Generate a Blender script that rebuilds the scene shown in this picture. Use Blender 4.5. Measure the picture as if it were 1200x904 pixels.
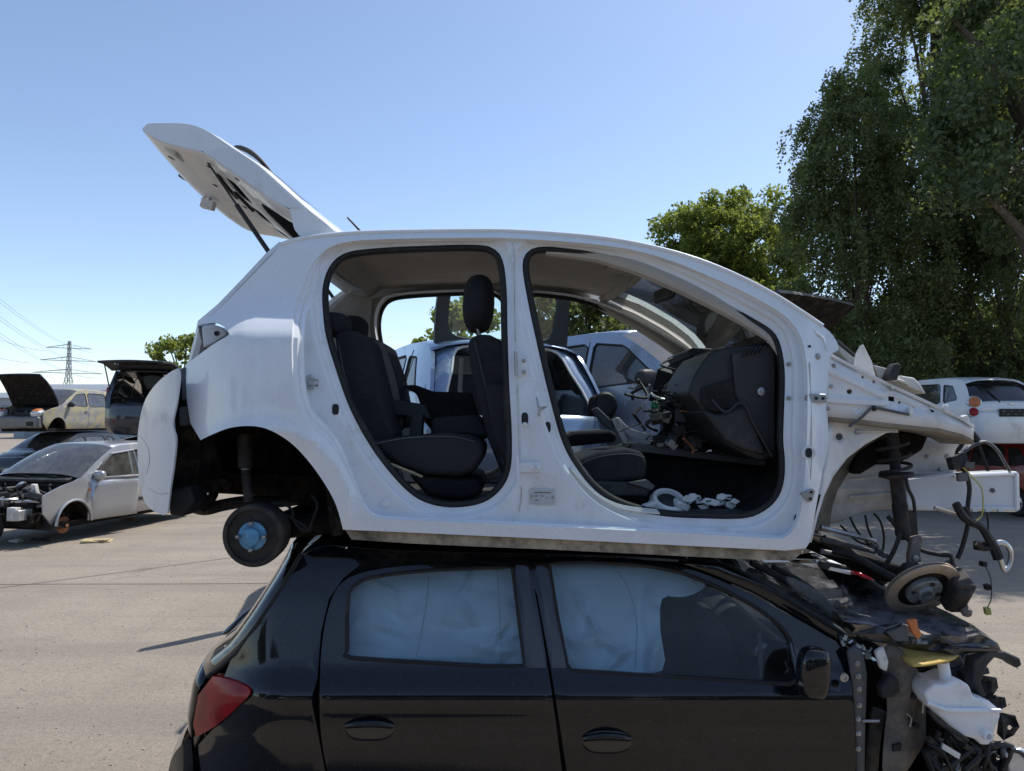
import bpy, bmesh, math, random
import numpy as np
from mathutils import Vector, Matrix, Euler, noise
from mathutils.geometry import delaunay_2d_cdt
random.seed(7); RNG = np.random.default_rng(11)
PI = math.pi; R = math.radians
for o in list(bpy.data.objects): bpy.data.objects.remove(o)
SC = bpy.context.scene; COL = SC.collection

# ---------------------------------------------------------------- camera, sky, sun, exposure
CAM_H = 1.97; FPX = 850.0; PITCH = math.atan(38 / 850)
cam = bpy.data.cameras.new('camera'); cam_o = bpy.data.objects.new('camera', cam); COL.objects.link(cam_o)
cam.sensor_fit = 'HORIZONTAL'; cam.sensor_width = 36; cam.lens = 36 * FPX / 1200
cam.clip_start = 0.05; cam.clip_end = 6000
cam_o.location = (0, 0, CAM_H); cam_o.rotation_euler = (PI / 2 + PITCH, 0, 0)
SC.camera = cam_o
SUN_AZ = math.atan2(0.73, 0.58); SUN_EL = R(59)     # azimuth from +Y towards +X
W = bpy.data.worlds.new('World'); SC.world = W; W.use_nodes = True
nt = W.node_tree; bg = nt.nodes['Background']
sky = nt.nodes.new('ShaderNodeTexSky'); sky.sky_type = 'NISHITA'; sky.sun_disc = False
sky.sun_elevation = SUN_EL; sky.sun_rotation = SUN_AZ
sky.air_density = 0.82; sky.dust_density = 0.6; sky.ozone_density = 0.3; sky.altitude = 0
nt.links.new(sky.outputs[0], bg.inputs[0]); bg.inputs[1].default_value = 0.15
sl = bpy.data.lights.new('sun', 'SUN'); sl.energy = 3.7; sl.angle = R(0.53); sl.color = (1, 0.95, 0.87)
so = bpy.data.objects.new('sun', sl); COL.objects.link(so); so.location = (8, 8, 20)
sd = Vector((math.sin(SUN_AZ) * math.cos(SUN_EL), math.cos(SUN_AZ) * math.cos(SUN_EL), math.sin(SUN_EL)))
so.rotation_euler = (-sd).to_track_quat('-Z', 'Y').to_euler()
SC.render.engine = 'CYCLES'
SC.view_settings.view_transform = 'Standard'; SC.view_settings.look = 'None'
SC.view_settings.gamma = 1; SC.view_settings.use_curve_mapping = False
SC.view_settings.exposure = 0.44
SC.cycles.max_bounces = 8; SC.cycles.transparent_max_bounces = 16

# ---------------------------------------------------------------- helpers
_c, _s = math.cos(PITCH), math.sin(PITCH)
def P(px, py, Y):
    """the point of the place at depth Y seen at photograph pixel (px, py)"""
    u = (px - 600) / FPX; v = (452 - py) / FPX
    t = Y / (_c - _s * v)
    return Vector((u * t, Y, CAM_H + (_s + _c * v) * t))
def sp(pts, n=6, closed=False):
    """Catmull-Rom through points of any dimension"""
    a = [np.array(p, float) for p in pts]; m = len(a); out = []
    for i in range(m if closed else m - 1):
        if closed: p0, p1, p2, p3 = a[i - 1], a[i], a[(i + 1) % m], a[(i + 2) % m]
        else: p0, p1, p2, p3 = a[max(i - 1, 0)], a[i], a[i + 1], a[min(i + 2, m - 1)]
        for k in range(n):
            t = k / n
            out.append(tuple(0.5 * (2 * p1 + (p2 - p0) * t + (2 * p0 - 5 * p1 + 4 * p2 - p3) * t * t + (3 * p1 - p0 - 3 * p2 + p3) * t ** 3)))
    if not closed: out.append(tuple(a[-1]))
    return out
def resample(pts, n, closed=True):
    a = np.array(pts, float)
    if closed: a = np.vstack([a, a[:1]])
    d = np.r_[0, np.cumsum(np.linalg.norm(np.diff(a, axis=0), axis=1))]
    t = np.linspace(0, d[-1], n, endpoint=not closed)
    return [tuple(np.interp(ti, d, a[:, k]) for k in range(a.shape[1])) for ti in t]
def offset(loop, d):
    """offset a closed 2D loop outwards (d > 0, number or per-point list)"""
    a = np.array(loop, float); n = len(a)
    area = 0.5 * np.sum(a[:, 0] * np.roll(a[:, 1], -1) - np.roll(a[:, 0], -1) * a[:, 1])
    t = np.roll(a, -1, 0) - np.roll(a, 1, 0); t /= np.maximum(np.linalg.norm(t, axis=1)[:, None], 1e-9)
    nn = np.stack([t[:, 1], -t[:, 0]], 1) * (1 if area > 0 else -1)
    dd = np.array(d, float) if np.ndim(d) else np.full(n, float(d))
    return [tuple(p) for p in a + nn * dd[:, None]]
def inside(pts, poly):
    p = np.array(poly, float); x = pts[:, 0][:, None]; y = pts[:, 1][:, None]
    x1, y1 = p[:, 0], p[:, 1]; x2, y2 = np.roll(x1, -1), np.roll(y1, -1)
    with np.errstate(divide='ignore', invalid='ignore'):
        c = ((y1 > y) != (y2 > y)) & (x < (x2 - x1) * (y - y1) / (y2 - y1 + 1e-12) + x1)
    return c.sum(1) % 2 == 1
def tri2d(outer, holes=(), step=0, extra=()):
    vs, es = [], []
    for lp in [outer, *holes]:
        b = len(vs); vs += [Vector((p[0], p[1])) for p in lp]
        es += [(b + i, b + (i + 1) % len(lp)) for i in range(len(lp))]
    if step:
        o = np.array(outer); g = np.mgrid[o[:, 0].min() + step / 2:o[:, 0].max():step, o[:, 1].min() + step / 2:o[:, 1].max():step].reshape(2, -1).T
        if len(g):
            ok = inside(g, offset(outer, -step * 0.4))
            for h in holes: ok &= ~inside(g, offset(h, step * 0.4))
            vs += [Vector(p) for p in g[ok]]
    vs += [Vector(p[:2]) for p in extra]
    r = delaunay_2d_cdt(vs, es, [], 0, 1e-5)
    v = np.array([tuple(p) for p in r[0]]); f = [tuple(q) for q in r[2]]
    c = np.array([v[list(q)].mean(0) for q in f])
    ok = inside(c, outer)
    for h in holes: ok &= ~inside(c, h)
    return v, [q for q, k in zip(f, ok) if k]
def lerpk(x, kn): return float(np.interp(x, [k[0] for k in kn], [k[1] for k in kn]))
def sstep(a, b, x):
    t = min(1, max(0, (x - a) / (b - a))); return t * t * (3 - 2 * t)

WM = {}
def tag(o, label=None, cat=None, group=None, kind=None):
    if label: o['label'] = label
    if cat: o['category'] = cat
    if group: o['group'] = group
    if kind: o['kind'] = kind
    return o
def thing(name, label, cat, loc=(0, 0, 0), rot=(0, 0, 0), group=None):
    o = bpy.data.objects.new(name, None); COL.objects.link(o); o.empty_display_size = 0.2
    o.location = loc; o.rotation_euler = rot
    WM[o.name] = Matrix.Translation(loc) @ Euler(rot).to_matrix().to_4x4()
    return tag(o, label, cat, group)

class MB:
    def __init__(s): s.v = []; s.f = []
    def add(s, vs, fs):
        b = len(s.v); s.v += [tuple(v) for v in vs]; s.f += [tuple(b + i for i in f) for f in fs]; return s
    def box(s, c, size, rot=None, taper=1.0):
        x, y, z = (k / 2 for k in size); c = Vector(c); M = (Euler(rot).to_matrix() if rot is not None and not isinstance(rot, Matrix) else rot)
        vs = []
        for dz in (-1, 1):
            k = taper if dz > 0 else 1
            for dx, dy in ((-1, -1), (1, -1), (1, 1), (-1, 1)):
                p = Vector((dx * x * k, dy * y * k, dz * z)); vs.append(c + (M @ p if M is not None else p))
        return s.add(vs, [(3, 2, 1, 0), (4, 5, 6, 7), (0, 1, 5, 4), (1, 2, 6, 5), (2, 3, 7, 6), (3, 0, 4, 7)])
    def tube(s, pts, r, n=8, smooth=0, closed=False, cap=True, flat=1.0):
        pts = [Vector(p) for p in (sp([tuple(p) for p in pts], smooth, closed) if smooth else pts)]
        m = len(pts); rs = r if isinstance(r, (list, tuple)) else None
        if rs: rs = np.interp(np.linspace(0, 1, m), np.linspace(0, 1, len(rs)), rs)
        vs, fs = [], []; up = None
        for i, p in enumerate(pts):
            t = (pts[(i + 1) % m] - pts[i - 1]) if closed else (pts[min(i + 1, m - 1)] - pts[max(i - 1, 0)])
            if t.length < 1e-9: t = Vector((0, 0, 1))
            t.normalize()
            if up is None: up = Vector((0, 0, 1)) if abs(t.z) < 0.9 else Vector((1, 0, 0))
            a = t.cross(up)
            if a.length < 1e-6: a = t.cross(Vector((0.3, 1, 0.2)))
            a.normalize(); b = a.cross(t); up = b
            rr = rs[i] if rs is not None else r
            vs += [p + (a * math.cos(2 * PI * k / n) + b * math.sin(2 * PI * k / n) * flat) * rr for k in range(n)]
        for i in range(m if closed else m - 1):
            j = (i + 1) % m
            fs += [(i * n + k, i * n + (k + 1) % n, j * n + (k + 1) % n, j * n + k) for k in range(n)]
        if cap and not closed: fs += [tuple(range(n - 1, -1, -1)), tuple((m - 1) * n + k for k in range(n))]
        return s.add(vs, fs)
    def lathe(s, c, axis, prof, n=24, cap=True):
        """prof: (radius, height along axis)"""
        c = Vector(c); ax = Vector(axis).normalized(); a = ax.orthogonal().normalized(); b = ax.cross(a)
        vs = []
        for r, h in prof: vs += [c + ax * h + (a * math.cos(2 * PI * k / n) + b * math.sin(2 * PI * k / n)) * r for k in range(n)]
        fs = []
        for i in range(len(prof) - 1): fs += [(i * n + k, i * n + (k + 1) % n, (i + 1) * n + (k + 1) % n, (i + 1) * n + k) for k in range(n)]
        if cap: fs += [tuple(range(n - 1, -1, -1)), tuple((len(prof) - 1) * n + k for k in range(n))]
        return s.add(vs, fs)
    def loft(s, loops, closed=True, cap=False):
        n = len(loops[0]); vs = [p for l in loops for p in l]; fs = []
        for i in range(len(loops) - 1):
            fs += [(i * n + k, i * n + (k + 1) % n, (i + 1) * n + (k + 1) % n, (i + 1) * n + k) for k in range(n if closed else n - 1)]
        if cap: fs += [tuple(range(n - 1, -1, -1)), tuple((len(loops) - 1) * n + k for k in range(n))]
        return s.add(vs, fs)
    def prism(s, poly, Y0, Y1, scale1=1.0):
        """pixel polygon placed at depth Y0 and pushed straight back to depth Y1"""
        a = [P(x, y, Y0) for x, y in poly]; c = sum(a, Vector()) / len(a)
        b = [Vector((c.x + (p.x - c.x) * scale1, Y1, c.z + (p.z - c.z) * scale1)) for p in a]
        n = len(a); return s.add(a + b, [tuple(range(n)), tuple(range(2 * n - 1, n - 1, -1))] + [(i, i + n, (i + 1) % n + n, (i + 1) % n) for i in range(n)])
    def poly3(s, a, vec):
        """closed 3D loop extruded by a vector"""
        vec = Vector(vec); a = [Vector(p) for p in a]; n = len(a)
        return s.add(a + [p + vec for p in a], [tuple(range(n)), tuple(range(2 * n - 1, n - 1, -1))] + [(i, i + n, (i + 1) % n + n, (i + 1) % n) for i in range(n)])
    def panel(s, outer, f3, holes=(), step=0, extra=(), back=None):
        v, f = tri2d(outer, holes, step, extra)
        p = [f3(x, y) for x, y in v]
        s.add(p, f); return s
    def mirror_y(s, yc):
        m = MB(); m.v = [(x, 2 * yc - y, z) for x, y, z in s.v]; m.f = [tuple(reversed(f)) for f in s.f]; return m
    def build(s, name, mat, parent=None, world=True, smooth=32, bevel=0, bseg=2, solid=0, sub=0, kind=None, soff=1):
        me = bpy.data.meshes.new(name); me.from_pydata(s.v, [], s.f); me.update()
        if parent is not None and world: me.transform(WM[parent.name].inverted())
        o = bpy.data.objects.new(name, me); COL.objects.link(o)
        if parent is not None: o.parent = parent; WM[o.name] = WM[parent.name]
        else: WM[o.name] = Matrix()
        bm = bmesh.new(); bm.from_mesh(me); bmesh.ops.recalc_face_normals(bm, faces=bm.faces) if not solid else None
        bm.to_mesh(me); bm.free()
        me.materials.append(M(mat) if isinstance(mat, str) else mat)
        if smooth:
            me.shade_smooth(); me.set_sharp_from_angle(angle=R(smooth))
        if bevel:
            b = o.modifiers.new('bevel', 'BEVEL'); b.width = bevel; b.segments = bseg; b.limit_method = 'ANGLE'; b.angle_limit = R(32)
        if sub:
            b = o.modifiers.new('sub', 'SUBSURF'); b.levels = sub; b.render_levels = sub
        if solid:
            b = o.modifiers.new('solid', 'SOLIDIFY'); b.thickness = solid; b.offset = soff
        if kind: o['kind'] = kind
        return o
def part(parent, name, mat, fn=None, **kw):
    m = MB(); fn(m); return m.build(name, mat, parent, **kw)

# ---------------------------------------------------------------- materials
MATS = {}
def M(n): return MATS[n]
def nodes(name):
    m = bpy.data.materials.new(name); m.use_nodes = True; MATS[name] = m
    t = m.node_tree; return m, t, t.nodes['Principled BSDF']
def nz(t, scale, detail=4, rough=0.6, coord='Object', vec=None):
    n = t.nodes.new('ShaderNodeTexNoise'); n.inputs['Scale'].default_value = scale; n.inputs['Detail'].default_value = detail; n.inputs['Roughness'].default_value = rough
    if vec is None:
        tc = t.nodes.new('ShaderNodeTexCoord'); t.links.new(tc.outputs[coord], n.inputs['Vector'])
    else: t.links.new(vec, n.inputs['Vector'])
    return n
def ramp(t, src, stops):
    r = t.nodes.new('ShaderNodeValToRGB'); t.links.new(src, r.inputs[0]); e = r.color_ramp.elements
    while len(e) < len(stops): e.new(0.5)
    for k, (p, c) in enumerate(stops): e[k].position = p; e[k].color = (*c, 1) if len(c) == 3 else c
    return r
def mix(t, fac, a, b, mode='MIX'):
    n = t.nodes.new('ShaderNodeMix'); n.data_type = 'RGBA'; n.blend_type = mode
    for k, val in ((0, fac), (6, a), (7, b)):
        if isinstance(val, (int, float)): n.inputs[k].default_value = val
        elif isinstance(val, tuple): n.inputs[k].default_value = (*val, 1)
        else: t.links.new(val, n.inputs[k])
    return n.outputs[2]
def pm(name, col, rough=0.5, metal=0.0, var=0.12, vs=6, coat=0.0, dirt=None, dirt_amt=0.5, streak=0, ds=3.0, bump=0.0, bs=60, spec=0.5, speck=None, trans=0, drough=0.85):
    m, t, b = nodes(name)
    n = nz(t, vs, 5); lo = tuple(c * (1 - var) for c in col); hi = tuple(min(1, c * (1 + var)) for c in col)
    c = ramp(t, n.outputs[0], [(0.3, lo), (0.7, hi)]).outputs[0]
    rg = None
    if dirt:
        d1 = nz(t, ds, 8, 0.72); f = ramp(t, d1.outputs[0], [(0.62 - 0.3 * dirt_amt, (0, 0, 0)), (0.8 - 0.1 * dirt_amt, (1, 1, 1))]).outputs[0]
        c = mix(t, f, c, dirt); rg = f
    if streak:
        tc_ = t.nodes.new('ShaderNodeTexCoord'); mp_ = t.nodes.new('ShaderNodeMapping'); mp_.inputs['Scale'].default_value = (14, 14, 1.6); t.links.new(tc_.outputs['Object'], mp_.inputs[0])
        s1 = nz(t, 1.0, 6, 0.7, vec=mp_.outputs[0]); s2 = nz(t, 1.7, 3, 0.5)
        mq = t.nodes.new('ShaderNodeMath'); mq.operation = 'MULTIPLY'; t.links.new(s1.outputs[0], mq.inputs[0]); t.links.new(s2.outputs[0], mq.inputs[1])
        fs = ramp(t, mq.outputs[0], [(0.27, (0, 0, 0)), (0.42, (streak,) * 3)]).outputs[0]; c = mix(t, fs, c, (0.30, 0.27, 0.22))
    if speck:
        sc, amt, colr = speck
        d2 = nz(t, sc, 2, 0.5); f2 = ramp(t, d2.outputs[0], [(0.66 - amt, (0, 0, 0)), (0.70 - amt * 0.8, (1, 1, 1))]).outputs[0]
        mm = t.nodes.new('ShaderNodeMath'); mm.operation = 'MULTIPLY'; t.links.new(f2, mm.inputs[0]); mm.inputs[1].default_value = 0.55
        c = mix(t, mm.outputs[0], c, colr)
    t.links.new(c, b.inputs['Base Color'])
    b.inputs['Metallic'].default_value = metal; b.inputs['Roughness'].default_value = rough
    b.inputs['Specular IOR Level'].default_value = spec
    b.inputs['Coat Weight'].default_value = coat; b.inputs['Coat Roughness'].default_value = 0.06
    if rg is not None:
        mr = t.nodes.new('ShaderNodeMapRange'); t.links.new(rg, mr.inputs[0]); mr.inputs[3].default_value = rough; mr.inputs[4].default_value = drough
        t.links.new(mr.outputs[0], b.inputs['Roughness'])
        if coat:
            mr = t.nodes.new('ShaderNodeMapRange'); t.links.new(rg, mr.inputs[0]); mr.inputs[3].default_value = coat; mr.inputs[4].default_value = coat * 0.1
            t.links.new(mr.outputs[0], b.inputs['Coat Weight'])
    if bump:
        bn = nz(t, bs, 6); bp = t.nodes.new('ShaderNodeBump'); bp.inputs['Strength'].default_value = bump; bp.inputs['Distance'].default_value = 0.01
        t.links.new(bn.outputs[0], bp.inputs['Height']); t.links.new(bp.outputs[0], b.inputs['Normal'])
    return m
def glass(name, tint=(0.75, 0.85, 0.85), dust=0.08, ds=9, refl=0.05):
    m, t, b = nodes(name); t.nodes.remove(b); out = t.nodes['Material Output']
    tr = t.nodes.new('ShaderNodeBsdfTransparent'); tr.inputs[0].default_value = (*tint, 1)
    gl = t.nodes.new('ShaderNodeBsdfGlossy'); gl.inputs['Roughness'].default_value = 0.03
    df = t.nodes.new('ShaderNodeBsdfDiffuse'); df.inputs[0].default_value = (0.45, 0.43, 0.4, 1)
    fr = t.nodes.new('ShaderNodeFresnel'); fr.inputs[0].default_value = 1.5
    a = t.nodes.new('ShaderNodeMath'); a.operation = 'ADD'; a.use_clamp = True; t.links.new(fr.outputs[0], a.inputs[0]); a.inputs[1].default_value = refl
    m1 = t.nodes.new('ShaderNodeMixShader'); t.links.new(a.outputs[0], m1.inputs[0]); t.links.new(tr.outputs[0], m1.inputs[1]); t.links.new(gl.outputs[0], m1.inputs[2])
    n = nz(t, ds, 8, 0.75); rr = ramp(t, n.outputs[0], [(0.35, (dust * 0.5,) * 3), (0.75, (dust * 2.2,) * 3)])
    m2 = t.nodes.new('ShaderNodeMixShader'); t.links.new(rr.outputs[0], m2.inputs[0]); t.links.new(m1.outputs[0], m2.inputs[1]); t.links.new(df.outputs[0], m2.inputs[2])
    t.links.new(m2.outputs[0], out.inputs[0]); return m
DUST = (0.33, 0.28, 0.22); MUD = (0.16, 0.12, 0.085)
pm('white_paint', (0.76, 0.785, 0.81), 0.28, coat=0.7, var=0.02, dirt=(0.55, 0.52, 0.47), dirt_amt=0.0, ds=3, streak=0.1, speck=(260, 0.035, (0.45, 0.45, 0.45)))
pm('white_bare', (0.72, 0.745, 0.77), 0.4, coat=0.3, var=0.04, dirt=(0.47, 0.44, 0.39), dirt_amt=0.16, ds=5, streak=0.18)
pm('white_grimy', (0.58, 0.57, 0.54), 0.6, var=0.12, dirt=(0.27, 0.23, 0.18), dirt_amt=0.55, ds=5, bump=0.2)
pm('white_scuffed', (0.69, 0.72, 0.75), 0.35, coat=0.5, var=0.05, dirt=(0.5, 0.47, 0.42), dirt_amt=0.35, ds=6, speck=(260, 0.02, (0.4, 0.38, 0.36)))
pm('sill_dirt', (0.42, 0.36, 0.27), 0.9, var=0.35, vs=14, dirt=(0.035, 0.03, 0.025), dirt_amt=0.62, ds=9, bump=0.5)
pm('black_paint', (0.004, 0.005, 0.007), 0.3, coat=1.0, var=0.2, dirt=(0.05, 0.047, 0.042), dirt_amt=-0.1, ds=5, speck=(210, -0.02, (0.16, 0.155, 0.15)), spec=0.05)
pm('black_dusty', (0.014, 0.015, 0.017), 0.35, coat=0.6, var=0.3, dirt=(0.10, 0.092, 0.08), dirt_amt=0.25, ds=6)
pm('bonnet_paint', (0.016, 0.017, 0.020), 0.25, coat=1.0, var=0.3, dirt=(0.34, 0.33, 0.36), dirt_amt=0.5, ds=3.5, drough=0.45)  # dust patches in pale lilac, painted in for the sky's reflection
pm('underside_shade', (0.27, 0.235, 0.18), 0.9, var=0.25, vs=9, dirt=(0.12, 0.10, 0.08), dirt_amt=0.4, ds=7)  # dirty tan, set darker to paint in the shade under the wing rail
pm('gloss_trim', (0.006, 0.006, 0.007), 0.12, coat=0.6, var=0.1)
pm('rubber', (0.012, 0.012, 0.013), 0.75, var=0.3, vs=20, dirt=(0.06, 0.055, 0.05), dirt_amt=0.3)
pm('dark_plastic', (0.018, 0.019, 0.021), 0.55, var=0.25, dirt=(0.12, 0.11, 0.1), dirt_amt=0.22, bump=0.15, bs=300)
pm('grey_plastic', (0.085, 0.088, 0.092), 0.6, var=0.2, dirt=(0.2, 0.18, 0.15), dirt_amt=0.3)
pm('liner', (0.10, 0.092, 0.082), 0.85, var=0.3, vs=8, dirt=(0.28, 0.25, 0.2), dirt_amt=0.5, ds=5, bump=0.3)
pm('underseal', (0.014, 0.012, 0.011), 0.9, var=0.5, vs=14, dirt=(0.07, 0.055, 0.04), dirt_amt=0.4, ds=12, bump=0.6, bs=40, spec=0.12)
pm('seat_fabric', (0.020, 0.021, 0.025), 0.92, var=0.2, vs=30, bump=0.5, bs=500, dirt=(0.06, 0.058, 0.055), dirt_amt=0.25, ds=6)
pm('seat_side', (0.012, 0.013, 0.016), 0.7, var=0.2, bump=0.2, bs=400)
pm('seat_grey', (0.16, 0.15, 0.145), 0.95, var=0.15, vs=30, bump=0.4, bs=400)
pm('headliner', (0.44, 0.40, 0.36), 0.95, var=0.08, vs=9, bump=0.3, bs=300, dirt=(0.3, 0.26, 0.22), dirt_amt=0.2)
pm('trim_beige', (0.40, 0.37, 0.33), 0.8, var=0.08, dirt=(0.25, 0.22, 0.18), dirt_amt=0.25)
pm('steel', (0.42, 0.42, 0.42), 0.42, metal=0.85, var=0.2, dirt=(0.2, 0.13, 0.08), dirt_amt=0.35, ds=14)
pm('cast_iron', (0.20, 0.17, 0.15), 0.7, metal=0.4, var=0.4, vs=18, dirt=(0.22, 0.10, 0.04), dirt_amt=0.5, ds=14, bump=0.5)
pm('disc_face', (0.42, 0.36, 0.29), 0.5, metal=0.6, var=0.2, vs=9, dirt=(0.30, 0.20, 0.12), dirt_amt=0.45, ds=6)
pm('rust', (0.30, 0.13, 0.055), 0.9, var=0.4, vs=14, dirt=(0.10, 0.05, 0.03), dirt_amt=0.5, ds=9, bump=0.4)
pm('hub_blue', (0.10, 0.28, 0.45), 0.6, var=0.3, vs=30, dirt=(0.10, 0.10, 0.10), dirt_amt=0.4, ds=25)
pm('brake_black', (0.02, 0.018, 0.017), 0.75, var=0.4, vs=18, dirt=(0.09, 0.07, 0.055), dirt_amt=0.45, ds=10, bump=0.3)
pm('airbag', (0.58, 0.78, 0.92), 0.85, var=0.10, vs=3, bump=0.35, bs=60, spec=0.2)
pm('bottle', (0.82, 0.83, 0.84), 0.45, var=0.05, dirt=(0.5, 0.46, 0.4), dirt_amt=0.3, ds=8)
pm('yellow_cap', (0.62, 0.42, 0.10), 0.6, var=0.15, dirt=(0.35, 0.25, 0.1), dirt_amt=0.5, ds=12)
pm('orange_lens', (0.55, 0.17, 0.05), 0.35, var=0.2, dirt=(0.25, 0.12, 0.06), dirt_amt=0.4, ds=20)
pm('red_lens', (0.26, 0.002, 0.006), 0.22, coat=0.12, var=0.35, vs=12, spec=0.25)
pm('clear_lens', (0.55, 0.57, 0.58), 0.15, metal=0.4, coat=1.0, var=0.2, vs=20)
pm('label_grey', (0.45, 0.47, 0.48), 0.5, var=0.06, vs=40)
pm('print_dark', (0.12, 0.13, 0.14), 0.7, var=0.2)
pm('white_plastic', (0.72, 0.72, 0.70), 0.55, var=0.08, dirt=(0.35, 0.33, 0.3), dirt_amt=0.4, ds=20)
pm('wire_black', (0.012, 0.012, 0.012), 0.6, var=0.3)
pm('wire_white', (0.6, 0.6, 0.57), 0.6, var=0.15)
pm('wire_green', (0.02, 0.30, 0.12), 0.5, var=0.15)
pm('wire_yellow', (0.45, 0.42, 0.12), 0.6, var=0.15)
pm('wire_copper', (0.42, 0.17, 0.09), 0.5, var=0.2)
pm('seam_thread', (0.34, 0.40, 0.43), 0.9)
pm('hub_grey', (0.22, 0.26, 0.28), 0.5, metal=0.5, var=0.4, vs=25, dirt=(0.10, 0.08, 0.06), dirt_amt=0.5, ds=20)
pm('alloy', (0.55, 0.56, 0.57), 0.3, metal=0.9, var=0.1)
pm('mirror_glass', (0.75, 0.78, 0.8), 0.03, metal=1.0, var=0.01)
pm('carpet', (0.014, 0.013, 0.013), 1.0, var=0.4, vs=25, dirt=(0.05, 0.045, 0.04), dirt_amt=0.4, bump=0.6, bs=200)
pm('foam_tan', (0.42, 0.35, 0.2), 0.9, var=0.2)
glass('glass_clear', (0.80, 0.90, 0.87), 0.05)
glass('glass_window', (0.95, 0.98, 0.98), 0.02, refl=0.0)
glass('glass_screen', (0.58, 0.70, 0.69), 0.17, 14)  # dust layer raised to paint in the pale reflection on the screen
glass('glass_tint', (0.55, 0.66, 0.68), 0.06, refl=0.08)
# ================================================================ white hatchback shell on top of the stack
WC = thing('white_hatchback', 'stripped white hatchback shell without doors, tailgate raised, stacked on the black car', 'car', (0, 3.5, 1.5))
YC = 3.52                                                    # its centre line
def mir(p): return Vector((p[0], 2 * YC - p[1], p[2]))
KQ = [(262, 2.95), (290, 2.90), (330, 2.865), (352, 2.84), (364, 2.81), (378, 2.76), (392, 2.715), (396, 2.707), (440, 2.692), (500, 2.682), (560, 2.686), (600, 2.70), (640, 2.715), (665, 2.74)]
KF = [(262, 2.96), (285, 2.928), (300, 2.918), (400, 2.824), (480, 2.78), (560, 2.766), (620, 2.768), (665, 2.78)]
KS = [(262, 2.95), (280, 2.905), (400, 2.785), (480, 2.74), (560, 2.722), (600, 2.712), (640, 2.715), (665, 2.74)]
def ywrap(px): return 0.16 * ((290 - px) / 75) ** 2 if px < 290 else 0.0
def yw(px, py):
    k = sstep(340, 420, px); y = lerpk(py, KQ) * (1 - k) + lerpk(py, KS) * k
    y += ywrap(px)
    d = math.hypot(px - 306, py - 607)
    if py < 620 and px < 420: y -= 0.022 * math.exp(-((d - 106) / 9) ** 2)
    if px > 945: y += 0.03 * sstep(945, 962, px)
    return y
def W3(px, py): return P(px, py, yw(px, py))
roof_line = [(329, 287), (345, 281.5), (365, 278), (392, 275), (430, 272.5), (500, 271), (560, 270.5), (600, 271), (650, 274), (700, 278.5), (745, 285.5), (790, 296), (830, 309), (870, 326), (910, 347), (940, 366), (964, 382)]
c_edge = [(217, 428), (248, 405), (266, 394), (268, 390), (262, 383), (250, 378.5), (232, 380.5), (238, 375.5), (248, 369.5), (262, 357), (283, 336), (300, 318.5), (318, 300)]
arch = [(235, 516), (248.5, 509.5), (270, 501.5), (296, 499.5), (318, 505), (343, 521), (365, 545), (383.5, 572), (394.5, 594), (402, 621)]
front_edge = [(964, 382), (976, 393), (983, 409), (973, 418), (970, 450), (968, 475), (970, 492), (971, 520), (965, 548), (959, 580), (954, 607), (950, 632), (944, 643)]
sill_low = [(921, 645.5), (800, 639.5), (660, 632.5), (540, 627), (440, 622.5)]
body = sp(roof_line, 4)[:-1] + sp(front_edge, 3) + sill_low + list(reversed(sp(arch, 4))) + [(223, 496), (219, 470)] + sp(c_edge, 3)
line1 = [(402, 542), (388, 521), (373, 507), (358, 494), (349, 478), (344, 455), (342, 424), (342, 397), (344.5, 369), (352, 344), (362, 317), (374, 300), (388, 289), (408, 283.5), (440, 281), (500, 279.5), (560, 279), (600, 279.5), (650, 282.5), (700, 287), (745, 294), (790, 307), (830, 323.5), (870, 341.5), (897, 356), (919, 370), (934, 387), (942, 407), (946, 440), (946, 500), (943, 560), (937, 605), (922, 629), (895, 630.5), (800, 625), (700, 620), (600, 615), (520, 611.5), (465, 609), (440, 606), (426, 594), (414, 568)]
line1 = resample(sp(line1, 5, True), 220)
off2 = [-(4 + 13 * sstep(425, 350, x) * sstep(285, 330, y) * sstep(600, 520, y)) for x, y in line1]
line2 = offset(line1, off2)
open_r = [(380, 336), (388, 313), (405, 298.5), (440, 293), (499, 290), (559, 289), (579, 294), (588, 308), (592, 340), (593, 387), (595, 451), (598, 507), (597, 547), (587, 571), (567, 587), (539, 593), (511, 591), (487, 581), (463.5, 559), (436, 523), (412, 479), (396, 435), (384, 395), (380, 363)]
open_f = [(614, 312), (620, 296), (636, 291), (664, 293), (703.5, 298.5), (751, 312), (799, 332), (847, 355.5), (883, 375.5), (905, 390), (914, 409), (918, 439), (917, 483), (916, 515), (918, 539), (917, 563), (910, 583), (894, 598), (871, 606), (823, 606), (775, 603), (731, 592.5), (699.5, 574.5), (676, 546.5), (659.5, 515), (644, 459), (630, 399), (620, 351.5)]
open_r = resample(sp(open_r, 5, True), 120); open_f = resample(sp(open_f, 5, True), 140)
_or, _of = np.array(open_r), np.array(open_f)
def dopen(px, py):
    q = np.array((px, py)); return min(np.min(np.linalg.norm(_or - q, axis=1)), np.min(np.linalg.norm(_of - q, axis=1)))
def yf(px, py, d=None):
    d = dopen(px, py) if d is None else d
    return lerpk(py, KF) + 0.026 * sstep(14, 8, d)
def F3(px, py): return P(px, py, yf(px, py))
_l2 = np.array(line2); gg = np.mgrid[345:950:10, 280:632:10].reshape(2, -1).T
gg = [tuple(q) for q in gg if dopen(*q) > 19.5 and inside(q[None, :].astype(float), line2)[0] and np.min(np.linalg.norm(_l2 - q, axis=1)) > 6]
grow = [p for lp in (open_r, open_f) for dd in (4.5, 7.5, 9.5, 11, 12.5, 14.5, 18) for p in offset(lp, dd)]
grow = [q for q in grow if dopen(*q) > 4.2]
in2 = inside(np.array(grow), offset(line2, -3)); 
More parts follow.
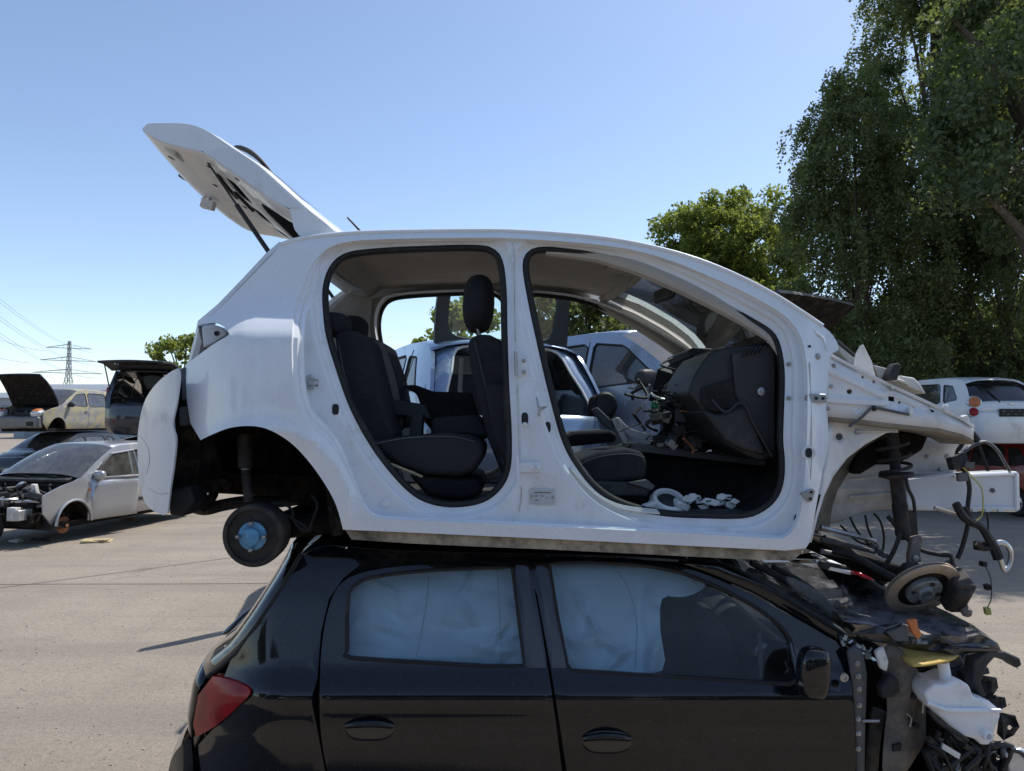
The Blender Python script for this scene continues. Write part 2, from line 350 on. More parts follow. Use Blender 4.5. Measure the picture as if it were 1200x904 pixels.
k_ = ~inside(np.array(grow), offset(open_r, 2)) & ~inside(np.array(grow), offset(open_f, 2))
grow = [g for g, a, b in zip(grow, in2, k_) if a and b] + gg
m = MB().panel(body, W3, [line1], 11, extra=[p for d in (4, 8, 13, 20) for p in [(306 + (106 + d) * math.cos(R(a)), 607 + (106 + d) * math.sin(R(a))) for a in range(190, 350, 5)] if inside(np.array([p]), offset(body, -4))[0] and not inside(np.array([p]), offset(line1, 4))[0]])
side = m.build('side_panel', 'white_paint', WC, smooth=38)
MB().tube([W3(x, y) for x, y in sp(roof_line, 4)], 0.009, 8).build('roof_edge_bead', 'white_paint', WC, smooth=70)  # bead added along the roof edge to form its sunlit highlight
m.mirror_y(YC).build('side_panel', 'white_paint', WC, smooth=38)
# stepped door rebate between outer skin and door frame
lp = []
for f_, dy in ((0, 0), (0.12, 0.012), (0.4, 0.016), (0.55, 0.030), (0.85, 0.034), (1, None)):
    q = [(a[0] + (b[0] - a[0]) * f_, a[1] + (b[1] - a[1]) * f_) for a, b in zip(line1, line2)]
    lp.append([P(x, y, (yw(x, y) + dy) if dy is not None else yf(x, y)) for x, y in q])
for i in range(len(line1)):                                 # never deeper than the frame itself
    for j in range(1, 5):
        if lp[j][i].y > lp[5][i].y: q = lp[0][i].lerp(lp[5][i], (0, .12, .4, .55, .85)[j]); lp[j][i] = q
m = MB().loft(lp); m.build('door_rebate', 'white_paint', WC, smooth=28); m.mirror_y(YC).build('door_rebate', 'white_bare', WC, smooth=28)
m = MB().panel(line2, F3, [offset(open_r, 2), offset(open_f, 2)], 0, extra=grow)
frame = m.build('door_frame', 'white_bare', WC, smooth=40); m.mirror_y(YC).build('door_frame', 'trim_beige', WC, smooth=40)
for nm, op in (('rear', open_r), ('front', open_f)):
    L = [[P(x, y, yf(x, y, 0)) for x, y in offset(op, 2)], [P(x, y, yf(x, y, 0) + 0.03) for x, y in offset(op, 0.5)], [P(x, y, yf(x, y, 0) + 0.09) for x, y in offset(op, -3)]]
    m = MB().loft(L); m.build('flange', 'white_bare', WC); m.mirror_y(YC).build('flange', 'white_bare', WC)
    m = MB().tube([P(x, y, yf(x, y, 0) + 0.012) for x, y in offset(op, -1.5)], 0.0105, 8, closed=True)
    m.build('door_seal', 'rubber', WC); m.mirror_y(YC).build('door_seal', 'rubber', WC)
    lo = [(x, y) for x, y in op]
    m = MB().loft([[P(x, y, yf(x, y, 0) + 0.02) for x, y in offset(op, -3)], [P(x, y, yf(x, y, 0) + 0.05) for x, y in offset(op, -[6, 6][0])], [P(x, y, yf(x, y, 0) + 0.13) for x, y in offset(op, -5)]])
    m.build('opening_trim', 'dark_plastic', WC)
# roof and headliner
rl = resample(sp(roof_line, 4), 40, False)
def across(p, q, n, crown):
    out = []
    for k in range(n + 1):
        t = k / n; u = 2 * t - 1
        out.append(p.lerp(q, t) + Vector((0, 0, crown * (1 - u ** 4))))
    return out
ledge = [P(x, y, yw(x, y)) for x, y in rl]
n_roof = max(i for i, q in enumerate(rl) if q[0] < 742)
rows = [across(p, mir(p), 14, 0.035 * sstep(329, 420, q[0])) for p, q in zip(ledge[:n_roof + 1], rl)]
MB().loft(rows, closed=False).build('roof', 'white_paint', WC, solid=0.003)
hl = []
for q in resample([(372, 300), (392, 286), (500, 281), (600, 281), (700, 289), (742, 297)], 16, False):
    p = P(q[0], q[1], lerpk(q[1], KF) + 0.06); hl.append(across(p, mir(p), 12, 0.02))
# windscreen and A pillar trim
ws = []
for q in resample([(752, 299), (800, 318), (850, 342), (890, 365), (912, 384)], 10, False):
    p = P(q[0], q[1], lerpk(q[1], KF) + 0.05); r_ = across(p, mir(p), 10, 0.0)
    ws.append([v + Vector((0.10 * (1 - (2 * k / 10 - 1) ** 2), 0, 0.03 * (1 - (2 * k / 10 - 1) ** 2))) for k, v in enumerate(r_)])
hl.append([Vector(v) for v in resample([tuple(v) for v in ws[0]], 13, False)])
MB().loft(hl, closed=False).build('headliner', 'headliner', WC)
MB().loft(ws, closed=False).build('windscreen', 'glass_screen', WC)
m = MB().tube([P(x, y, lerpk(y, KF) + 0.055) for x, y in resample([(640, 294), (700, 300), (751, 315), (799, 336), (847, 360), (880, 380), (904, 398), (914, 415)], 16, False)], [0.02, 0.03, 0.033, 0.03, 0.012], 8)
m.build('pillar_trim', 'trim_beige', WC)
m2 = MB().tube([mir(P(x, y, lerpk(y, KF) + 0.02)) for x, y in resample([(742, 303), (799, 326), (847, 350), (890, 376), (915, 395), (930, 420)], 12, False)], [0.03, 0.045, 0.05, 0.05, 0.05], 10)
m2.build('pillar_trim', 'trim_beige', WC)
m = MB(); fr = [v for v in ws[0]]
m.tube([v + Vector((-0.02, 0, 0.0)) for v in fr], 0.028, 8); m.build('header_rail', 'trim_beige', WC)
# mirror, visors, grab handle
mz = P(779, 345, 3.42)
m = MB().box(mz, (0.035, 0.19, 0.065), (0, 0.15, 0.25)); mo = m.build('rear_view_mirror', 'dark_plastic', WC, bevel=0.014, bseg=3)
MB().tube([mz, mz + Vector((0.03, 0, 0.04)), P(800, 332, 3.45)], 0.011, 8).build('mirror_arm', 'dark_plastic', mo)
m = MB().box(P(725, 334, 3.95), (0.17, 0.36, 0.018), (0, 0.18, 0)); m.build('sun_visor', 'headliner', WC, bevel=0.008)
m = MB().box(P(735, 311, 3.25), (0.16, 0.36, 0.018), (0, 0.18, 0)); m.build('sun_visor', 'headliner', WC, bevel=0.008)
m = MB().tube([P(645, 353, 4.13), P(648, 346, 4.10), P(670, 344, 4.07), P(689, 349, 4.10), P(692, 358, 4.13)], 0.014, 8, smooth=4); m.build('grab_handle', 'trim_beige', WC)
m = MB().box(P(727, 326, 3.6), (0.10, 0.16, 0.025), (0, 0.15, 0)); m.build('reading_lamp', 'trim_beige', WC, bevel=0.008)
# floor, tunnel, underside, bulkhead, rear wheelhouses
fl = [P(402, 606, 2.80), P(520, 606, 2.80), P(700, 610, 2.80), P(880, 618, 2.80), P(925, 600, 2.80), P(960, 560, 2.80)]
MB().loft([[p for p in fl], [mir(p) for p in fl]], closed=False).build('floor_pan', 'carpet', WC, solid=0.01)
und = [P(395, 600, 2.82), P(405, 626, 2.82), P(660, 636, 2.82), P(920, 650, 2.82), P(945, 640, 2.82), P(962, 580, 2.84)]
MB().loft([und, [mir(p) for p in und]], closed=False).build('underbody', 'underseal', WC)
for sg in (0, 1):
    q = [(404, 620), (540, 625.5), (660, 631), (800, 638), (921, 644), (936, 640), (940, 648), (928, 657.5), (860, 655), (760, 650), (640, 644), (553, 640.5), (480, 637), (412, 632.5)]
    a = [P(x, y, 2.745) for x, y in q]; 
    if sg: a = [mir(p) for p in a]
    MB().poly3(a, (0, 0.035 * (1 - 2 * sg), 0)).build('sill_flange', 'sill_dirt', WC)
m = MB().prism([(640, 546), (700, 535), (745, 519), (780, 524), (850, 533), (925, 545), (925, 600), (640, 600)], 3.38, 3.66); m.build('centre_tunnel', 'carpet', WC, bevel=0.03, bseg=3)
m = MB().prism([(742, 519), (782, 525), (840, 532), (905, 541), (905, 548), (742, 529)], 3.30, 3.37); m.build('console_rail', 'grey_plastic', WC, bevel=0.004)
m = MB().loft([[P(935, 404, 2.88), P(944, 450, 2.85), P(946, 520, 2.85), P(940, 600, 2.85)], [mir(P(935, 404, 2.88)), mir(P(944, 450, 2.85)), mir(P(946, 520, 2.85)), mir(P(940, 600, 2.85))]], closed=False); m.build('bulkhead', 'underseal', WC)
# dashboard
dash = [(834, 412), (858, 406), (884, 403), (909, 401), (910, 470), (911, 536), (893, 540), (872, 532), (850, 521), (838, 508), (827, 488), (817, 473), (806, 462), (813, 442), (824, 424)]
m = MB().prism(dash, 2.93, 3.42); d_o = m.build('dashboard', 'dark_plastic', WC, bevel=0.014, bseg=3)
m = MB().prism([(858, 415), (900, 405), (909, 405), (909, 530), (900, 528), (876, 490), (862, 462)], 2.905, 2.94); m.build('end_cover', 'dark_plastic', d_o, bevel=0.006)
m = MB().prism([(822, 455), (856, 444), (876, 452), (870, 474), (838, 486), (822, 474)], 2.915, 3.3); m.build('glovebox_recess', 'carpet', d_o, bevel=0.01)
m = MB().prism([(822, 480), (842, 486), (872, 474), (880, 480), (900, 534), (872, 528), (850, 517)], 2.895, 3.2); m.build('glovebox', 'dark_plastic', d_o, bevel=0.02, bseg=3)
m = MB().tube([P(834, 468, 2.90), P(850, 483, 2.89), P(870, 472, 2.885), P(884, 498, 2.885), P(905, 535, 2.89)], 0.006, 8, smooth=4); m.build('glovebox_edge', 'dark_plastic', d_o)
m = MB()
for k in range(5): m.box(P(873 + k * 5, 414 - k * 1.2, 2.90), (0.006, 0.02, 0.035), (0, 0.7, 0))
m.build('air_vent', 'rubber', d_o)
m = MB().lathe(P(892, 459, 2.903), (0, -1, 0), [(0.016, 0), (0.016, 0.004), (0.008, 0.006), (0.007, 0.012), (0.004, 0.012)], 14); m.build('bolt', 'steel', d_o)
m = MB().tube([P(857, 407, 2.96), P(850, 418, 2.96), P(846, 432, 2.96)], 0.016, 8, smooth=3); m.build('trim_strip', 'grey_plastic', d_o)
m = MB().prism([(820, 415), (838, 409), (866, 404), (866, 420), (848, 440), (838, 470), (818, 475), (806, 455), (812, 430)], 3.44, 4.18); m.build('dash_carrier', 'underseal', WC, bevel=0.02)
m = MB().prism([(806, 411), (813, 407), (836, 409), (834, 418), (810, 419)], 3.6, 4.1); m.build('cowl_tray', 'dark_plastic', WC, bevel=0.006)
# instrument loom hanging under the dash
lm = random.Random(3)
for k in range(30):
    x0, y0 = lm.uniform(775, 832), lm.uniform(425, 500); Y0 = lm.uniform(3.35, 3.95)
    pts = [P(x0, y0, Y0)]
    for j in range(3): pts.append(P(x0 + lm.uniform(-32, 26), y0 + lm.uniform(-24, 40), Y0 + lm.uniform(-0.12, 0.12)))
    MB().tube(pts, lm.uniform(0.0035, 0.009), 6, smooth=5).build('wire', lm.choice(['wire_black'] * 5 + ['wire_copper', 'wire_white', 'grey_plastic']), WC)
for (x, y, w_, h_, Y0, mt) in ((800, 470, 26, 22, 3.5, 'dark_plastic'), (818, 500, 22, 34, 3.45, 'brake_black'), (790, 505, 30, 22, 3.5, 'dark_plastic'), (812, 520, 12, 14, 3.3, 'grey_plastic'), (798, 488, 14, 16, 3.35, 'grey_plastic'), (768, 476, 8, 8, 3.4, 'wire_green'), (783, 455, 34, 40, 3.8, 'dark_plastic'), (830, 512, 20, 26, 3.4, 'underseal')):
    s_ = Y0 / FPX; MB().box(P(x, y, Y0), (w_ * s_, 0.08, h_ * s_), (lm.uniform(-.3, .3), lm.uniform(-.4, .4), lm.uniform(-.4, .4))).build('heater_piece', mt, WC, bevel=0.006)
MB().tube([P(768, 478, 3.4), P(785, 474, 3.4), P(800, 465, 3.42), P(812, 462, 3.4)], 0.007, 6, smooth=4).build('wire', 'wire_copper', WC)
for k in range(30):
    x0, y0 = lm.uniform(748, 826), lm.uniform(436, 520); Y0 = lm.uniform(3.1, 3.5); a_ = lm.uniform(.3, 1.4)
    pts = [P(x0, y0, Y0)]
    for j in range(3): pts.append(P(x0 + (j + 1) * 9 * math.cos(a_) * lm.choice((-1, 1)) + lm.uniform(-6, 6), min(y0 + (j + 1) * 8 * math.sin(a_) + lm.uniform(-7, 7), 531), Y0 + lm.uniform(-.05, .05)))
    MB().tube(pts, lm.uniform(0.0022, 0.0075), 6, smooth=5).build('wire', lm.choice(['wire_black'] * 12 + ['wire_copper', 'wire_white', 'grey_plastic', 'steel', 'dark_plastic', 'dark_plastic']), WC)
for k in range(22):
    x0, y0 = lm.uniform(765, 838), lm.uniform(455, 528); MB().box(P(x0, y0, lm.uniform(3.15, 3.5)), (lm.uniform(.015, .06), lm.uniform(.02, .06), lm.uniform(.015, .06)), (lm.uniform(-.6, .6), lm.uniform(-.8, .8), lm.uniform(-.6, .6))).build('connector', lm.choice(['dark_plastic', 'dark_plastic', 'brake_black', 'brake_black', 'grey_plastic', 'trim_beige']), WC, bevel=.003)
MB().prism([(780, 452), (796, 440), (816, 430), (822, 440), (806, 462), (794, 500), (782, 500)], 3.5, 3.56).build('steering_bracket', 'brake_black', WC, bevel=.01)
# seats
def seat_back(name, poly, Y0, Y1, mt, bev=0.045): return MB().prism(poly, Y0, Y1).build(name, mt, WC, bevel=bev, bseg=4)
fs_back = [(548, 398), (560, 391), (574, 392), (590, 400), (604, 425), (612, 470), (616, 520), (610, 556), (598, 566), (586, 552), (572, 516), (560, 470), (551, 430)]
o = seat_back('front_seat_back', fs_back, 2.99, 3.42, 'seat_fabric')
m = MB().prism([(566, 455), (580, 448), (600, 452), (606, 500), (602, 552), (590, 545), (578, 510)], 2.975, 3.0); m.build('side_bolster', 'seat_side', o, bevel=0.012)
def ellipsoid(m, c, rx, ry, rz, rot=0, n=18, q=12, e=2.0):
    c = Vector(c); Mr = Euler((0, rot, 0)).to_matrix(); vs, fs = [], []
    sgp = lambda a, e_: math.copysign(abs(a) ** (2 / e_), a)
    for i in range(q + 1):
        th = PI * i / q - PI / 2
        for k in range(n):
            ph = 2 * PI * k / n
            vs.append(c + Mr @ Vector((rx * sgp(math.cos(th), e) * sgp(math.cos(ph), e), ry * sgp(math.cos(th), e) * sgp(math.sin(ph), e), rz * sgp(math.sin(th), e))))
    for i in range(q): fs += [(i * n + k, i * n + (k + 1) % n, (i + 1) * n + (k + 1) % n, (i + 1) * n + k) for k in range(n)]
    m.add(vs, fs); return m
m = ellipsoid(MB(), P(561, 357, 3.2), 0.07, 0.13, 0.128, 0.05, e=2.6); hr = m.build('front_headrest', 'seat_fabric', WC, smooth=70)
m = MB(); [m.tube([P(559, 385, 3.2 + d), P(566, 402, 3.2 + d)], 0.007, 8) for d in (-0.06, 0.06)]; m.build('headrest_post', 'steel', hr)
fs_cush = [(668, 553), (676, 540), (700, 530), (735, 526), (752, 529), (759, 540), (757, 562), (700, 568), (672, 566)]
o = MB().prism(fs_cush, 2.98, 3.4).build('front_seat_cushion', 'seat_fabric', WC, bevel=0.03, bseg=4)
MB().prism([(680, 563), (754, 566), (764, 572), (758, 582), (690, 584), (672, 574)], 2.95, 2.99).build('seat_side_cover', 'dark_plastic', o, bevel=0.01)
MB().prism([(735, 566), (758, 562), (768, 570), (764, 575)], 2.935, 2.96).build('recline_lever', 'grey_plastic', o, bevel=0.004)
m = MB().prism([(660, 514), (672, 507), (716, 504), (724, 510), (722, 518), (668, 524)], 3.75, 4.15); o = m.build('driver_seat_cushion', 'seat_fabric', WC, bevel=0.03, bseg=3)
rb = [(391, 392), (402, 386), (420, 388), (432, 398), (440, 430), (452, 480), (462, 514), (440, 530), (424, 505), (408, 470), (396, 430)]
MB().prism(rb, 2.98, 3.26).build('rear_seat_back', 'seat_fabric', WC, bevel=0.03, bseg=4)
MB().prism([(400, 396), (424, 392), (448, 400), (464, 440), (476, 500), (458, 516), (432, 500), (412, 450)], 3.27, 3.62).build('rear_seat_back', 'seat_fabric', WC, bevel=0.03, bseg=4)
MB().prism([(424, 396), (448, 400), (462, 440), (474, 498), (462, 506), (440, 440)], 3.255, 3.64).build('rear_seat_back', 'seat_grey', WC, bevel=0.02, bseg=3)
ellipsoid(MB(), P(396, 382, 3.10), 0.05, 0.12, 0.052, 0.1, e=3).build('rear_headrest', 'seat_fabric', WC, smooth=70)
ellipsoid(MB(), P(416, 386, 3.42), 0.055, 0.12, 0.06, 0.1, e=3).build('rear_headrest', 'seat_fabric', WC, smooth=70)
rc = [(434, 517), (460, 513), (520, 508), (552, 511), (567, 519), (568, 534), (558, 552), (538, 560), (500, 558), (468, 548), (448, 534)]
MB().prism(rc, 2.93, 3.3).build('rear_seat_cushion', 'seat_side', WC, bevel=0.05, bseg=5)
MB().prism([(478, 556), (560, 562), (566, 580), (540, 586), (500, 582)], 2.96, 3.6).build('seat_plinth', 'carpet', WC, bevel=0.02)
m = MB().tube([P(458, 544, 2.92), P(478, 552, 2.92), P(495, 559, 2.93)], 0.006, 6); m.build('cushion_piping', 'foam_tan', WC)
# dark trim boards thrown over the back seat
MB().prism([(446, 466), (498, 474), (507, 492), (440, 484)], 3.2, 3.3).build('parcel_shelf_piece', 'dark_plastic', WC, bevel=0.006)
MB().prism([(470, 452), (486, 451), (508, 459), (553, 460), (560, 486), (556, 522), (520, 524), (500, 498), (488, 462)], 3.34, 3.5).build('trim_board', 'carpet', WC, bevel=0.01)
MB().prism([(505, 490), (560, 486), (574, 500), (572, 516), (545, 512), (504, 514)], 3.12, 3.34).build('trim_board', 'seat_side', WC, bevel=0.02)
MB().prism([(482, 487), (496, 486), (494, 514), (480, 514)], 3.14, 3.2).build('belt_buckle', 'dark_plastic', WC, bevel=0.004)
MB().prism([(455, 505), (481, 501), (480, 511), (455, 515)], 3.3, 3.4).build('seat_bracket', 'white_plastic', WC, bevel=0.003)
MB().tube([P(541, 420, 3.9), P(539, 458, 3.8), P(545, 470, 3.7), P(551, 485, 3.6)], 0.012, 6, flat=0.2).build('seat_belt', 'trim_beige', WC)
# far C pillar trim with belt slot
def farpx(px, py): return mir(P(px, py, lerpk(py, KF) + 0.07))
MB().loft([[mir(P(x, y, lerpk(y, KF) + 0.05)) for x, y in ((372, 300), (352, 360), (350, 430), (380, 500))], [mir(P(x, y, lerpk(y, KF) + 0.055)) for x, y in ((392, 296), (379, 350), (385, 420), (412, 482))]], closed=False).build('pillar_trim', 'trim_beige', WC)
o = MB().prism([(441, 425), (455, 424), (468, 490), (480, 512), (462, 512), (452, 480)], 4.02, 4.08).build('belt_cover', 'seat_grey', WC, bevel=0.008)
MB().lathe(P(452, 441, 4.0), (0, -1, 0), [(0.035, 0), (0.035, 0.02), (0.02, 0.022)], 14).build('belt_slot', 'rubber', o)
def B3_(px, py):
    t = (212 - px) / 52; return P(px, py, 2.739 + 0.26 * max(0, t) ** 2.2)
# rear end: D pillar inner faces, hatch surround, boot
hs = [P(333, 290, 2.96), P(318, 303, 2.97), P(290, 333, 2.98), P(262, 362, 3.0), P(240, 380, 3.02), P(236, 400, 3.06), P(228, 430, 3.08), P(228, 480, 3.08)]
m = MB().tube(hs, 0.03, 8); m.build('hatch_surround', 'white_bare', WC); m.mirror_y(YC).build('hatch_surround', 'white_bare', WC)
m = MB().prism([(226, 470), (240, 470), (250, 560), (232, 560)], 2.95, 2 * YC - 2.95); m.build('tail_panel', 'underseal', WC, bevel=0.01)
MB().prism([(222, 505), (405, 520), (408, 572), (380, 582), (300, 582), (230, 578)], 3.16, 3.95).build('boot_well', 'underseal', WC, bevel=0.03)
for pts in ([(165, 512), (173, 524), (175, 540), (172, 556)], [(174, 572), (186, 579), (197, 578)]): MB().tube([B3_(x, y) for x, y in pts], 0.0006, 4, smooth=3).build('bumper_crack', 'print_dark', WC)
m = MB().loft([[P(232, 555, 2.9), P(400, 560, 2.9)], [mir(P(232, 555, 2.9)), mir(P(400, 560, 2.9))]], closed=False); m.build('boot_floor', 'underseal', WC)
# inside lining of the near quarter and D pillar, seen through the rear door
m = MB().loft([[P(380, 300, 3.0), P(372, 340, 2.97), P(372, 400, 2.92), P(390, 470, 2.9)], [P(345, 296, 3.02), P(300, 340, 3.0), P(260, 400, 3.0), P(250, 470, 3.0)]], closed=False)
m.build('quarter_lining', 'trim_beige', WC); m.mirror_y(YC).build('quarter_lining', 'trim_beige', WC)
# tail lamp pocket
m = MB().prism([(236, 383), (250, 380), (262, 385), (267, 392), (248, 404), (238, 408)], 2.90, 2.99); lpk = m.build('lamp_pocket', 'white_bare', WC, bevel=0.006)
MB().lathe(P(254, 391, 2.899), (0, -1, 0), [(0.010, 0), (0.010, 0.003), (0.004, 0.0035)], 14).build('lamp_hole', 'rubber', lpk)
m = MB().prism([(231, 381), (244, 384), (246, 404), (240, 410), (234, 396)], 2.97, 3.06); m.build('lamp_gasket', 'grey_plastic', WC, bevel=0.006)
# rear bumper cover, hanging loose
bp = [(208, 432), (210, 442), (207, 470), (202, 497), (206, 516), (203, 548), (199, 575), (196, 602), (186, 602), (170, 590), (163, 560), (161, 520), (164, 490), (172, 465), (188, 445)]
def B3(px, py): 
    t = (212 - px) / 52; return P(px, py, 2.74 + 0.26 * max(0, t) ** 2.2)
bl = resample(sp(bp, 3, True), 60)
m = MB().panel(bl, B3, step=8); rbp = m.build('rear_bumper', 'white_scuffed', WC, smooth=50)
e = [B3(x, y) for x, y in sp([(208, 432), (210, 442), (207, 470), (202, 497), (206, 516), (203, 548), (199, 575), (196, 602)], 4)]
m = MB().loft([e, [p + Vector((0.003, 0.008, 0)) for p in e], [p + Vector((0.0, 0.016, 0)) for p in e]], closed=False); m.build('bumper_edge', 'white_scuffed', rbp, smooth=60)
wrap = [[P(x, y, B3(x, y).y) for x, y in ((188, 447), (172, 466), (164, 490), (161, 520), (163, 560), (170, 590), (186, 601))]]
for k in range(1, 6):
    t = k / 5; wrap.append([Vector((p.x - 0.10 * math.sin(t * PI / 2), p.y + t * (YC - p.y), p.z)) for p in wrap[0]])
m = MB().loft(wrap, closed=False); far = m.mirror_y(YC); m.build('bumper_face', 'white_scuffed', rbp, smooth=60); far.build('bumper_face', 'white_scuffed', rbp, smooth=60)
# bumper carrier and lining behind the gap
m = MB().prism([(212, 432), (218, 470), (222, 496), (235, 517), (232, 560), (226, 600), (200, 603), (196, 560), (206, 520), (203, 480)], 2.93, 3.0); m.build('bumper_carrier', 'underseal', WC, bevel=0.01)
MB().prism([(209, 478), (219, 476), (221, 498), (210, 500)], 2.86, 2.92).build('bumper_bracket', 'grey_plastic', WC, bevel=0.006)
MB().prism([(211, 432), (218, 430), (219, 468), (213, 470)], 2.84, 2.9).build('bumper_bracket', 'grey_plastic', WC, bevel=0.006)
MB().prism([(196, 575), (222, 570), (228, 588), (214, 606), (198, 604)], 2.84, 2.98).build('splash_flap', 'rubber', WC, bevel=0.01)
# rear wheelhouse
al = sp(arch, 4); al = [(x, y) for x, y in al]
L0 = [P(x, y, yw(x, y) + 0.004) for x, y in al]; L1 = [P(x, y, yw(x, y) + 0.035) for x, y in al]
L2 = [P(306 + (x - 306) * 1.04, 607 + (y - 607) * 1.04, 2.80) for x, y in al]; L3 = [Vector((p.x, 3.12, p.z)) for p in L2]
m = MB().loft([L0, L1], closed=False); m.build('arch_lip', 'white_paint', WC)
m = MB().loft([L1, L2, L3], closed=False); c = P(330, 585, 3.12); c.y = 3.12
m.add(L3 + [c], [(i, i + 1, len(L3)) for i in range(len(L3) - 1)]); 
m.build('wheelhouse', 'underseal', WC); m.mirror_y(YC).build('wheelhouse', 'underseal', WC)
# rear axle, drum, damper, exhaust
for sg in (0, 1):
    f_ = (lambda m: m.mirror_y(YC)) if sg else (lambda m: m)
    ax = Vector((-0.05, -1, -0.03)); c = P(301, 626, 2.80)
    m = MB().lathe(c, ax, [(0.10, -0.07), (0.112, -0.06), (0.118, 0.0), (0.119, 0.035), (0.113, 0.042), (0.10, 0.043), (0.098, 0.030), (0.075, 0.028), (0.060, 0.030), (0.058, 0.038), (0.03, 0.038)], 36)
    dr = f_(m).build('brake_drum', 'brake_black', WC, smooth=35)
    m = MB().lathe(c, ax, [(0.054, 0.038), (0.054, 0.044), (0.035, 0.046), (0.033, 0.062), (0.026, 0.066), (0.002, 0.067)], 24); hb = f_(m).build('hub_cap', 'hub_blue', dr, smooth=40)
    a = ax.normalized(); u = a.orthogonal().normalized(); v = a.cross(u)
    for k in range(4):
        q = c + a * 0.046 + (u * math.cos(PI / 4 + k * PI / 2) + v * math.sin(PI / 4 + k * PI / 2)) * 0.05
        f_(MB().lathe(q, a, [(0.008, -0.01), (0.008, 0.016), (0.005, 0.02)], 8)).build('wheel_stud', 'steel', dr)
    m = MB().tube([P(287, 510, 2.95), P(288, 548, 2.93)], 0.030, 12); f_(m).build('damper', 'brake_black', WC)
    m = MB().tube([P(288, 550, 2.93), P(292, 588, 2.92)], 0.020, 12); f_(m).build('damper_rod', 'brake_black', WC)
    m = MB().lathe(P(288, 548, 2.93), (0.02, 0, -1), [(0.021, 0), (0.023, 0.004), (0.021, 0.008)], 12); f_(m).build('damper_collar', 'steel', WC)
    m = MB().tube([P(300, 626, 2.95), P(340, 618, 2.98), P(385, 612, 3.02), P(420, 606, 3.05)], [0.05, 0.045, 0.05, 0.045], 10, smooth=3); f_(m).build('trailing_arm', 'underseal', WC)
m = MB().tube([P(330, 614, 3.0), Vector((P(330, 614, 3.0).x, 4.04, P(330, 614, 3.0).z))], 0.045, 10); m.build('axle_beam', 'underseal', WC)
m = MB().tube([P(222, 592, 3.1), P(240, 597, 3.1), P(262, 592, 3.15), P(290, 588, 3.2), P(330, 588, 3.3), P(370, 582, 3.3)], 0.026, 10, smooth=4); m.build('exhaust_pipe', 'brake_black', WC)
ellipsoid(MB(), P(365, 577, 3.4), 0.22, 0.12, 0.05, e=3).build('fuel_tank', 'underseal', WC, smooth=60)
m = MB().prism([(378, 560), (400, 570), (402, 628), (388, 630), (384, 600)], 2.86, 3.0); m.build('jacking_bracket', 'underseal', WC, bevel=0.01)
for pts in ([(318, 590), (335, 592), (343, 600), (340, 606), (325, 604)], [(365, 580), (372, 592), (366, 610), (360, 622), (350, 618), (342, 606)], [(330, 600), (352, 614), (365, 622)]):
    MB().tube([P(x, y, 2.9) for x, y in pts], 0.006, 6, smooth=4).build('brake_hose', 'wire_black', WC)
for pts in ([(204, 560), (222, 566), (250, 562), (272, 570)], [(245, 520), (255, 545), (250, 580), (236, 596)]):
    MB().tube([P(x, y, 2.98) for x, y in pts], 0.02, 8, smooth=4).build('underbody_strap', 'underseal', WC)
# hinges, latch strikers, plugs and plate on the pillars
def bolt(px, py, Y, r=0.008, par=None, mt='steel'):
    return MB().lathe(P(px, py, Y), (0, -1, 0), [(r * 1.5, -0.003), (r * 1.5, 0.001), (r, 0.002), (r, 0.007), (r * 0.7, 0.009)], 10).build('bolt', mt, par or WC)
def plug(px, py, rx, ry, par=None, Y=None, mt='rubber'):
    Y = yf(px, py) if Y is None else Y; s_ = Y / FPX
    lpx = [(px + rx * math.copysign(abs(math.cos(a)) ** 0.7, math.cos(a)), py + ry * math.copysign(abs(math.sin(a)) ** 0.7, math.sin(a))) for a in np.linspace(0, 2 * PI, 16, endpoint=False)]
    return MB().poly3([P(x, y, Y - 0.002) for x, y in lpx], (0, 0.006, 0)).build('hole_plug', mt, par or WC, smooth=0)
for (x, y, w_, flip) in ((613, 426, 1, 0),):
    Y = yf(x, y) - 0.004
    h_ = MB().prism([(602, 411), (607, 410), (610, 417), (617, 420), (618, 438), (611, 441), (606, 443), (603, 439), (606, 430), (603, 420)], Y - 0.012, Y + 0.004).build('door_hinge', 'white_bare', WC, bevel=0.003)
    bolt(614, 423, Y - 0.012, 0.006, h_); bolt(614, 436, Y - 0.012, 0.006, h_)
    MB().tube([P(604, 412, Y - 0.02), P(605, 441, Y - 0.02)], 0.006, 8).build('hinge_pin', 'steel', h_)
Y = yf(620, 548) - 0.004
h_ = MB().prism([(606, 542), (634, 542), (634, 553), (606, 554)], Y - 0.010, Y + 0.004).build('door_hinge', 'white_bare', WC, bevel=0.003)
MB().tube([P(606, 534, Y - 0.02), P(607, 562, Y - 0.02)], 0.0055, 8).build('hinge_pin', 'white_bare', h_); bolt(623, 548, Y - 0.01, 0.007, h_, 'white_bare'); bolt(631, 548, Y - 0.01, 0.007, h_, 'white_bare')
plug(615, 491, 4, 7.5); MB().lathe(P(615, 498, yf(615, 498) - 0.01), (0, -1, 0), [(0.01, -0.01), (0.01, 0.006), (0.006, 0.01)], 12).build('door_switch', 'white_plastic', WC)
plug(642, 501, 3.5, 6.5); plug(393, 480, 4, 6.5)
Y = yf(364, 449) - 0.012
st = MB().prism([(360, 440), (365, 439), (367, 446), (366, 457), (361, 456)], Y - 0.004, Y + 0.006).build('latch_striker', 'steel', WC, bevel=0.002)
MB().tube([P(363, 444, Y), P(372, 446, Y - 0.03), P(372, 452, Y - 0.03), P(363, 453, Y)], 0.005, 8).build('striker_loop', 'steel', st)
Y = yf(634, 478) - 0.005
MB().tube([P(629, 466, Y), P(631, 478, Y - 0.02), P(640, 477, Y - 0.02), P(632, 481, Y), P(631, 488, Y)], 0.004, 6).build('latch_striker', 'steel', WC)
Y = yf(636, 583) - 0.004
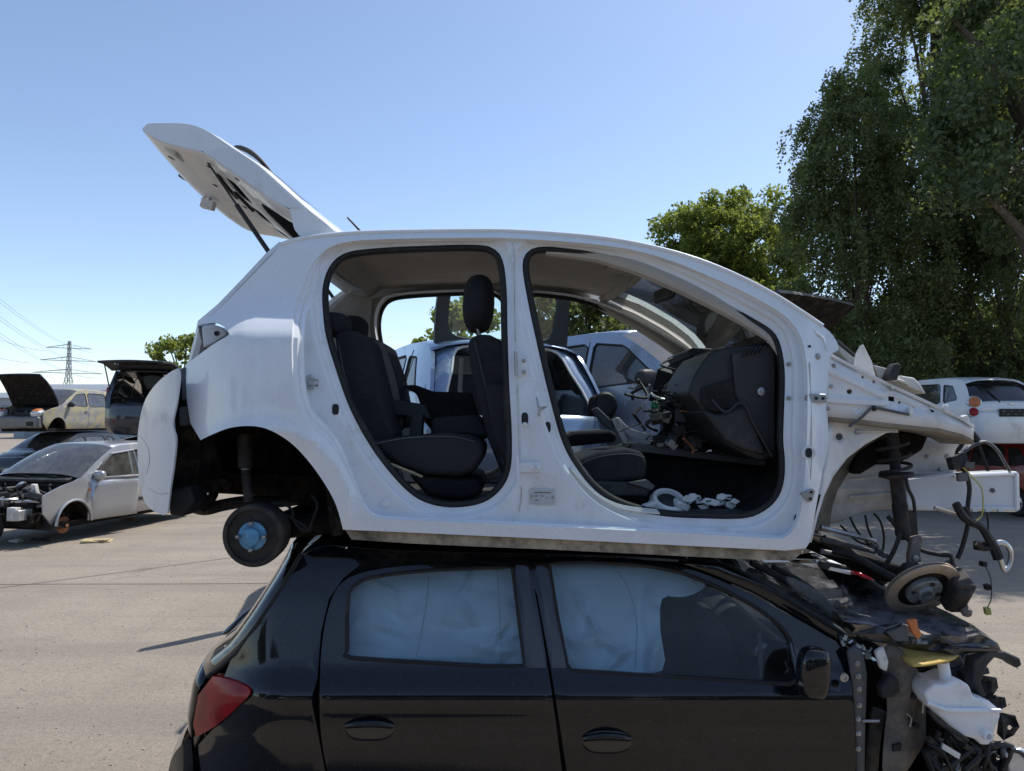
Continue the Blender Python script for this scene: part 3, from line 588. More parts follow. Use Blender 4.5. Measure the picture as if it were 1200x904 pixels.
pl = MB().prism([(621, 573), (650, 574), (650, 592), (621, 591)], Y - 0.003, Y + 0.006).build('type_plate', 'label_grey', WC)
for x0, x1, y in ((626, 645, 577), (627, 630, 581), (634, 637, 581), (640, 641, 583), (627, 631, 586)):
    MB().prism([(x0, y), (x1, y), (x1, y + 1), (x0, y + 1)], Y - 0.0042, Y - 0.002).build('print_line', 'print_dark', pl)
bolt(623, 582, Y - 0.003, 0.004, pl); bolt(648, 583, Y - 0.003, 0.004, pl)
MB().lathe(P(452, 590, yf(452, 590) - 0.002), (0, -1, 0), [(0.016, -0.004), (0.016, 0.003), (0.012, 0.006)], 16).build('hole_plug', 'white_bare', WC)
for x, y in ((924, 427), (924, 467)): bolt(x, y, yf(x, y) - 0.002, 0.006)
for (x, y, rx, ry) in ((948, 531, 3.8, 5.5), (936, 608, 4.8, 4.8)): plug(x, y, rx, ry, Y=yw(x, y) - 0.002 if x > 946 else yf(x, y) - 0.004)
MB().lathe(P(948, 531, yw(948, 531)), (0, -1, 0), [(0.027, -0.004), (0.026, 0.0015), (0.021, 0.0016), (0.020, 0.0005)], 20).build('hole_collar', 'white_bare', WC)
Y = yw(957, 466) - 0.004
h_ = MB().prism([(945, 464), (949, 461), (968, 462), (971, 466), (968, 472), (949, 472), (945, 469)], Y - 0.014, Y + 0.006).build('door_hinge', 'steel', WC, bevel=0.003)
for x in (957, 965): plug(x, 467, 1.8, 1.8, h_, Y - 0.016)
Y = yw(950, 580) - 0.006
h_ = MB().prism([(939, 579), (953, 573), (956, 576), (952, 588), (948, 589)], Y - 0.014, Y + 0.008).build('door_hinge', 'steel', WC, bevel=0.003)
for x, y in ((951, 577), (950, 585)): plug(x, y, 1.6, 1.6, h_, Y - 0.016)
bolt(958, 418, yw(958, 418) - 0.003, 0.009); plug(949, 406, 1.5, 1.5, Y=yw(949, 406) - 0.003)
MB().tube([P(954, 388, yw(954, 388) - 0.002), P(965, 397, yw(965, 397) - 0.002), P(969, 410, yw(969, 410) - 0.002)], 0.004, 6).build('panel_seam', 'white_bare', WC)
# aerial
MB().tube([P(424, 273, 3.45), P(407, 255, 3.45)], [0.006, 0.004], 8).build('roof_aerial', 'wire_black', WC)
# white strips painted in for the sunlit lines along the front sill seal
for k in range(3):
    MB().tube([P(x + k * 1.5, y + k * 2, 2.79 - k * 0.012) for x, y in ((668, 548), (684, 566), (704, 582), (730, 593), (770, 598))], 0.004, 6, smooth=4).build('sunlit_strip', 'wire_white', WC)

# spot welds along the door flanges, sealer beads at the panel joints
m = MB()
for lp in (open_r, open_f):
    for x, y in resample(offset(lp, 17.5), 52):
        if inside(np.array([[x, y]]), offset(line2, -5))[0] and dopen(x, y) > 15: m.lathe(P(x, y, yf(x, y) - 0.0005), (0, -1, 0), [(0.0034, 0), (0.0026, 0.0010), (0.0008, 0.0003)], 7)
for x in range(425, 900, 15): y = np.interp(x, [425, 900], [608, 634]); m.lathe(P(x, y, yw(x, y) - 0.0008), (0, -1, 0), [(0.003, 0), (0.0024, 0.0010), (0.0008, 0.0003)], 7)
m.build('spot_welds', 'white_bare', WC, kind='stuff')
for pts in ([(600, 285), (603, 300), (603, 360), (604, 400)], [(606, 455), (608, 520), (611, 575), (608, 600)], [(949, 425), (951, 500), (950, 560), (944, 612)]):
    MB().tube([P(x, y, (yf(x, y) if 380 < x < 946 else yw(x, y)) - 0.0005) for x, y in pts], 0.0022, 5, smooth=5).build('sealer_bead', 'white_grimy', WC)
for pts, Y_ in (([(396, 400), (404, 440), (420, 485), (436, 515)], 2.973), ([(441, 520), (480, 513), (530, 512), (556, 518)], 2.923), ([(556, 400), (566, 440), (580, 500), (590, 545)], 2.983), ([(672, 548), (700, 536), (735, 532), (755, 536)], 2.973)):
    MB().tube([P(x, y, Y_) for x, y in pts], 0.0022, 5, smooth=5).build('seat_seam', 'grey_plastic', WC)
# ---------------------------------------------------------------- raised tailgate
tg_side = [(217, 146), (240, 153), (270, 173), (300, 193), (325, 215), (345, 233), (362, 248), (380, 262), (393, 273), (388, 278), (357, 280), (346, 269), (340, 245), (330, 241), (315, 232), (280, 207), (242, 180), (236, 177)]
tY0, tY1 = 2.98, 2 * YC - 2.98
TG = None
outer_l = [(393, 274), (380, 262), (362, 248), (345, 233), (325, 215), (300, 193), (270, 173), (240, 153), (217, 146), (190, 145.5), (172, 146), (167, 152)]
inner_l = [(357, 280), (346, 269), (340, 245), (330, 241), (315, 232), (280, 207), (242, 180), (236, 177), (205, 170), (190, 165), (180, 160), (168, 153)]
def tgY(px): return tY0 - 0.04 + 0.02 * sstep(236, 212, px)
def prow(px, py, n=12, crown=0.03, sgn=1):
    p = P(px, py, tgY(px)); q = Vector((p.x, 2 * YC - p.y, p.z)); nrm = Vector((0.5, 0, 0.87)) * sgn
    sag = 0.11 * min(1, max(0, (393 - px) / 226)); return [p.lerp(q, k / n) + nrm * crown * (1 - (2 * k / n - 1) ** 4) + Vector((0, 0, -sag * k / n)) for k in range(n + 1)]
ol = resample(sp(outer_l, 3), 30, False); il = resample(sp(inner_l, 3), 30, False)
k_gl = [i for i, q in enumerate(ol) if q[0] > 262]
TG = MB().loft([prow(x, y, crown=0.04) for x, y in ol], closed=False).build('tailgate', 'white_paint', WC, smooth=40, solid=0.003)
# rim faces closing outer skin to inner skin on both edges
for sg in (0, 1):
    a = [P(x, y, tgY(x)) for x, y in ol]; b = [P(x, y, tgY(x)) for x, y in il]
    c = [p.lerp(q, 0.5) for p, q in zip(a, b)]
    fm = lambda p, x: Vector((p.x, 2 * YC - p.y, p.z - 0.11 * min(1, max(0, (393 - x) / 226)))) if sg else p
    m = MB().loft([[fm(p, q[0]) for p, q in zip(a, ol)], [fm(p, q[0]) for p, q in zip(b, il)]], closed=False); m.build('tailgate_side', 'white_paint', TG, smooth=40)
    # blue-grey quarter glass strip let into the near edge
    g = [(243, 181), (247, 176), (262, 173), (275, 178), (300, 197), (330, 224), (352, 244), (338, 243.5), (330, 240), (315, 231), (280, 206)]
    m = MB().poly3([P(x, y, 2.936) for x, y in g], (0, 0.006, 0)); (m.mirror_y(YC) if sg else m).build('quarter_glass', 'white_scuffed', TG, smooth=0)
# inner skin: panel in (px, across) space with openings
def T3(u, v):
    """u along the inner profile 0..1, v across 0..1"""
    q = il[min(int(u * 29), 29)]; f_ = u * 29 - int(u * 29); q2 = il[min(int(u * 29) + 1, 29)]
    x, y = q[0] + (q2[0] - q[0]) * f_, q[1] + (q2[1] - q[1]) * f_
    p = P(x, y, tgY(x)); return Vector((p.x, p.y + (2 * YC - 2 * p.y) * v, p.z)) + Vector((-0.5, 0, -0.87)) * 0.03 * (1 - (2 * v - 1) ** 2) + Vector((0, 0, -0.11 * v * u))
def rr(u0, u1, v0, v1, n=5):
    c = []; ru, rv = (u1 - u0) * 0.25, (v1 - v0) * 0.25
    for cu, cv, a0 in ((u1 - ru, v1 - rv, 0), (u0 + ru, v1 - rv, 90), (u0 + ru, v0 + rv, 180), (u1 - ru, v0 + rv, 270)):
        c += [(cu + ru * math.cos(R(a0 + 90 * k / n)), cv + rv * math.sin(R(a0 + 90 * k / n))) for k in range(n + 1)]
    return c
h_glass = rr(0.17, 0.46, 0.16, 0.84); h_acc = [rr(0.56, 0.64, 0.14, 0.34), rr(0.56, 0.64, 0.42, 0.60), rr(0.56, 0.64, 0.70, 0.88)]
rim_uv = [(k / 30, 0) for k in range(30)] + [(1, k / 12) for k in range(12)] + [(1 - k / 30, 1) for k in range(30)] + [(0, 1 - k / 12) for k in range(12)]
m = MB().panel(rim_uv, T3, [h_glass, *h_acc], 0.05); m.build('inner_panel', 'white_bare', TG, smooth=40, solid=0.004)
m = MB().loft([[T3(*q) for q in h_glass], [T3(*q) + Vector((0.03, 0, 0.05)) for q in h_glass]]); m.build('glass_reveal', 'rubber', TG)
m = MB().panel(h_glass, lambda u, v: T3(u, v) + Vector((0.03, 0, 0.05)), step=0.1); m.build('rear_glass', 'glass_tint', TG)
for h in h_acc:
    m = MB().panel(h, lambda u, v: T3(u, v) + Vector((0.02, 0, 0.045))); m.build('access_cavity', 'grey_plastic', TG)
    m = MB().loft([[T3(*q) for q in h], [T3(*q) + Vector((0.02, 0, 0.045)) for q in h]]); m.build('cavity_wall', 'grey_plastic', TG)
for q in ((0.72, 0.12), (0.72, 0.5), (0.78, 0.3), (0.93, 0.14), (0.5, 0.05)):
    p = T3(*q); MB().lathe(p, (-0.5, 0, -0.87), [(0.016, 0), (0.016, 0.004), (0.005, 0.005)], 12).build('rubber_buffer', 'rubber', TG)
p = T3(0.88, 0.06); MB().box(p + Vector((0, 0.03, -0.004)), (0.06, 0.09, 0.02), (0, 0.6, 0)).build('lamp_recess', 'white_grimy', TG, bevel=0.008)
MB().tube([T3(0.70, 0.16) + Vector((0, 0, -0.01)), T3(0.66, 0.3) + Vector((0, 0, -0.03)), T3(0.62, 0.22) + Vector((0, 0, -0.03)), T3(0.58, 0.36) + Vector((0, 0, -0.03))], 0.008, 6, smooth=5).build('wiring', 'wire_black', TG)
lt = MB().tube([P(249, 224, 3.5), P(247, 232, 3.5), P(244, 236, 3.5)], 0.008, 8).build('latch', 'steel', TG)
MB().box(P(244, 240, 3.5), (0.065, 0.04, 0.045), (0, 0.25, 0)).build('latch_body', 'white_plastic', lt, bevel=0.006)
MB().tube([P(236, 234, 3.5), P(243, 229, 3.5), P(252, 233, 3.5)], 0.005, 6).build('latch_wire', 'wire_white', lt)
MB().box(P(217, 209, 3.4), (0.05, 0.05, 0.02), (0, 0.5, 0)).build('tailgate_handle', 'grey_plastic', TG, bevel=0.006)
og = [q for q in ol if 258 < q[0] < 350]
MB().loft([[v + Vector((.002, 0, .004)) for v in prow(x, y, crown=0.04)[1:-1]] for x, y in og], closed=False).build('outer_glass', 'gloss_trim', TG, smooth=50)
# gas struts, wiper
for sg in (0, 1):
    A, B = P(234, 177, 3.04), P(318, 300, 3.0); K = A.lerp(B, 0.52); f_ = (lambda m: m.mirror_y(YC)) if sg else (lambda m: m)
    g = f_(MB().tube([A, K], 0.0045, 8)).build('gas_strut', 'wire_black', WC)
    f_(MB().tube([K, B], 0.010, 10)).build('strut_cylinder', 'wire_black', g); f_(MB().lathe(A, (0, -1, 0), [(0.012, -0.01), (0.014, 0.004), (0.008, 0.01)], 10)).build('strut_ball', 'wire_black', g)
w_ = MB().tube([P(x, y, 3.25) for x, y in ((275, 173), (282, 173.5), (294, 179), (306, 189), (318, 203), (329, 218))], [0.010, 0.016, 0.018, 0.014, 0.010, 0.006], 8, smooth=3, flat=0.7).build('rear_wiper', 'wire_black', TG)
MB().box(P(314, 205, 3.25), (0.06, 0.05, 0.03), (0, 0.75, 0)).build('wiper_mount', 'wire_black', w_, bevel=0.006)
# ---------------------------------------------------------------- bare front structure
def circ(x, y, r, n=10, ry=None): return [(x + r * math.cos(2 * PI * k / n), y + (ry or r) * math.sin(2 * PI * k / n)) for k in range(n)]
YR = 2.845
rail = [(969, 422), (974, 417), (1000, 430.5), (1045, 453), (1090, 473.5), (1128, 491.5), (1141, 501), (1141, 516), (1128, 509), (1100, 502), (1050, 497), (1000, 491), (964, 488), (968, 470)]
rh = [circ(995.5, 459, 3.2), circ(1011, 442, 1.6), circ(1024, 447.5, 1.8), [(1041, 464.5), (1048, 465.5), (1048, 471), (1041, 470)], circ(1093, 480.5, 3), circ(1006, 480, 1.1), circ(1054, 472, 1.5), circ(1070, 478, 1.2)]
def yrail(x, y):
    d = 0
    for (x0, y0, x1, y1) in ((972, 434, 1034, 463), (970, 469, 1034, 473)):
        t = max(0, min(1, ((x - x0) * (x1 - x0) + (y - y0) * (y1 - y0)) / ((x1 - x0) ** 2 + (y1 - y0) ** 2))); dd = math.hypot(x - x0 - t * (x1 - x0), y - y0 - t * (y1 - y0))
        d = max(d, 0.013 * sstep(5.5, 2.5, dd))
    return YR - d
rx_ = []
for (x0, y0, x1, y1) in ((972, 434, 1034, 463), (970, 469, 1034, 473)):
    L_ = math.hypot(x1 - x0, y1 - y0); tx, ty = (x1 - x0) / L_, (y1 - y0) / L_
    rx_ += [(x0 + tx * s_ - ty * o_, y0 + ty * s_ + tx * o_) for o_ in (-6.5, -5, -3.8, -2.6, 0, 2.6, 3.8, 5, 6.5) for s_ in np.arange(2, L_ + 6.5, 2.5)]
_rp = np.array(rx_); ok_ = inside(_rp, offset(rail, -1.5))
for h_ in rh: ok_ &= ~inside(_rp, offset(h_, 1.2))
rx_ = [tuple(q) for q, k in zip(_rp, ok_) if k]
m = MB().panel(rail, lambda x, y: P(x, y, yrail(x, y)), rh, 0, extra=rx_); fr_o = m.build('wing_rail', 'white_bare', WC, smooth=38, solid=0.003); m.mirror_y(YC).build('wing_rail', 'white_bare', WC, smooth=38)
tp = [(974, 417), (1000, 430.5), (1045, 453), (1090, 473.5), (1128, 491.5), (1141, 501)]
a = [P(x, y - 1.5, YR - 0.004) for x, y in tp]; b = [p + Vector((0, 0.10, 0.012)) for p in a]
m = MB().loft([[p + Vector((0, 0, -0.012)) for p in a], a, b], closed=False); m.build('rail_top', 'white_bare', fr_o, solid=0.003)
m = MB().loft([[P(x, y + 6, YR + 0.07) for x, y in tp], [P(x, y + 20, YR + 0.05) for x, y in tp]], closed=False); m.build('rail_inner', 'underseal', fr_o)
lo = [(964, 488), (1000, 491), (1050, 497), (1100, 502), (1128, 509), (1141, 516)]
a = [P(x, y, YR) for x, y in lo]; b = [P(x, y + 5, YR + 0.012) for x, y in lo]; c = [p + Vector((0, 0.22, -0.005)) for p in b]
m = MB().loft([a, b, c], closed=False); m.build('rail_underside', 'underside_shade', fr_o, solid=0.003)
for x, y in ((977, 429), (974, 453), (970, 479), (1045, 456)): bolt(x, y, YR - 0.002, 0.006, fr_o)
for x, y in ((1063, 482), (1104, 479)): MB().box(P(x + 4, y, YR - 0.012), (0.016, 0.02, 0.03)).build('clip', 'white_plastic', fr_o, bevel=0.003)
MB().tube([P(x, y, YR - 0.014) for x, y in ((995, 500), (1009, 490), (1020, 479), (1026, 478), (1045, 482), (1065, 486))], 0.006, 6).build('brake_pipe', 'grey_plastic', fr_o)
MB().tube([P(1023, 477, YR - 0.012), P(1025, 481, YR - 0.02)], 0.009, 8).build('pipe_clip', 'rubber', fr_o)
# front flange plate with the arch, wheelhouse, inner wing, chassis leg
fa = [(972, 491), (1000, 493), (1050, 499), (1053, 505), (1038, 508), (1014, 521), (993, 537), (977, 558), (966, 581), (958, 607), (951, 636), (946, 636), (954, 600), (964, 556), (970, 520)]
m = MB().panel(fa, lambda x, y: P(x, y, 2.86 + 0.07 * sstep(958, 990, x) * sstep(600, 560, y)), [circ(983.5, 512, 4.2), circ(1004, 505.5, 3.2)], 6); m.build('arch_plate', 'white_bare', WC, solid=0.003); m.mirror_y(YC).build('arch_plate', 'white_bare', WC)
m = MB().tube([P(1003, 506, 2.915), P(1025, 505, 2.91), P(1052, 506, 2.91)], 0.005, 6); m.build('clip_rod', 'wire_white', WC)
ae = sp([(1053, 505), (1038, 508), (1014, 521), (993, 537), (977, 558), (966, 581), (958, 607), (951, 636)], 4)
a = [P(x, y, 2.862 + 0.07 * sstep(958, 990, x) * sstep(600, 560, y)) for x, y in ae]; ci = resample(sp([(1056, 520), (1038, 525), (1016, 536), (998, 550), (986, 568), (978, 586), (974, 602), (972, 624)], 4), len(ae), False); c = [P(x, y, 3.13) for x, y in ci]; b = [p.lerp(q, .5) + Vector((-.03, 0, .03)) for p, q in zip(a, c)]
m = MB().loft([a, b, c], closed=False); m.build('wheelhouse', 'liner', WC); m.mirror_y(YC).build('wheelhouse', 'liner', WC)
iw = [(972, 500), (1060, 503), (1100, 507), (1135, 512), (1139, 525), (1120, 540), (1117, 556), (1145, 556), (1145, 598), (1062, 599), (1040, 597), (1010, 600), (985, 612), (960, 616)]
def yi(x, y): return 3.15 - 0.03 * math.exp(-((y - 575) / 10) ** 2) - 0.05 * math.exp(-(((x - 1110) / 26) ** 2 + ((y - 520) / 14) ** 2)) + 0.04 * math.exp(-((x - 1040) / 30) ** 2) * sstep(560, 510, y)
m = MB().panel(iw, lambda x, y: P(x, y, yi(x, y)), [circ(1116, 573, 1.2), circ(1078, 588, 1.2)], 7); inw = m.build('inner_wing', 'white_grimy', WC, smooth=45, solid=0.003); m.mirror_y(YC).build('inner_wing', 'white_grimy', WC, smooth=45)
for y0 in (556, 577): MB().tube([P(995, y0 + 6, yi(995, y0) - 0.004), P(1060, y0, yi(1060, y0) - 0.004), P(1120, y0 - 3, yi(1120, y0) - 0.004)], 0.007, 6).build('pressed_rib', 'white_grimy', inw)
for x, y in ((1102, 551), (1110, 535), (1087, 535), (1109, 562)): bolt(x, y, yi(x, y) - 0.003, 0.008, inw)
# dark pocket above the strut
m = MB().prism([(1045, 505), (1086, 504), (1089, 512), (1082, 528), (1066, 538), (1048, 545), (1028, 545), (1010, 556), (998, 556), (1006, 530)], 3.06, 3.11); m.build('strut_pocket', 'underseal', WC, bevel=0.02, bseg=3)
for sg in (0, 1):
    f_ = (lambda m: m.mirror_y(YC)) if sg else (lambda m: m)
    lg = [(1062, 562), (1112, 556), (1192, 552.5), (1195, 556), (1196, 597), (1191, 600.5), (1120, 599), (1062, 598)]
    m = MB().prism(lg, 3.07, 3.16); cl = f_(m).build('chassis_leg', 'white_scuffed', WC, bevel=0.006)
    for pts in ([(1190, 554), (1191, 598)], [(1118, 559), (1188, 556)], [(1118, 595), (1188, 596)]):
        f_(MB().tube([P(x, y, 3.066) for x, y in pts], 0.007, 6)).build('pressed_edge', 'white_scuffed', cl)
    for k, x in enumerate((1125, 1140, 1155, 1170)): f_(MB().prism([(x, 594), (x + 6, 594), (x + 6, 600), (x, 600)], 3.06, 3.07)).build('pressed_tab', 'white_scuffed', cl)
    f_(MB().lathe(P(1163, 575, 3.068), (0, -1, 0), [(0.010, 0), (0.010, 0.003), (0.004, 0.004)], 12)).build('hole_plug', 'grey_plastic', cl)
    # strut with coil spring
    ax0, ax1 = P(1044, 503, 3.0), P(1060, 640, 3.0)
    def on(t, dx=0): 
        p = ax0.lerp(ax1, t); p.x += dx; return p
    d = (ax1 - ax0).normalized()
    stt = f_(MB().lathe(on(0.38), d, [(0.020, 0), (0.034, 0.005), (0.034, 0.02), (0.027, 0.03), (0.027, 0.12), (0.030, 0.13), (0.030, 0.25), (0.022, 0.27)], 16)).build('strut', 'brake_black', WC)
    f_(MB().lathe(on(0.0), d, [(0.03, 0), (0.026, 0.03), (0.028, 0.05), (0.022, 0.08), (0.026, 0.11), (0.020, 0.14), (0.022, 0.17)], 14)).build('rubber_gaiter', 'rubber', stt)
    u = d.orthogonal().normalized(); v = d.cross(u); pts = []
    for k in range(90):
        t = k / 89; a = t * 2 * PI * 3.6; pts.append(on(0.05 + 0.36 * t) + (u * math.cos(a) + v * math.sin(a)) * (0.055 + 0.006 * math.sin(PI * t)))
    f_(MB().tube(pts, 0.0072, 7)).build('coil_spring', 'brake_black', stt)
    f_(MB().lathe(on(0.40), d, [(0.03, -0.012), (0.066, -0.008), (0.068, 0.002), (0.05, 0.008), (0.03, 0.014)], 18)).build('spring_seat', 'brake_black', stt)
    f_(MB().prism([(1066, 598), (1074, 600), (1076, 630), (1072, 633), (1066, 628)], 2.985, 2.99).poly3([P(x, y, 3.01) for x, y in ((1066, 598), (1074, 600), (1076, 630), (1072, 633), (1066, 628))], (0, 0.005, 0))).build('strut_bracket', 'brake_black', stt)
    f_(MB().tube([P(1061, 556, 2.96), P(1064, 572, 2.95), P(1070, 585, 2.95), P(1072, 600, 2.96)], 0.007, 7, smooth=4)).build('brake_hose', 'wire_black', stt)
    # hanging hub with disc and caliper
    nrm = Vector((0.08, -math.cos(R(38)), -math.sin(R(38)))).normalized(); c = P(1079, 687, 2.86)
    dc = f_(MB().lathe(c, nrm, [(0.097, 0.0), (0.141, 0.0), (0.142, 0.002), (0.142, 0.006), (0.133, 0.008), (0.133, 0.012), (0.142, 0.014), (0.142, 0.020), (0.140, 0.021), (0.100, 0.021), (0.098, 0.016), (0.097, 0.004)], 48)).build('brake_disc', 'disc_face', WC, smooth=35)
    f_(MB().lathe(c, nrm, [(0.070, -0.01), (0.068, 0.030), (0.063, 0.034), (0.036, 0.034), (0.033, 0.038), (0.031, 0.046), (0.021, 0.046), (0.019, 0.025), (0.004, 0.025)], 32)).build('disc_hat', 'hub_grey', dc, smooth=35)
    f_(MB().lathe(c, nrm, [(0.101, 0.014), (0.099, -0.008), (0.06, -0.008)], 32)).build('disc_well', 'underseal', dc)
    u = nrm.orthogonal().normalized(); v = nrm.cross(u)
    for k in range(4): f_(MB().lathe(c + nrm * 0.034 + (u * math.cos(k * PI / 2 + .5) + v * math.sin(k * PI / 2 + .5)) * 0.052, nrm, [(0.009, -0.004), (0.009, 0.004), (0.005, 0.0045)], 10)).build('stud_hole', 'rubber', dc)
    q = c + Vector((0.125, 0.0, -0.005)) + nrm * 0.01
    Mx = Matrix((Vector((1, 0, 0)), nrm, Vector((1, 0, 0)).cross(nrm))).transposed()
    ca = f_(MB().box(q, (0.075, 0.10, 0.15), Mx).box(q + nrm * 0.05 + Vector((-0.01, 0, 0)), (0.06, 0.035, 0.12), Mx)).build('brake_caliper', 'brake_black', WC, bevel=0.012, bseg=2)
    f_(MB().lathe(q + Vector((0.02, 0, 0.05)), nrm, [(0.02, -0.07), (0.02, 0.05), (0.012, 0.06)], 12).lathe(q + Vector((0.02, 0, -0.05)), nrm, [(0.02, -0.07), (0.02, 0.05), (0.012, 0.06)], 12)).build('caliper_piston', 'cast_iron', ca)
    kn = f_(MB().prism([(1066, 661), (1066, 650), (1070, 630), (1080, 628), (1082, 634), (1079, 650), (1081, 662)], 2.92, 2.95)).build('knuckle', 'cast_iron', WC, bevel=0.005)
    f_(MB().box(c - nrm * 0.05, (0.12, 0.07, 0.12), Mx)).build('hub_carrier', 'brake_black', kn, bevel=0.03, bseg=3)
    f_(MB().lathe(P(1073, 654, 2.915), (0, -1, 0), [(0.012, 0), (0.012, 0.004), (0.006, 0.005)], 12)).build('bolt', 'steel', kn)
    f_(MB().tube([P(975, 645, 3.1), P(1000, 652, 3.06), P(1030, 668, 2.98), P(1055, 682, 2.95)], [0.03, 0.028, 0.024, 0.03], 8, smooth=3, flat=0.6)).build('control_arm', 'brake_black', WC)
    f_(MB().tube([P(1040, 605, 3.02), P(1060, 628, 2.98), P(1078, 644, 2.93), P(1100, 650, 2.9), P(1114, 652, 2.88), P(1118, 664, 2.86)], 0.009, 8, smooth=4)).build('link_rod', 'brake_black', WC)
    f_(MB().tube([P(1055, 625, 2.98), P(1050, 640, 2.97), P(1042, 656, 2.98), P(1030, 672, 3.0)], 0.009, 8, smooth=4)).build('track_rod', 'brake_black', WC)
# engine subframe remains, drive shaft
MB().tube([P(965, 632, 3.2), P(985, 640, 3.2), P(1010, 660, 3.15), P(1036, 680, 3.05)], [0.02, 0.03, 0.022, 0.03], 10, smooth=3).build('drive_shaft', 'brake_black', WC)
m = MB().box(P(985, 648, 3.5), (0.20, 1.0, 0.07), (0, 0.25, 0)); m.build('subframe', 'underseal', WC, bevel=0.015)
for k in range(4): MB().tube([P(962, 618 + k * 14, 3.05 + 0.05 * k), P(1000, 628 + k * 13, 3.05 + 0.05 * k), P(1025, 634 + k * 13, 3.1 + 0.05 * k)], 0.010, 7).build('coolant_pipe', 'grey_plastic' if k % 2 else 'steel', WC)
# bonnet-gap junk over the rail: torn bracket, strut top, cowl
MB().prism([(1000, 433), (1003, 415), (1008, 406), (1012, 404), (1017, 414), (1022, 424), (1026, 440), (1030, 447)], 2.94, 2.948).build('torn_bracket', 'white_grimy', WC, bevel=0.002)
MB().prism([(1024, 428), (1040, 432), (1052, 440), (1050, 448), (1030, 444)], 3.0, 3.05).build('torn_bracket', 'white_grimy', WC, bevel=0.004)
MB().prism([(1040, 446), (1048, 428), (1052, 425), (1057, 428), (1052, 446)], 2.93, 2.99).build('rubber_stop', 'rubber', WC, bevel=0.006)
MB().tube([P(981, 400, 3.0), P(1000, 416, 3.0), P(1030, 432, 3.05), P(1050, 440, 3.1)], 0.008, 6).build('bonnet_cable', 'wire_black', WC)
MB().prism([(982, 402), (1000, 417), (1020, 432), (1060, 446), (1068, 452), (1000, 432), (984, 414)], 3.05, 3.9).build('scuttle_panel', 'white_grimy', WC, bevel=0.01)
MB().prism([(1054, 440), (1072, 443), (1080, 452), (1086, 462), (1060, 452)], 3.1, 3.4).build('headlamp_mount', 'white_grimy', WC, bevel=0.006)
# looms at the nose
noz = [([(1104, 480), (1118, 488), (1130, 498), (1134, 510), (1128, 520), (1122, 530), (1123, 540), (1132, 556), (1136, 572), (1134, 595), (1134, 615), (1128, 640), (1122, 655)], 3.0, 0.009, 'wire_black'),
       ([(1130, 505), (1140, 508), (1146, 516), (1141, 514)], 2.98, 0.010, 'wire_black'),
       ([(1142, 512), (1150, 530), (1158, 552)], 3.0, 0.007, 'rubber'),
       ([(1124, 532), (1140, 522), (1155, 518), (1168, 527), (1178, 543), (1184, 554)], 2.98, 0.006, 'wire_white'),
       ([(1130, 530), (1145, 521), (1158, 519), (1172, 532), (1183, 552)], 2.97, 0.005, 'grey_plastic'),
       ([(1126, 545), (1140, 560), (1150, 572), (1152, 590), (1150, 605), (1142, 612)], 2.97, 0.003, 'wire_yellow'),
       ([(1157, 600), (1158, 616), (1158, 640)], 2.97, 0.004, 'wire_black'),
       ([(1095, 595), (1110, 600), (1124, 604)], 2.99, 0.008, 'trim_beige'),
       ([(1120, 590), (1128, 604), (1138, 612), (1150, 618), (1158, 630), (1164, 640), (1170, 655)], 2.95, [0.016, 0.018, 0.015, 0.018, 0.02], 'rubber'),
       ([(1172, 655), (1177, 668), (1183, 660), (1184, 646), (1178, 637), (1170, 636), (1166, 640)], 2.95, 0.010, 'alloy'),
       ([(1153, 661), (1160, 675), (1162, 690), (1161, 704), (1157, 712)], 2.95, 0.002, 'wire_black'),
       ([(1145, 637), (1152, 643), (1160, 642)], 2.95, 0.012, 'brake_black')]
for pts, Y, r_, mt in noz: MB().tube([P(x, y, Y) for x, y in pts], r_, 7, smooth=4).build('hose' if mt in ('rubber', 'alloy') else 'wire', mt, WC)
for (x, y, w_, h_, mt) in ((1128, 506, 0.05, 0.06, 'grey_plastic'), (1128, 492, 0.035, 0.03, 'white_plastic'), (1122, 541, 0.08, 0.05, 'rubber'), (1127, 559, 0.035, 0.035, 'grey_plastic'), (1134, 545, 0.04, 0.025, 'grey_plastic'), (1152, 661, 0.02, 0.02, 'rubber'), (1157, 688, 0.02, 0.022, 'rubber'), (1157, 716, 0.022, 0.028, 'wire_yellow'), (1150, 640, 0.05, 0.035, 'brake_black'), (1131, 602, 0.03, 0.05, 'rubber')):
    MB().box(P(x, y, 2.97), (w_, 0.03, h_), (0, lm.uniform(-.5, .5), lm.uniform(-.4, .4))).build('connector', mt, WC, bevel=0.003)
for pts in ([(996, 606), (1003, 620), (1014, 634), (1030, 646)], [(1014, 604), (1018, 622), (1028, 640), (1040, 652)], [(1024, 602), (1032, 612), (1036, 630), (1034, 650)], [(985, 616), (1004, 634), (1022, 640)]):
    MB().tube([P(x, y, 3.12) for x, y in pts], 0.005, 6, smooth=4).build('wire', 'wire_black', WC)
    x, y = pts[-1]; MB().box(P(x, y, 3.12), (.03, .02, .022), (0, .5, 0)).build('connector', 'grey_plastic', WC, bevel=.003)
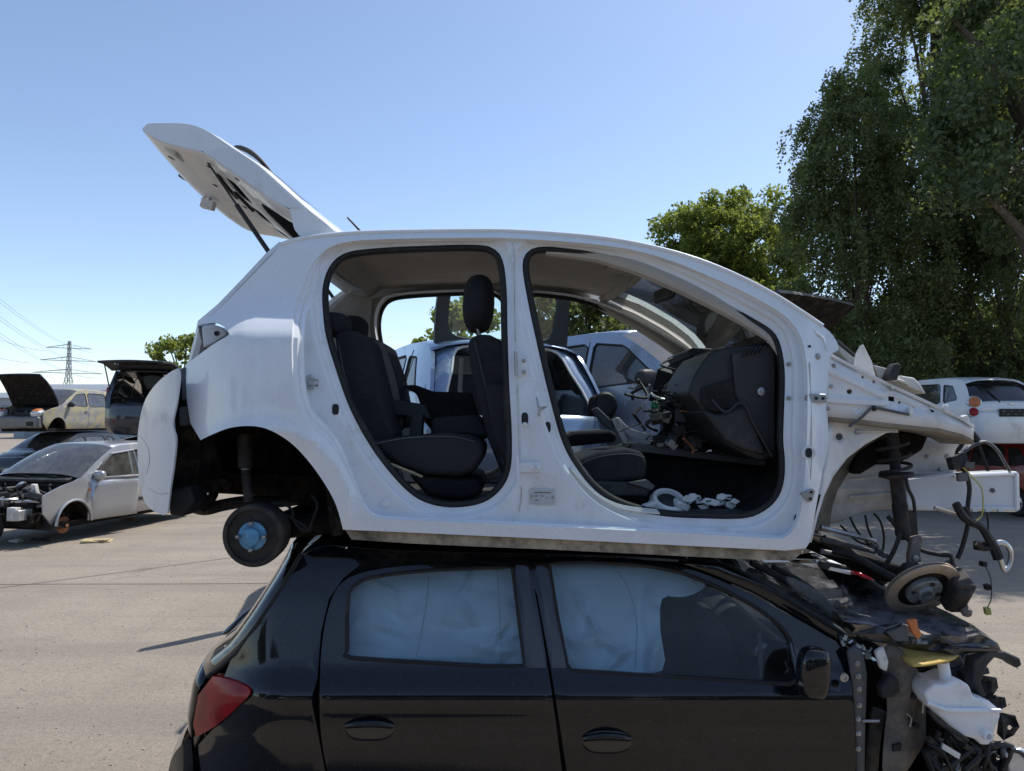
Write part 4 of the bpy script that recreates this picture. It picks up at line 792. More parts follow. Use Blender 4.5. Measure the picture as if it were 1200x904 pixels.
# loose things lying in the car
def loose(name, label, cat, mt, fn, **kw):
    m = MB(); fn(m); o = m.build(name, mt, None, **kw); return tag(o, label, cat)
lr = random.Random(12)
sw = thing('plastic_switch_panel', 'white plastic switch panel broken in pieces on the front door sill', 'plastic part', P(836, 597, 2.95))
for k in range(15):
    x, y, Y = 804 + k * 4.2 + lr.uniform(-2, 2), lr.uniform(580, 595), lr.uniform(2.90, 3.0); n_ = lr.choice((4, 5, 6)); r0 = lr.uniform(4, 8)
    poly = [(x + r0 * lr.uniform(.7, 1.3) * math.cos(2 * PI * j / n_ + k), y + r0 * lr.uniform(.4, .8) * math.sin(2 * PI * j / n_ + k)) for j in range(n_)]
    q = MB().prism(poly, Y, Y + lr.uniform(.008, .03)).build('panel_fragment', 'white_plastic', sw, bevel=.0015)
    if k % 3 == 0: MB().prism([(x - 3, y - .5), (x + 3, y - 1), (x + 3, y + .5), (x - 3, y + 1)], Y - .002, Y + .002).build('slot', 'dark_plastic', q)
MB().box(P(838, 599, 2.90), (.2, .03, .012)).build('dark_base', 'dark_plastic', sw)
lh = thing('plastic_lamp_housing', 'rounded white lamp housing lying on the car floor beside the seat', 'lamp housing', P(784, 597, 2.98))
MB().lathe(P(783, 589, 2.98), (.1, -.55, .8), [(.075, -.03), (.078, 0), (.066, .02), (.052, .022), (.046, .004), (.02, -.004)], 22).build('housing_bowl', 'white_plastic', lh, smooth=40)
MB().lathe(P(783, 587, 2.975), (.1, -.55, .8), [(.045, .0), (.03, .012), (.008, .014)], 16).build('bulb_seat', 'dark_plastic', lh)
MB().box(P(798, 592, 2.95), (.06, .05, .03), (.2, .4, .3)).build('housing_lug', 'white_plastic', lh, bevel=.006); MB().box(P(762, 592, 2.95), (.07, .03, .02), (.2, -.3, .3)).build('housing_tab', 'white_plastic', lh, bevel=.004)
th = thing('steering_switch', 'grey column switch with white cable bundle hanging inside the white car', 'switch', P(720, 500, 3.5))
MB().prism([(694, 480), (700, 477), (720, 496), (716, 504), (706, 498)], 3.48, 3.53).build('switch_body', 'grey_plastic', th, bevel=0.006)
MB().prism([(716, 492), (724, 489), (738, 520), (731, 522)], 3.46, 3.5).build('stalk', 'steel', th, bevel=0.004)
for k in range(4): MB().tube([P(724, 490 + k, 3.48), P(736, 502 + k * 2, 3.46), P(752, 508 + k * 2, 3.44), P(768 + k, 511 + k, 3.44)], 0.006, 6, smooth=4).build('cable', 'wire_white', th)
m = MB().lathe(P(709, 474, 3.58), (0.2, -1, 0.1), [(0.06, 0), (0.062, 0.01), (0.05, 0.02), (0.02, 0.022)], 16); m.build('clock_spring', 'dark_plastic', th)
# ================================================================ black hatchback below
BC = thing('black_hatchback', 'crashed black hatchback with deployed curtain airbags carrying the white shell', 'car', (0, 3.55, 0))
YB = 3.55
KB = [(636, 2.95), (650, 2.91), (664, 2.88), (700, 2.84), (786, 2.765), (800, 2.735), (818, 2.708), (840, 2.714), (870, 2.727), (900, 2.740), (960, 2.762), (1030, 2.785), (1080, 2.80)]
def yb(px, py):
    y = lerpk(py, KB)
    if px < 330: y += 0.30 * ((330 - px) / 120) ** 2
    y += 0.01 * math.exp(-((py - 850) / 14) ** 2)
    return y
def B(px, py): return P(px, py, yb(px, py))
def mirb(p): return Vector((p[0], 2 * YB - p[1], p[2]))
def bpanel(name, outer, mt='black_paint', holes=(), step=9, far=True, dy=0, par=None, solid=0.004, n=3, smooth=True):
    o_ = sp(outer, n, True) if smooth else outer
    m = MB().panel(o_, lambda x, y: P(x, y, yb(x, y) + dy), holes, step)
    e = np.array(o_); L0 = [P(x, y, yb(x, y) + dy) for x, y in o_]; L1 = [p + Vector((0, 0.02, 0)) for p in L0]
    m.loft([L0, L1])
    for h in holes:
        L0 = [P(x, y, yb(x, y) + dy) for x, y in h]; m.loft([L0, [p + Vector((0, 0.016, 0)) for p in L0]])
    o = m.build(name, mt, par or BC, smooth=40)
    if far: m.mirror_y(YB).build(name, mt, par or BC, smooth=40)
    return o
wr = sp([(410, 697), (417, 687), (437, 678), (492, 671), (545, 668), (599, 666)], 4) + [(606, 724), (613, 780)] + sp([(612, 782), (510, 776), (412, 770), (408, 765)], 2)[1:-1] + [(408, 764), (408, 725)]
wf = sp([(645, 661), (700, 661), (765, 666), (813, 678), (871, 705), (908, 730), (924, 750), (931, 775), (932, 797)], 4) + [(925, 801), (800, 793), (671, 785), (666, 778), (655, 722)]
door_r = [(375, 792), (379, 742), (388, 704), (402, 682), (430, 670), (480, 663), (560, 658), (617, 656), (626, 690), (640, 770), (649, 830), (658, 900), (664, 960), (650, 1020), (440, 1020), (428, 985), (410, 960), (388, 918), (376, 860)]
door_f = [(621, 656), (700, 654), (770, 659), (820, 671), (880, 697), (938, 728), (972, 748), (992, 764), (999, 815), (1003, 880), (1006, 960), (1002, 1020), (668, 1020), (672, 960), (662, 890), (652, 825), (643, 770), (630, 700)]
quarter = [(345, 661), (360, 648), (388, 640), (432, 654), (402, 678), (385.5, 702), (376, 742), (372, 795), (373, 862), (385, 925), (396, 960), (376, 935), (345, 916), (306, 910), (270, 916), (244, 935), (236, 965), (228, 940), (226, 880), (252, 852), (278, 828), (293, 812), (288, 804), (262, 795), (270, 775), (290, 748), (316, 709), (330, 688)]
quarter = sp(quarter[:4], 2)[:-1] + quarter[3:]
bpanel('quarter_panel', quarter, smooth=False)
dr_o = bpanel('rear_door', door_r, holes=[wr]); df_o = bpanel('front_door', door_f, holes=[wf])
bpanel('side_structure', [(352, 652), (400, 644), (620, 650), (800, 660), (990, 760), (1003, 1030), (660, 1040), (420, 1040), (380, 930), (362, 860), (366, 790), (376, 720)], 'underseal', [offset(wr, 6), offset(wf, 6)], dy=0.03, smooth=False)
bpanel('sill', [(430, 1024), (560, 1024), (800, 1024), (1000, 1024), (1002, 1060), (700, 1064), (436, 1060)], smooth=False)
for nm, w_, par in (('r', wr, dr_o), ('f', wf, df_o)):
    m = MB().panel(w_, lambda x, y: P(x, y, yb(x, y) + 0.013), step=30); m.build('window_glass', 'glass_window', par); m.mirror_y(YB).build('window_glass', 'glass_window', par)
    m = MB().tube([P(x, y, yb(x, y) + 0.002) for x, y in offset(w_, 1.5)], 0.0075, 6, closed=True); m.build('window_seal', 'rubber', par); m.mirror_y(YB).build('window_seal', 'rubber', par)
bpanel('pillar_cover', [(604, 662), (619, 661), (640, 783), (618, 783)], 'gloss_trim', dy=-0.004, par=dr_o, smooth=False)
bpanel('pillar_cover', [(627, 661), (641, 661), (664, 783), (647, 783)], 'gloss_trim', dy=-0.004, par=df_o, smooth=False)
bpanel('mirror_sail', [(925, 752), (935, 762), (985, 792), (985, 812), (934, 800)], 'gloss_trim', dy=-0.004, par=df_o, smooth=False)
# door handles with cups
for (x, y, par) in ((433, 855, dr_o), (711, 870, df_o)):
    Y = yb(x, y)
    MB().lathe(P(x, y, Y - 0.002), (0, -1, 0), [(0.088, 0), (0.086, 0.003), (0.08, 0.0035)], 24)
    m = ellipsoid(MB(), P(x, y, Y), 0.09, 0.006, 0.042, e=2.6); m.build('handle_cup', 'gloss_trim', par, smooth=60)
    pts = [P(x - 27, y - 4, Y - 0.002), P(x - 16, y - 6, Y - 0.014), P(x, y - 7, Y - 0.018), P(x + 16, y - 6, Y - 0.014), P(x + 27, y - 4, Y - 0.002)]
    m = MB().tube(pts, [0.010, 0.013, 0.014, 0.013, 0.010], 10, smooth=4, flat=1); m.build('door_handle', 'black_paint', par, smooth=60)
# door mirror folded against the glass
m = ellipsoid(MB(), P(953, 789, 2.62), 0.056, 0.045, 0.092, 0.08, e=3.2); mo = m.build('door_mirror', 'black_paint', BC, smooth=60)
MB().tube([P(936, 800, 2.60), P(953, 806, 2.585), P(969, 800, 2.60)], 0.008, 6, smooth=3).build('mirror_highlight', 'grey_plastic', mo)  # grey tube painted in for the highlight low on the mirror
MB().tube([P(955, 800, 2.62), P(965, 800, 2.72)], 0.02, 8).build('mirror_foot', 'black_dusty', mo)
# curtain airbags and things behind the glass
def bag(poly, dY, seed, amp=0.025, step=6):
    def f(x, y): return P(x, y, yb(x, y) + dY - amp * noise.noise(Vector((x * 0.022 + seed, y * 0.03, seed))) - 0.5 * amp * abs(noise.noise(Vector((x * 0.06, y * 0.05 + seed, 2)))) - 0.25 * amp * noise.noise(Vector((x * 0.13, y * 0.16 + seed, 5))))
    m = MB().panel(sp(poly, 3, True), f, step=step); o = m.build('curtain_airbag', 'airbag', BC, smooth=75, solid=0.004); m.mirror_y(YB).build('curtain_airbag', 'airbag', BC, smooth=75); return f, o
def wrink(x, y, s):
    r_ = random.Random(int(s * 10)); d_ = 0.05 * abs(noise.noise(Vector((x * .012 + s, y * .016, s)))) ** .8
    for k in range(22):
        cx, cy = r_.uniform(400, 620) if s < 3 else r_.uniform(640, 830), r_.uniform(665, 785); a = r_.gauss(1.2, .8); L_ = r_.uniform(15, 60); w_ = r_.uniform(5, 13); h_ = r_.uniform(.01, .035)
        ux, uy = math.cos(a), math.sin(a); t_ = (x - cx) * ux + (y - cy) * uy; e = abs(-(x - cx) * uy + (y - cy) * ux + 3 * math.sin(t_ * .08))
        if abs(t_) < L_: d_ += h_ * (1 if k % 2 else -.8) * max(0, 1 - e / w_) * (1 - (t_ / L_) ** 2)
    return max(-.05, min(d_, .085))
def bag(poly, dY, seed, amp=0, step=3):
    def f(x, y): return P(x, y, yb(x, y) + dY - wrink(x, y, seed) + .10)
    m = MB().panel(sp(poly, 3, True), f, step=step); o = m.build('curtain_airbag', 'airbag', BC, smooth=50); m.mirror_y(YB).build('curtain_airbag', 'airbag', BC, smooth=50); return f, o
f1, a1 = bag([(400, 700), (420, 676), (500, 664), (590, 660), (612, 664), (618, 740), (622, 785), (590, 783), (560, 790), (480, 788), (400, 776)], 0.06, 1.3, 0.055)
f2, a2 = bag([(638, 655), (720, 656), (800, 668), (826, 684), (818, 694), (800, 700), (776, 702), (774, 740), (776, 786), (720, 788), (672, 790), (658, 740), (650, 700)], 0.06, 5.1, 0.055)
for f, a, ls in ((f1, a1, [[(503, 672), (500, 705), (494, 740), (486, 778)], [(583, 668), (586, 730), (588, 780)]]), (f2, a2, [[(716, 660), (736, 690), (746, 730), (744, 785)]])):
    for l in ls:
        MB().tube([f(x, y) + Vector((0, -0.004, 0)) for x, y in sp(l, 6)], 0.0011, 5).build('seam', 'seam_thread', a)
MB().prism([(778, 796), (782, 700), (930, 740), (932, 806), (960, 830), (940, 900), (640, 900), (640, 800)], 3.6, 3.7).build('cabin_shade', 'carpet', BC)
MB().prism([(880, 760), (905, 748), (932, 760), (950, 800), (940, 830), (880, 815)], 2.98, 3.9).build('dashboard', 'dark_plastic', BC, bevel=0.03, bseg=3)
ellipsoid(MB(), P(905, 772, 3.0), 0.10, 0.03, 0.09).build('air_vent', 'gloss_trim', BC, smooth=60)
MB().tube([P(890, 742, 2.83), P(892, 795, 2.80)], 0.007, 6).build('quarter_bar', 'grey_plastic', BC)
for x in (860, 520): MB().prism([(x - 40, 810), (x - 30, 740), (x - 5, 735), (x + 20, 810)], 3.1, 3.5).build('seat_back', 'seat_fabric', BC, bevel=0.04, bseg=3)
# roof, screen, hatch
rb_ = [(352, 650), (370, 642), (390, 639), (430, 643), (520, 647), (640, 649), (760, 653), (806, 657)]
rows = []
for q in resample(sp(rb_, 3), 26, False):
    p = P(q[0], q[1], yb(q[0], q[1])); rows.append([p.lerp(mirb(p), k / 12) + Vector((0, 0, 0.045 * (1 - (k / 6 - 1) ** 4))) for k in range(13)])
MB().loft(rows, closed=False).build('roof', 'black_paint', BC, smooth=50, solid=0.003)
ap = [(806, 657), (850, 662), (880, 678), (935, 710), (975, 735), (1008, 760)]
m = MB().loft([[P(x, y, yb(x, y) + 0.01) for x, y in ((790, 661), (830, 673), (880, 694), (938, 726), (972, 745), (998, 764))], [P(x, y + 1, yb(x, y) + 0.005) for x, y in ((796, 656), (842, 664), (895, 686), (945, 716), (980, 738), (1006, 758))], [P(x, y, yb(x, y) + 0.05) for x, y in ap]], closed=False)
m.build('windscreen_pillar', 'black_paint', BC, smooth=40, solid=0.004); m.mirror_y(YB).build('windscreen_pillar', 'black_paint', BC, smooth=40)
wsb = []
for q in resample(ap, 10, False):
    p = P(q[0], q[1], yb(q[0], q[1]) + 0.05); wsb.append([p.lerp(mirb(p), k / 10) + Vector((0.12, 0, 0.03)) * (1 - (k / 5 - 1) ** 2) for k in range(11)])
MB().loft(wsb, closed=False).build('windscreen', 'glass_tint', BC)
MB().tube([v + Vector((0, 0, 0.004)) for v in [r_[0] for r_ in wsb]], 0.010, 6).build('screen_rubber', 'rubber', BC)
# hatch: glass, skin, lamp, bumper
he = [(352, 650), (344, 664), (330, 688), (316, 709), (300, 733), (276, 766), (258, 782), (243, 793)]
rows = []
for q in resample(he, 14, False):
    p = P(q[0] - 1, q[1], yb(q[0], q[1]) + 0.02); rows.append([p.lerp(mirb(p), k / 12) + Vector((-0.11 * (1 - (k / 6 - 1) ** 4), 0, 0.02 * (1 - (k / 6 - 1) ** 2))) for k in range(13)])
hb = MB().loft(rows, closed=False).build('hatch_glass', 'gloss_trim', BC, smooth=50, solid=0.003)
MB().tube([P(x + 1, y, yb(x, y) + 0.004) for x, y in he], 0.010, 8).build('hatch_seal', 'rubber', hb)
he2 = [(243, 793), (232, 812), (226, 850), (228, 880), (222, 900)]
rows = []
for q in he2:
    p = P(q[0], q[1], yb(q[0], q[1]) + 0.02); rows.append([p.lerp(mirb(p), k / 12) + Vector((-0.12 * (1 - (k / 6 - 1) ** 4), 0, 0)) for k in range(13)])
MB().loft(rows, closed=False).build('hatch_skin', 'black_paint', hb, smooth=50, solid=0.003)
wp = MB().tube([P(300, 710, 3.45), P(284, 722, 3.42), P(268, 738, 3.4), P(262, 742, 3.4)], [0.006, 0.014, 0.02, 0.012], 8, smooth=4, flat=0.6).build('hatch_spoiler_fin', 'gloss_trim', hb)
tl = sp([(249, 793), (262, 795), (286, 803), (293, 812), (280, 827), (254, 850), (230, 864)], 3) + [(226, 850), (232, 815)]
m = MB().panel(tl, lambda x, y: P(x, y, yb(x, y) - 0.012 - 0.01 * math.sin(min(1, max(0, (x - 226) / 60)) * PI)), step=5)
L0 = [P(x, y, yb(x, y) - 0.012 - 0.01 * math.sin(min(1, max(0, (x - 226) / 60)) * PI)) for x, y in tl]; m.loft([L0, [p + Vector((0.01, 0.04, 0)) for p in L0]])
t_o = m.build('tail_lamp', 'red_lens', BC, smooth=50); m.mirror_y(YB).build('tail_lamp', 'red_lens', BC, smooth=50)
bq = [(224, 868), (228, 930), (238, 960), (236, 1010), (216, 1015), (200, 980), (195, 930), (200, 892), (212, 874)]
m = MB().panel(sp(bq, 3, True), lambda x, y: P(x, y, 2.93 + 0.12 * max(0, (232 - x) / 35) ** 2), step=8); bb = m.build('rear_bumper', 'black_paint', BC, smooth=50); m.mirror_y(YB).build('rear_bumper', 'black_paint', BC, smooth=50)
rows = []
for x, y in ((212, 874), (200, 892), (195, 930), (200, 980), (216, 1015)):
    p = P(x, y, 2.93 + 0.12 * max(0, (232 - x) / 35) ** 2); rows.append([p.lerp(mirb(p), k / 10) + Vector((-0.10 * (1 - (k / 5 - 1) ** 2), 0, 0)) for k in range(11)])
MB().loft(rows, closed=False).build('bumper_face', 'black_paint', bb, smooth=50)
MB().tube([P(240, 858, 2.95), P(243, 880, 2.94), P(247, 908, 2.93)], 0.007, 6, flat=0.3).build('torn_edge', 'white_scuffed', bb)
# wheels
def wheel(parent, c, ax, r=0.28, w=0.165, world=True, rim='alloy', tyre='rubber'):
    c = Vector(c); ax = Vector(ax).normalized(); h = w / 2
    t = MB().lathe(c, ax, [(r * .66, -h * .9), (r * .8, -h), (r * .96, -h * .8), (r, -h * .5), (r, h * .5), (r * .96, h * .8), (r * .8, h), (r * .66, h * .9)], 28, cap=False).build('wheel', tyre, parent, world=world, smooth=45)
    MB().lathe(c, ax, [(r * .66, -h * .9), (r * .62, -h * .6), (r * .6, h * .2), (r * .64, h * .88), (r * .58, h * .82), (r * .56, h * .45), (r * .2, h * .6), (r * .18, h * .75), (0.005, h * .75)], 24).build('rim', rim, t, world=world, smooth=40)
    u = ax.orthogonal().normalized(); v = ax.cross(u)
    for k in range(5):
        a = k * 2 * PI / 5; d = u * math.cos(a) + v * math.sin(a)
        MB().tube([c + ax * h * .72 + d * r * .18, c + ax * h * .78 + d * r * .6], [0.03, 0.02], 6, flat=0.6).build('spoke', rim, t, world=world)
    return t
for x in (306, 1058):
    p = P(x, 996, 2.83); wheel(BC, p, (0, -1, 0)); wheel(BC, mirb(p), (0, 1, 0))
MB().box((0.2, YB, 0.30), (2.9, 1.3, 0.14)).build('floor_pan', 'underseal', BC, bevel=0.03)
# hinge pillar, bare wing area, liner
hp = [(993, 764), (1003, 756), (1012, 768), (1016, 790), (1014, 850), (1012, 960), (1006, 960), (1003, 860), (999, 800)]
m = MB().panel(hp, lambda x, y: P(x, y, 2.735), step=8); h_ = m.build('hinge_pillar', 'grey_plastic', BC, solid=0.01)
for x, y in ((1005, 778), (1006, 793), (1007, 808), (1007, 827), (1006, 843), (1006, 860), (1006, 878)): bolt(x, y, 2.733, 0.0065, h_)
MB().lathe(P(989, 794, 2.70), (0, -1, 0), [(0.016, -0.01), (0.016, 0.004), (0.009, 0.005), (0.009, 0.002), (0.003, 0.002)], 14).build('grommet', 'steel', h_)
MB().prism([(1012, 765), (1040, 760), (1045, 800), (1036, 830), (1028, 870), (1024, 960), (1012, 960)], 2.90, 3.1).build('wheelhouse_wall', 'underseal', BC, bevel=0.02)
MB().tube([P(1030, 832, 2.86), P(1026, 850, 2.86), P(1022, 880, 2.86), P(1020, 910, 2.86)], 0.026, 10, smooth=3).build('strut_gaiter', 'liner', BC)
ln = sp([(1040, 756), (1052, 758), (1064, 770), (1077, 788), (1084, 812), (1085, 845), (1084, 868), (1072, 890), (1058, 908), (1036, 910), (1036, 870), (1040, 830), (1036, 800), (1034, 775)], 3, True)
m = MB().panel(ln, lambda x, y: P(x, y, 2.74 + 0.012 * noise.noise(Vector((x * .06, y * .05, 1))) + 0.10 * sstep(1060, 1086, x)), step=7); l_ = m.build('wing_liner', 'liner', BC, smooth=45, solid=0.005)
MB().prism([(1047, 874), (1057, 872), (1056, 880), (1047, 881)], 2.725, 2.74).build('liner_slot', 'rubber', l_)
for x, y in ((1070, 816), (1062, 840), (1073, 850), (1050, 792)): MB().lathe(P(x, y, 2.76), (0, -1, 0), [(0.010, -0.01), (0.010, 0.01), (0.005, 0.013)], 10).build('clip', 'rubber', l_)
for pts in ([(1062, 836), (1068, 842), (1066, 852)], [(1040, 790), (1046, 800), (1044, 812)], [(1076, 808), (1082, 820), (1081, 836)]): MB().tube([P(x, y, 2.745) for x, y in pts], 0.004, 6, smooth=3).build('clip_wire', 'steel', l_)
MB().prism([(1032, 808), (1042, 792), (1054, 796), (1056, 812), (1046, 818), (1034, 820)], 2.70, 2.74).build('side_lamp_holder', 'rubber', BC, bevel=0.008)
MB().prism([(1026, 764), (1036, 758), (1042, 776), (1040, 788), (1032, 784)], 2.72, 2.74).build('foam_block', 'white_plastic', BC, bevel=0.006)
MB().tube([P(1010, 845, 2.73), P(1030, 845, 2.74)], 0.005, 6).build('stay_rod', 'steel', BC)
# broken glass crumbs along the screen foot
for k in range(26):
    t = k / 25; p = P(985 + 40 * t + lm.uniform(-3, 3), 748 + 20 * t + lm.uniform(-4, 6), 2.77 + lm.uniform(0, .05)); MB().box(p, (0.02, 0.012, 0.006), (lm.uniform(0, 3), lm.uniform(0, 3), 0)).build('glass_shard', 'clear_lens' if k % 3 else 'glass_tint', BC)
# crumpled bonnet: grid in pixel space, folded
bn_out = [(884, 657), (930, 660), (990, 672), (1050, 686), (1111, 717), (1140, 732), (1168, 753), (1172, 762), (1126, 762), (1100, 745), (1059, 729), (1030, 734), (1000, 743), (985, 724), (950, 696), (910, 672)]
folds = [((960, 690), (1075, 716), 0.10), ((1005, 722), (1065, 716), -0.08), ((1010, 706), (1120, 732), 0.09), ((1000, 742), (1040, 700), 0.08), ((1040, 690), (1110, 712), -0.05)]
def ybn(x, y):
    far_ = 3.50 - (y - 656) / 84 * .76
    return max(2.72, far_ - 0.0 * x)
def BN(x, y):
    p = P(x, y, ybn(x, y)); dz = 0
    for (a, b, h) in folds:
        ax, ay = a; bx, by = b; t = max(0, min(1, ((x - ax) * (bx - ax) + (y - ay) * (by - ay)) / ((bx - ax) ** 2 + (by - ay) ** 2))); d = math.hypot(x - ax - t * (bx - ax), (y - ay - t * (by - ay)) * 1.6)
        dz += h * max(0, 1 - d / 16)
    dz += 0.03 * noise.noise(Vector((x * .03, y * .06, 3)))
    q = p + Vector((0, dz * 1.2, dz * 0.35)); return q
m = MB().panel(bn_out, BN, step=6); bo = m.build('crumpled_bonnet', 'bonnet_paint', BC, smooth=22, solid=0.004); m.mirror_y(3.52).build('crumpled_bonnet', 'bonnet_paint', BC, smooth=22)
fl_ = [(1000, 742), (1030, 733), (1059, 728), (1062, 745), (1100, 744), (1126, 760), (1172, 761), (1120, 768), (1070, 762), (1040, 755), (1010, 750)]
m = MB().panel(fl_, lambda x, y: P(x, y, 2.72 + 0.03 * noise.noise(Vector((x * .05, y * .1, 8)))), step=6); m.build('bonnet_edge', 'black_dusty', bo, smooth=25, solid=0.004)
MB().prism([(1064, 728), (1075, 726), (1076, 735), (1081, 744), (1076, 750), (1070, 742)], 2.68, 2.70).build('indicator_lens', 'orange_lens', BC, bevel=0.003)
MB().prism([(1040, 742), (1062, 734), (1066, 752), (1050, 752)], 2.69, 2.71).build('lamp_fragment', 'grey_plastic', BC, bevel=0.003)
m = MB().panel(sp([(920, 676), (940, 682), (965, 698), (985, 722), (978, 728), (955, 708), (930, 692)], 3, True), lambda x, y: P(x, y, 2.95), step=6); m.build('scuttle_trim', 'grey_plastic', BC, solid=0.006)
for pts in ([(880, 660), (910, 676), (950, 700), (990, 735)], [(905, 664), (950, 690), (1000, 738)]): MB().tube([P(x, y, 3.05) for x, y in pts], 0.012, 8, smooth=3).build('wiper_arm', 'rubber', BC)
# front end debris: bottle, cap, crash frame, radiator pack
wb = thing('washer_bottle', 'white plastic washer bottle with filler neck in the smashed black nose', 'bottle', P(1128, 870, 2.8))
by = [(1083, 812), (1095, 802), (1108, 803), (1124, 796), (1136, 803), (1142, 818), (1160, 822), (1172, 832), (1173, 840), (1164, 866), (1160, 874), (1150, 874), (1146, 868), (1126, 862), (1104, 842), (1088, 828)]
MB().prism(by, 2.66, 2.82, 0.9).build('tank', 'bottle', wb, bevel=0.02, bseg=4)
MB().tube([P(1105, 776, 2.72), P(1107, 790, 2.72), P(1109, 808, 2.72)], [0.020, 0.021, 0.024], 14).build('filler_neck', 'bottle', wb)
MB().tube([P(1086, 824, 2.655), P(1108, 832, 2.652), P(1128, 833, 2.65), P(1172, 833, 2.65)], 0.008, 8).build('mould_seam', 'bottle', wb)
MB().lathe(P(1155, 861, 2.65), (0, -1, 0), [(0.017, 0), (0.017, 0.02), (0.012, 0.022), (0.010, 0.006), (0.003, 0.006)], 14).build('pump_socket', 'bottle', wb)
MB().tube([P(1088, 832, 2.64), P(1100, 846, 2.64), P(1120, 858, 2.64), P(1134, 868, 2.64)], 0.008, 7, smooth=3).build('washer_hose', 'wire_black', wb)
yc = thing('yellow_filler_cap', 'torn yellow foam panel wedged under the crumpled black bonnet', 'foam panel', P(1090, 770, 2.8))
def ycap(x, y): return P(x, y, 2.62 + (778 - y) * 0.012 + 0.012 * noise.noise(Vector((x * .1, y * .2, 4))))
MB().panel(sp([(1056, 762), (1070, 759), (1098, 759), (1122, 764), (1120, 769), (1112, 773), (1092, 777), (1074, 779), (1064, 776)], 3, True), ycap, step=5).build('foam_sheet', 'yellow_cap', yc, solid=0.008, smooth=40)
rg = random.Random(21)
cf = [(1160, 762), (1178, 764), (1196, 772), (1198, 780), (1192, 784), (1182, 776), (1166, 771), (1158, 780), (1150, 800), (1156, 815), (1150, 820), (1140, 800), (1142, 775)]
MB().prism(cf, 2.72, 2.78).build('crash_frame', 'dark_plastic', BC, bevel=0.006)
for poly in ([(1150, 792), (1168, 795), (1170, 806), (1164, 815), (1178, 818), (1180, 828), (1172, 832), (1152, 822)], [(1172, 835), (1190, 840), (1195, 852), (1188, 862), (1176, 868), (1168, 860)], [(1160, 868), (1180, 872), (1182, 890), (1170, 906), (1150, 906)]):
    x_, y_ = np.mean(poly, 0); h = [circ(x_ + 2, y_, 3)]
    MB().panel(poly, lambda x, y: P(x, y, 2.74 + 0.03 * noise.noise(Vector((x * .1, y * .1, 0)))), h, 5).build('torn_plastic', 'rubber', BC, solid=0.006)
MB().prism([(1086, 826), (1130, 866), (1160, 878), (1180, 930), (1180, 1010), (1084, 1010), (1084, 870)], 2.86, 4.2).build('radiator_pack', 'underseal', BC, bevel=0.02)
MB().prism([(1076, 775), (1150, 775), (1150, 830), (1086, 840), (1040, 850), (1030, 780)], 2.98, 4.2).build('engine_bay', 'underseal', BC, bevel=0.03)
for k in range(26):
    x0, y0 = rg.uniform(1086, 1170), rg.uniform(838, 885); Y0 = rg.uniform(2.66, 2.84)
    pts = [P(x0, y0, Y0)] + [P(x0 + (j + 1) * rg.uniform(-6, 20), y0 + (j + 1) * rg.uniform(6, 24), Y0 + rg.uniform(-.03, .03)) for j in range(3)]
    MB().tube(pts, rg.uniform(0.004, 0.014), 7, smooth=3).build('hose', rg.choice(['rubber', 'wire_black', 'brake_black', 'dark_plastic', 'grey_plastic', 'dark_plastic', 'steel']), BC)
for k in range(10):
    x0, y0 = rg.uniform(1090, 1150), rg.uniform(772, 800); MB().box(P(x0, y0, rg.uniform(2.86, 2.95)), (rg.uniform(.03, .1), .05, rg.uniform(.02, .08)), (rg.uniform(-.5, .5), rg.uniform(-.8, .8), rg.uniform(-.5, .5))).build('engine_fragment', rg.choice(['brake_black', 'dark_plastic', 'grey_plastic']), BC, bevel=0.005)
for pts, r_ in (([(1096, 870), (1110, 890), (1120, 910)], .02), ([(1110, 862), (1136, 890), (1150, 912)], .018), ([(1134, 868), (1160, 896), (1172, 912)], .016), ([(1084, 880), (1092, 900), (1098, 915)], .022)):
    MB().tube([P(x, y, 2.70) for x, y in pts], r_, 8, flat=0.5).build('grille_bar', 'dark_plastic', BC)
MB().prism([(1106, 872), (1126, 884), (1124, 890), (1104, 878)], 2.66, 2.67).build('torn_sticker', 'white_plastic', BC)
MB().prism([(1178, 882), (1200, 878), (1215, 890), (1205, 912), (1184, 908)], 2.70, 2.74).build('headlamp_shell', 'clear_lens', BC, bevel=0.01)
MB().tube([P(1184, 878, 2.68), P(1196, 882, 2.68), P(1212, 896, 2.68)], 0.007, 6).build('wire', 'wire_black', BC)
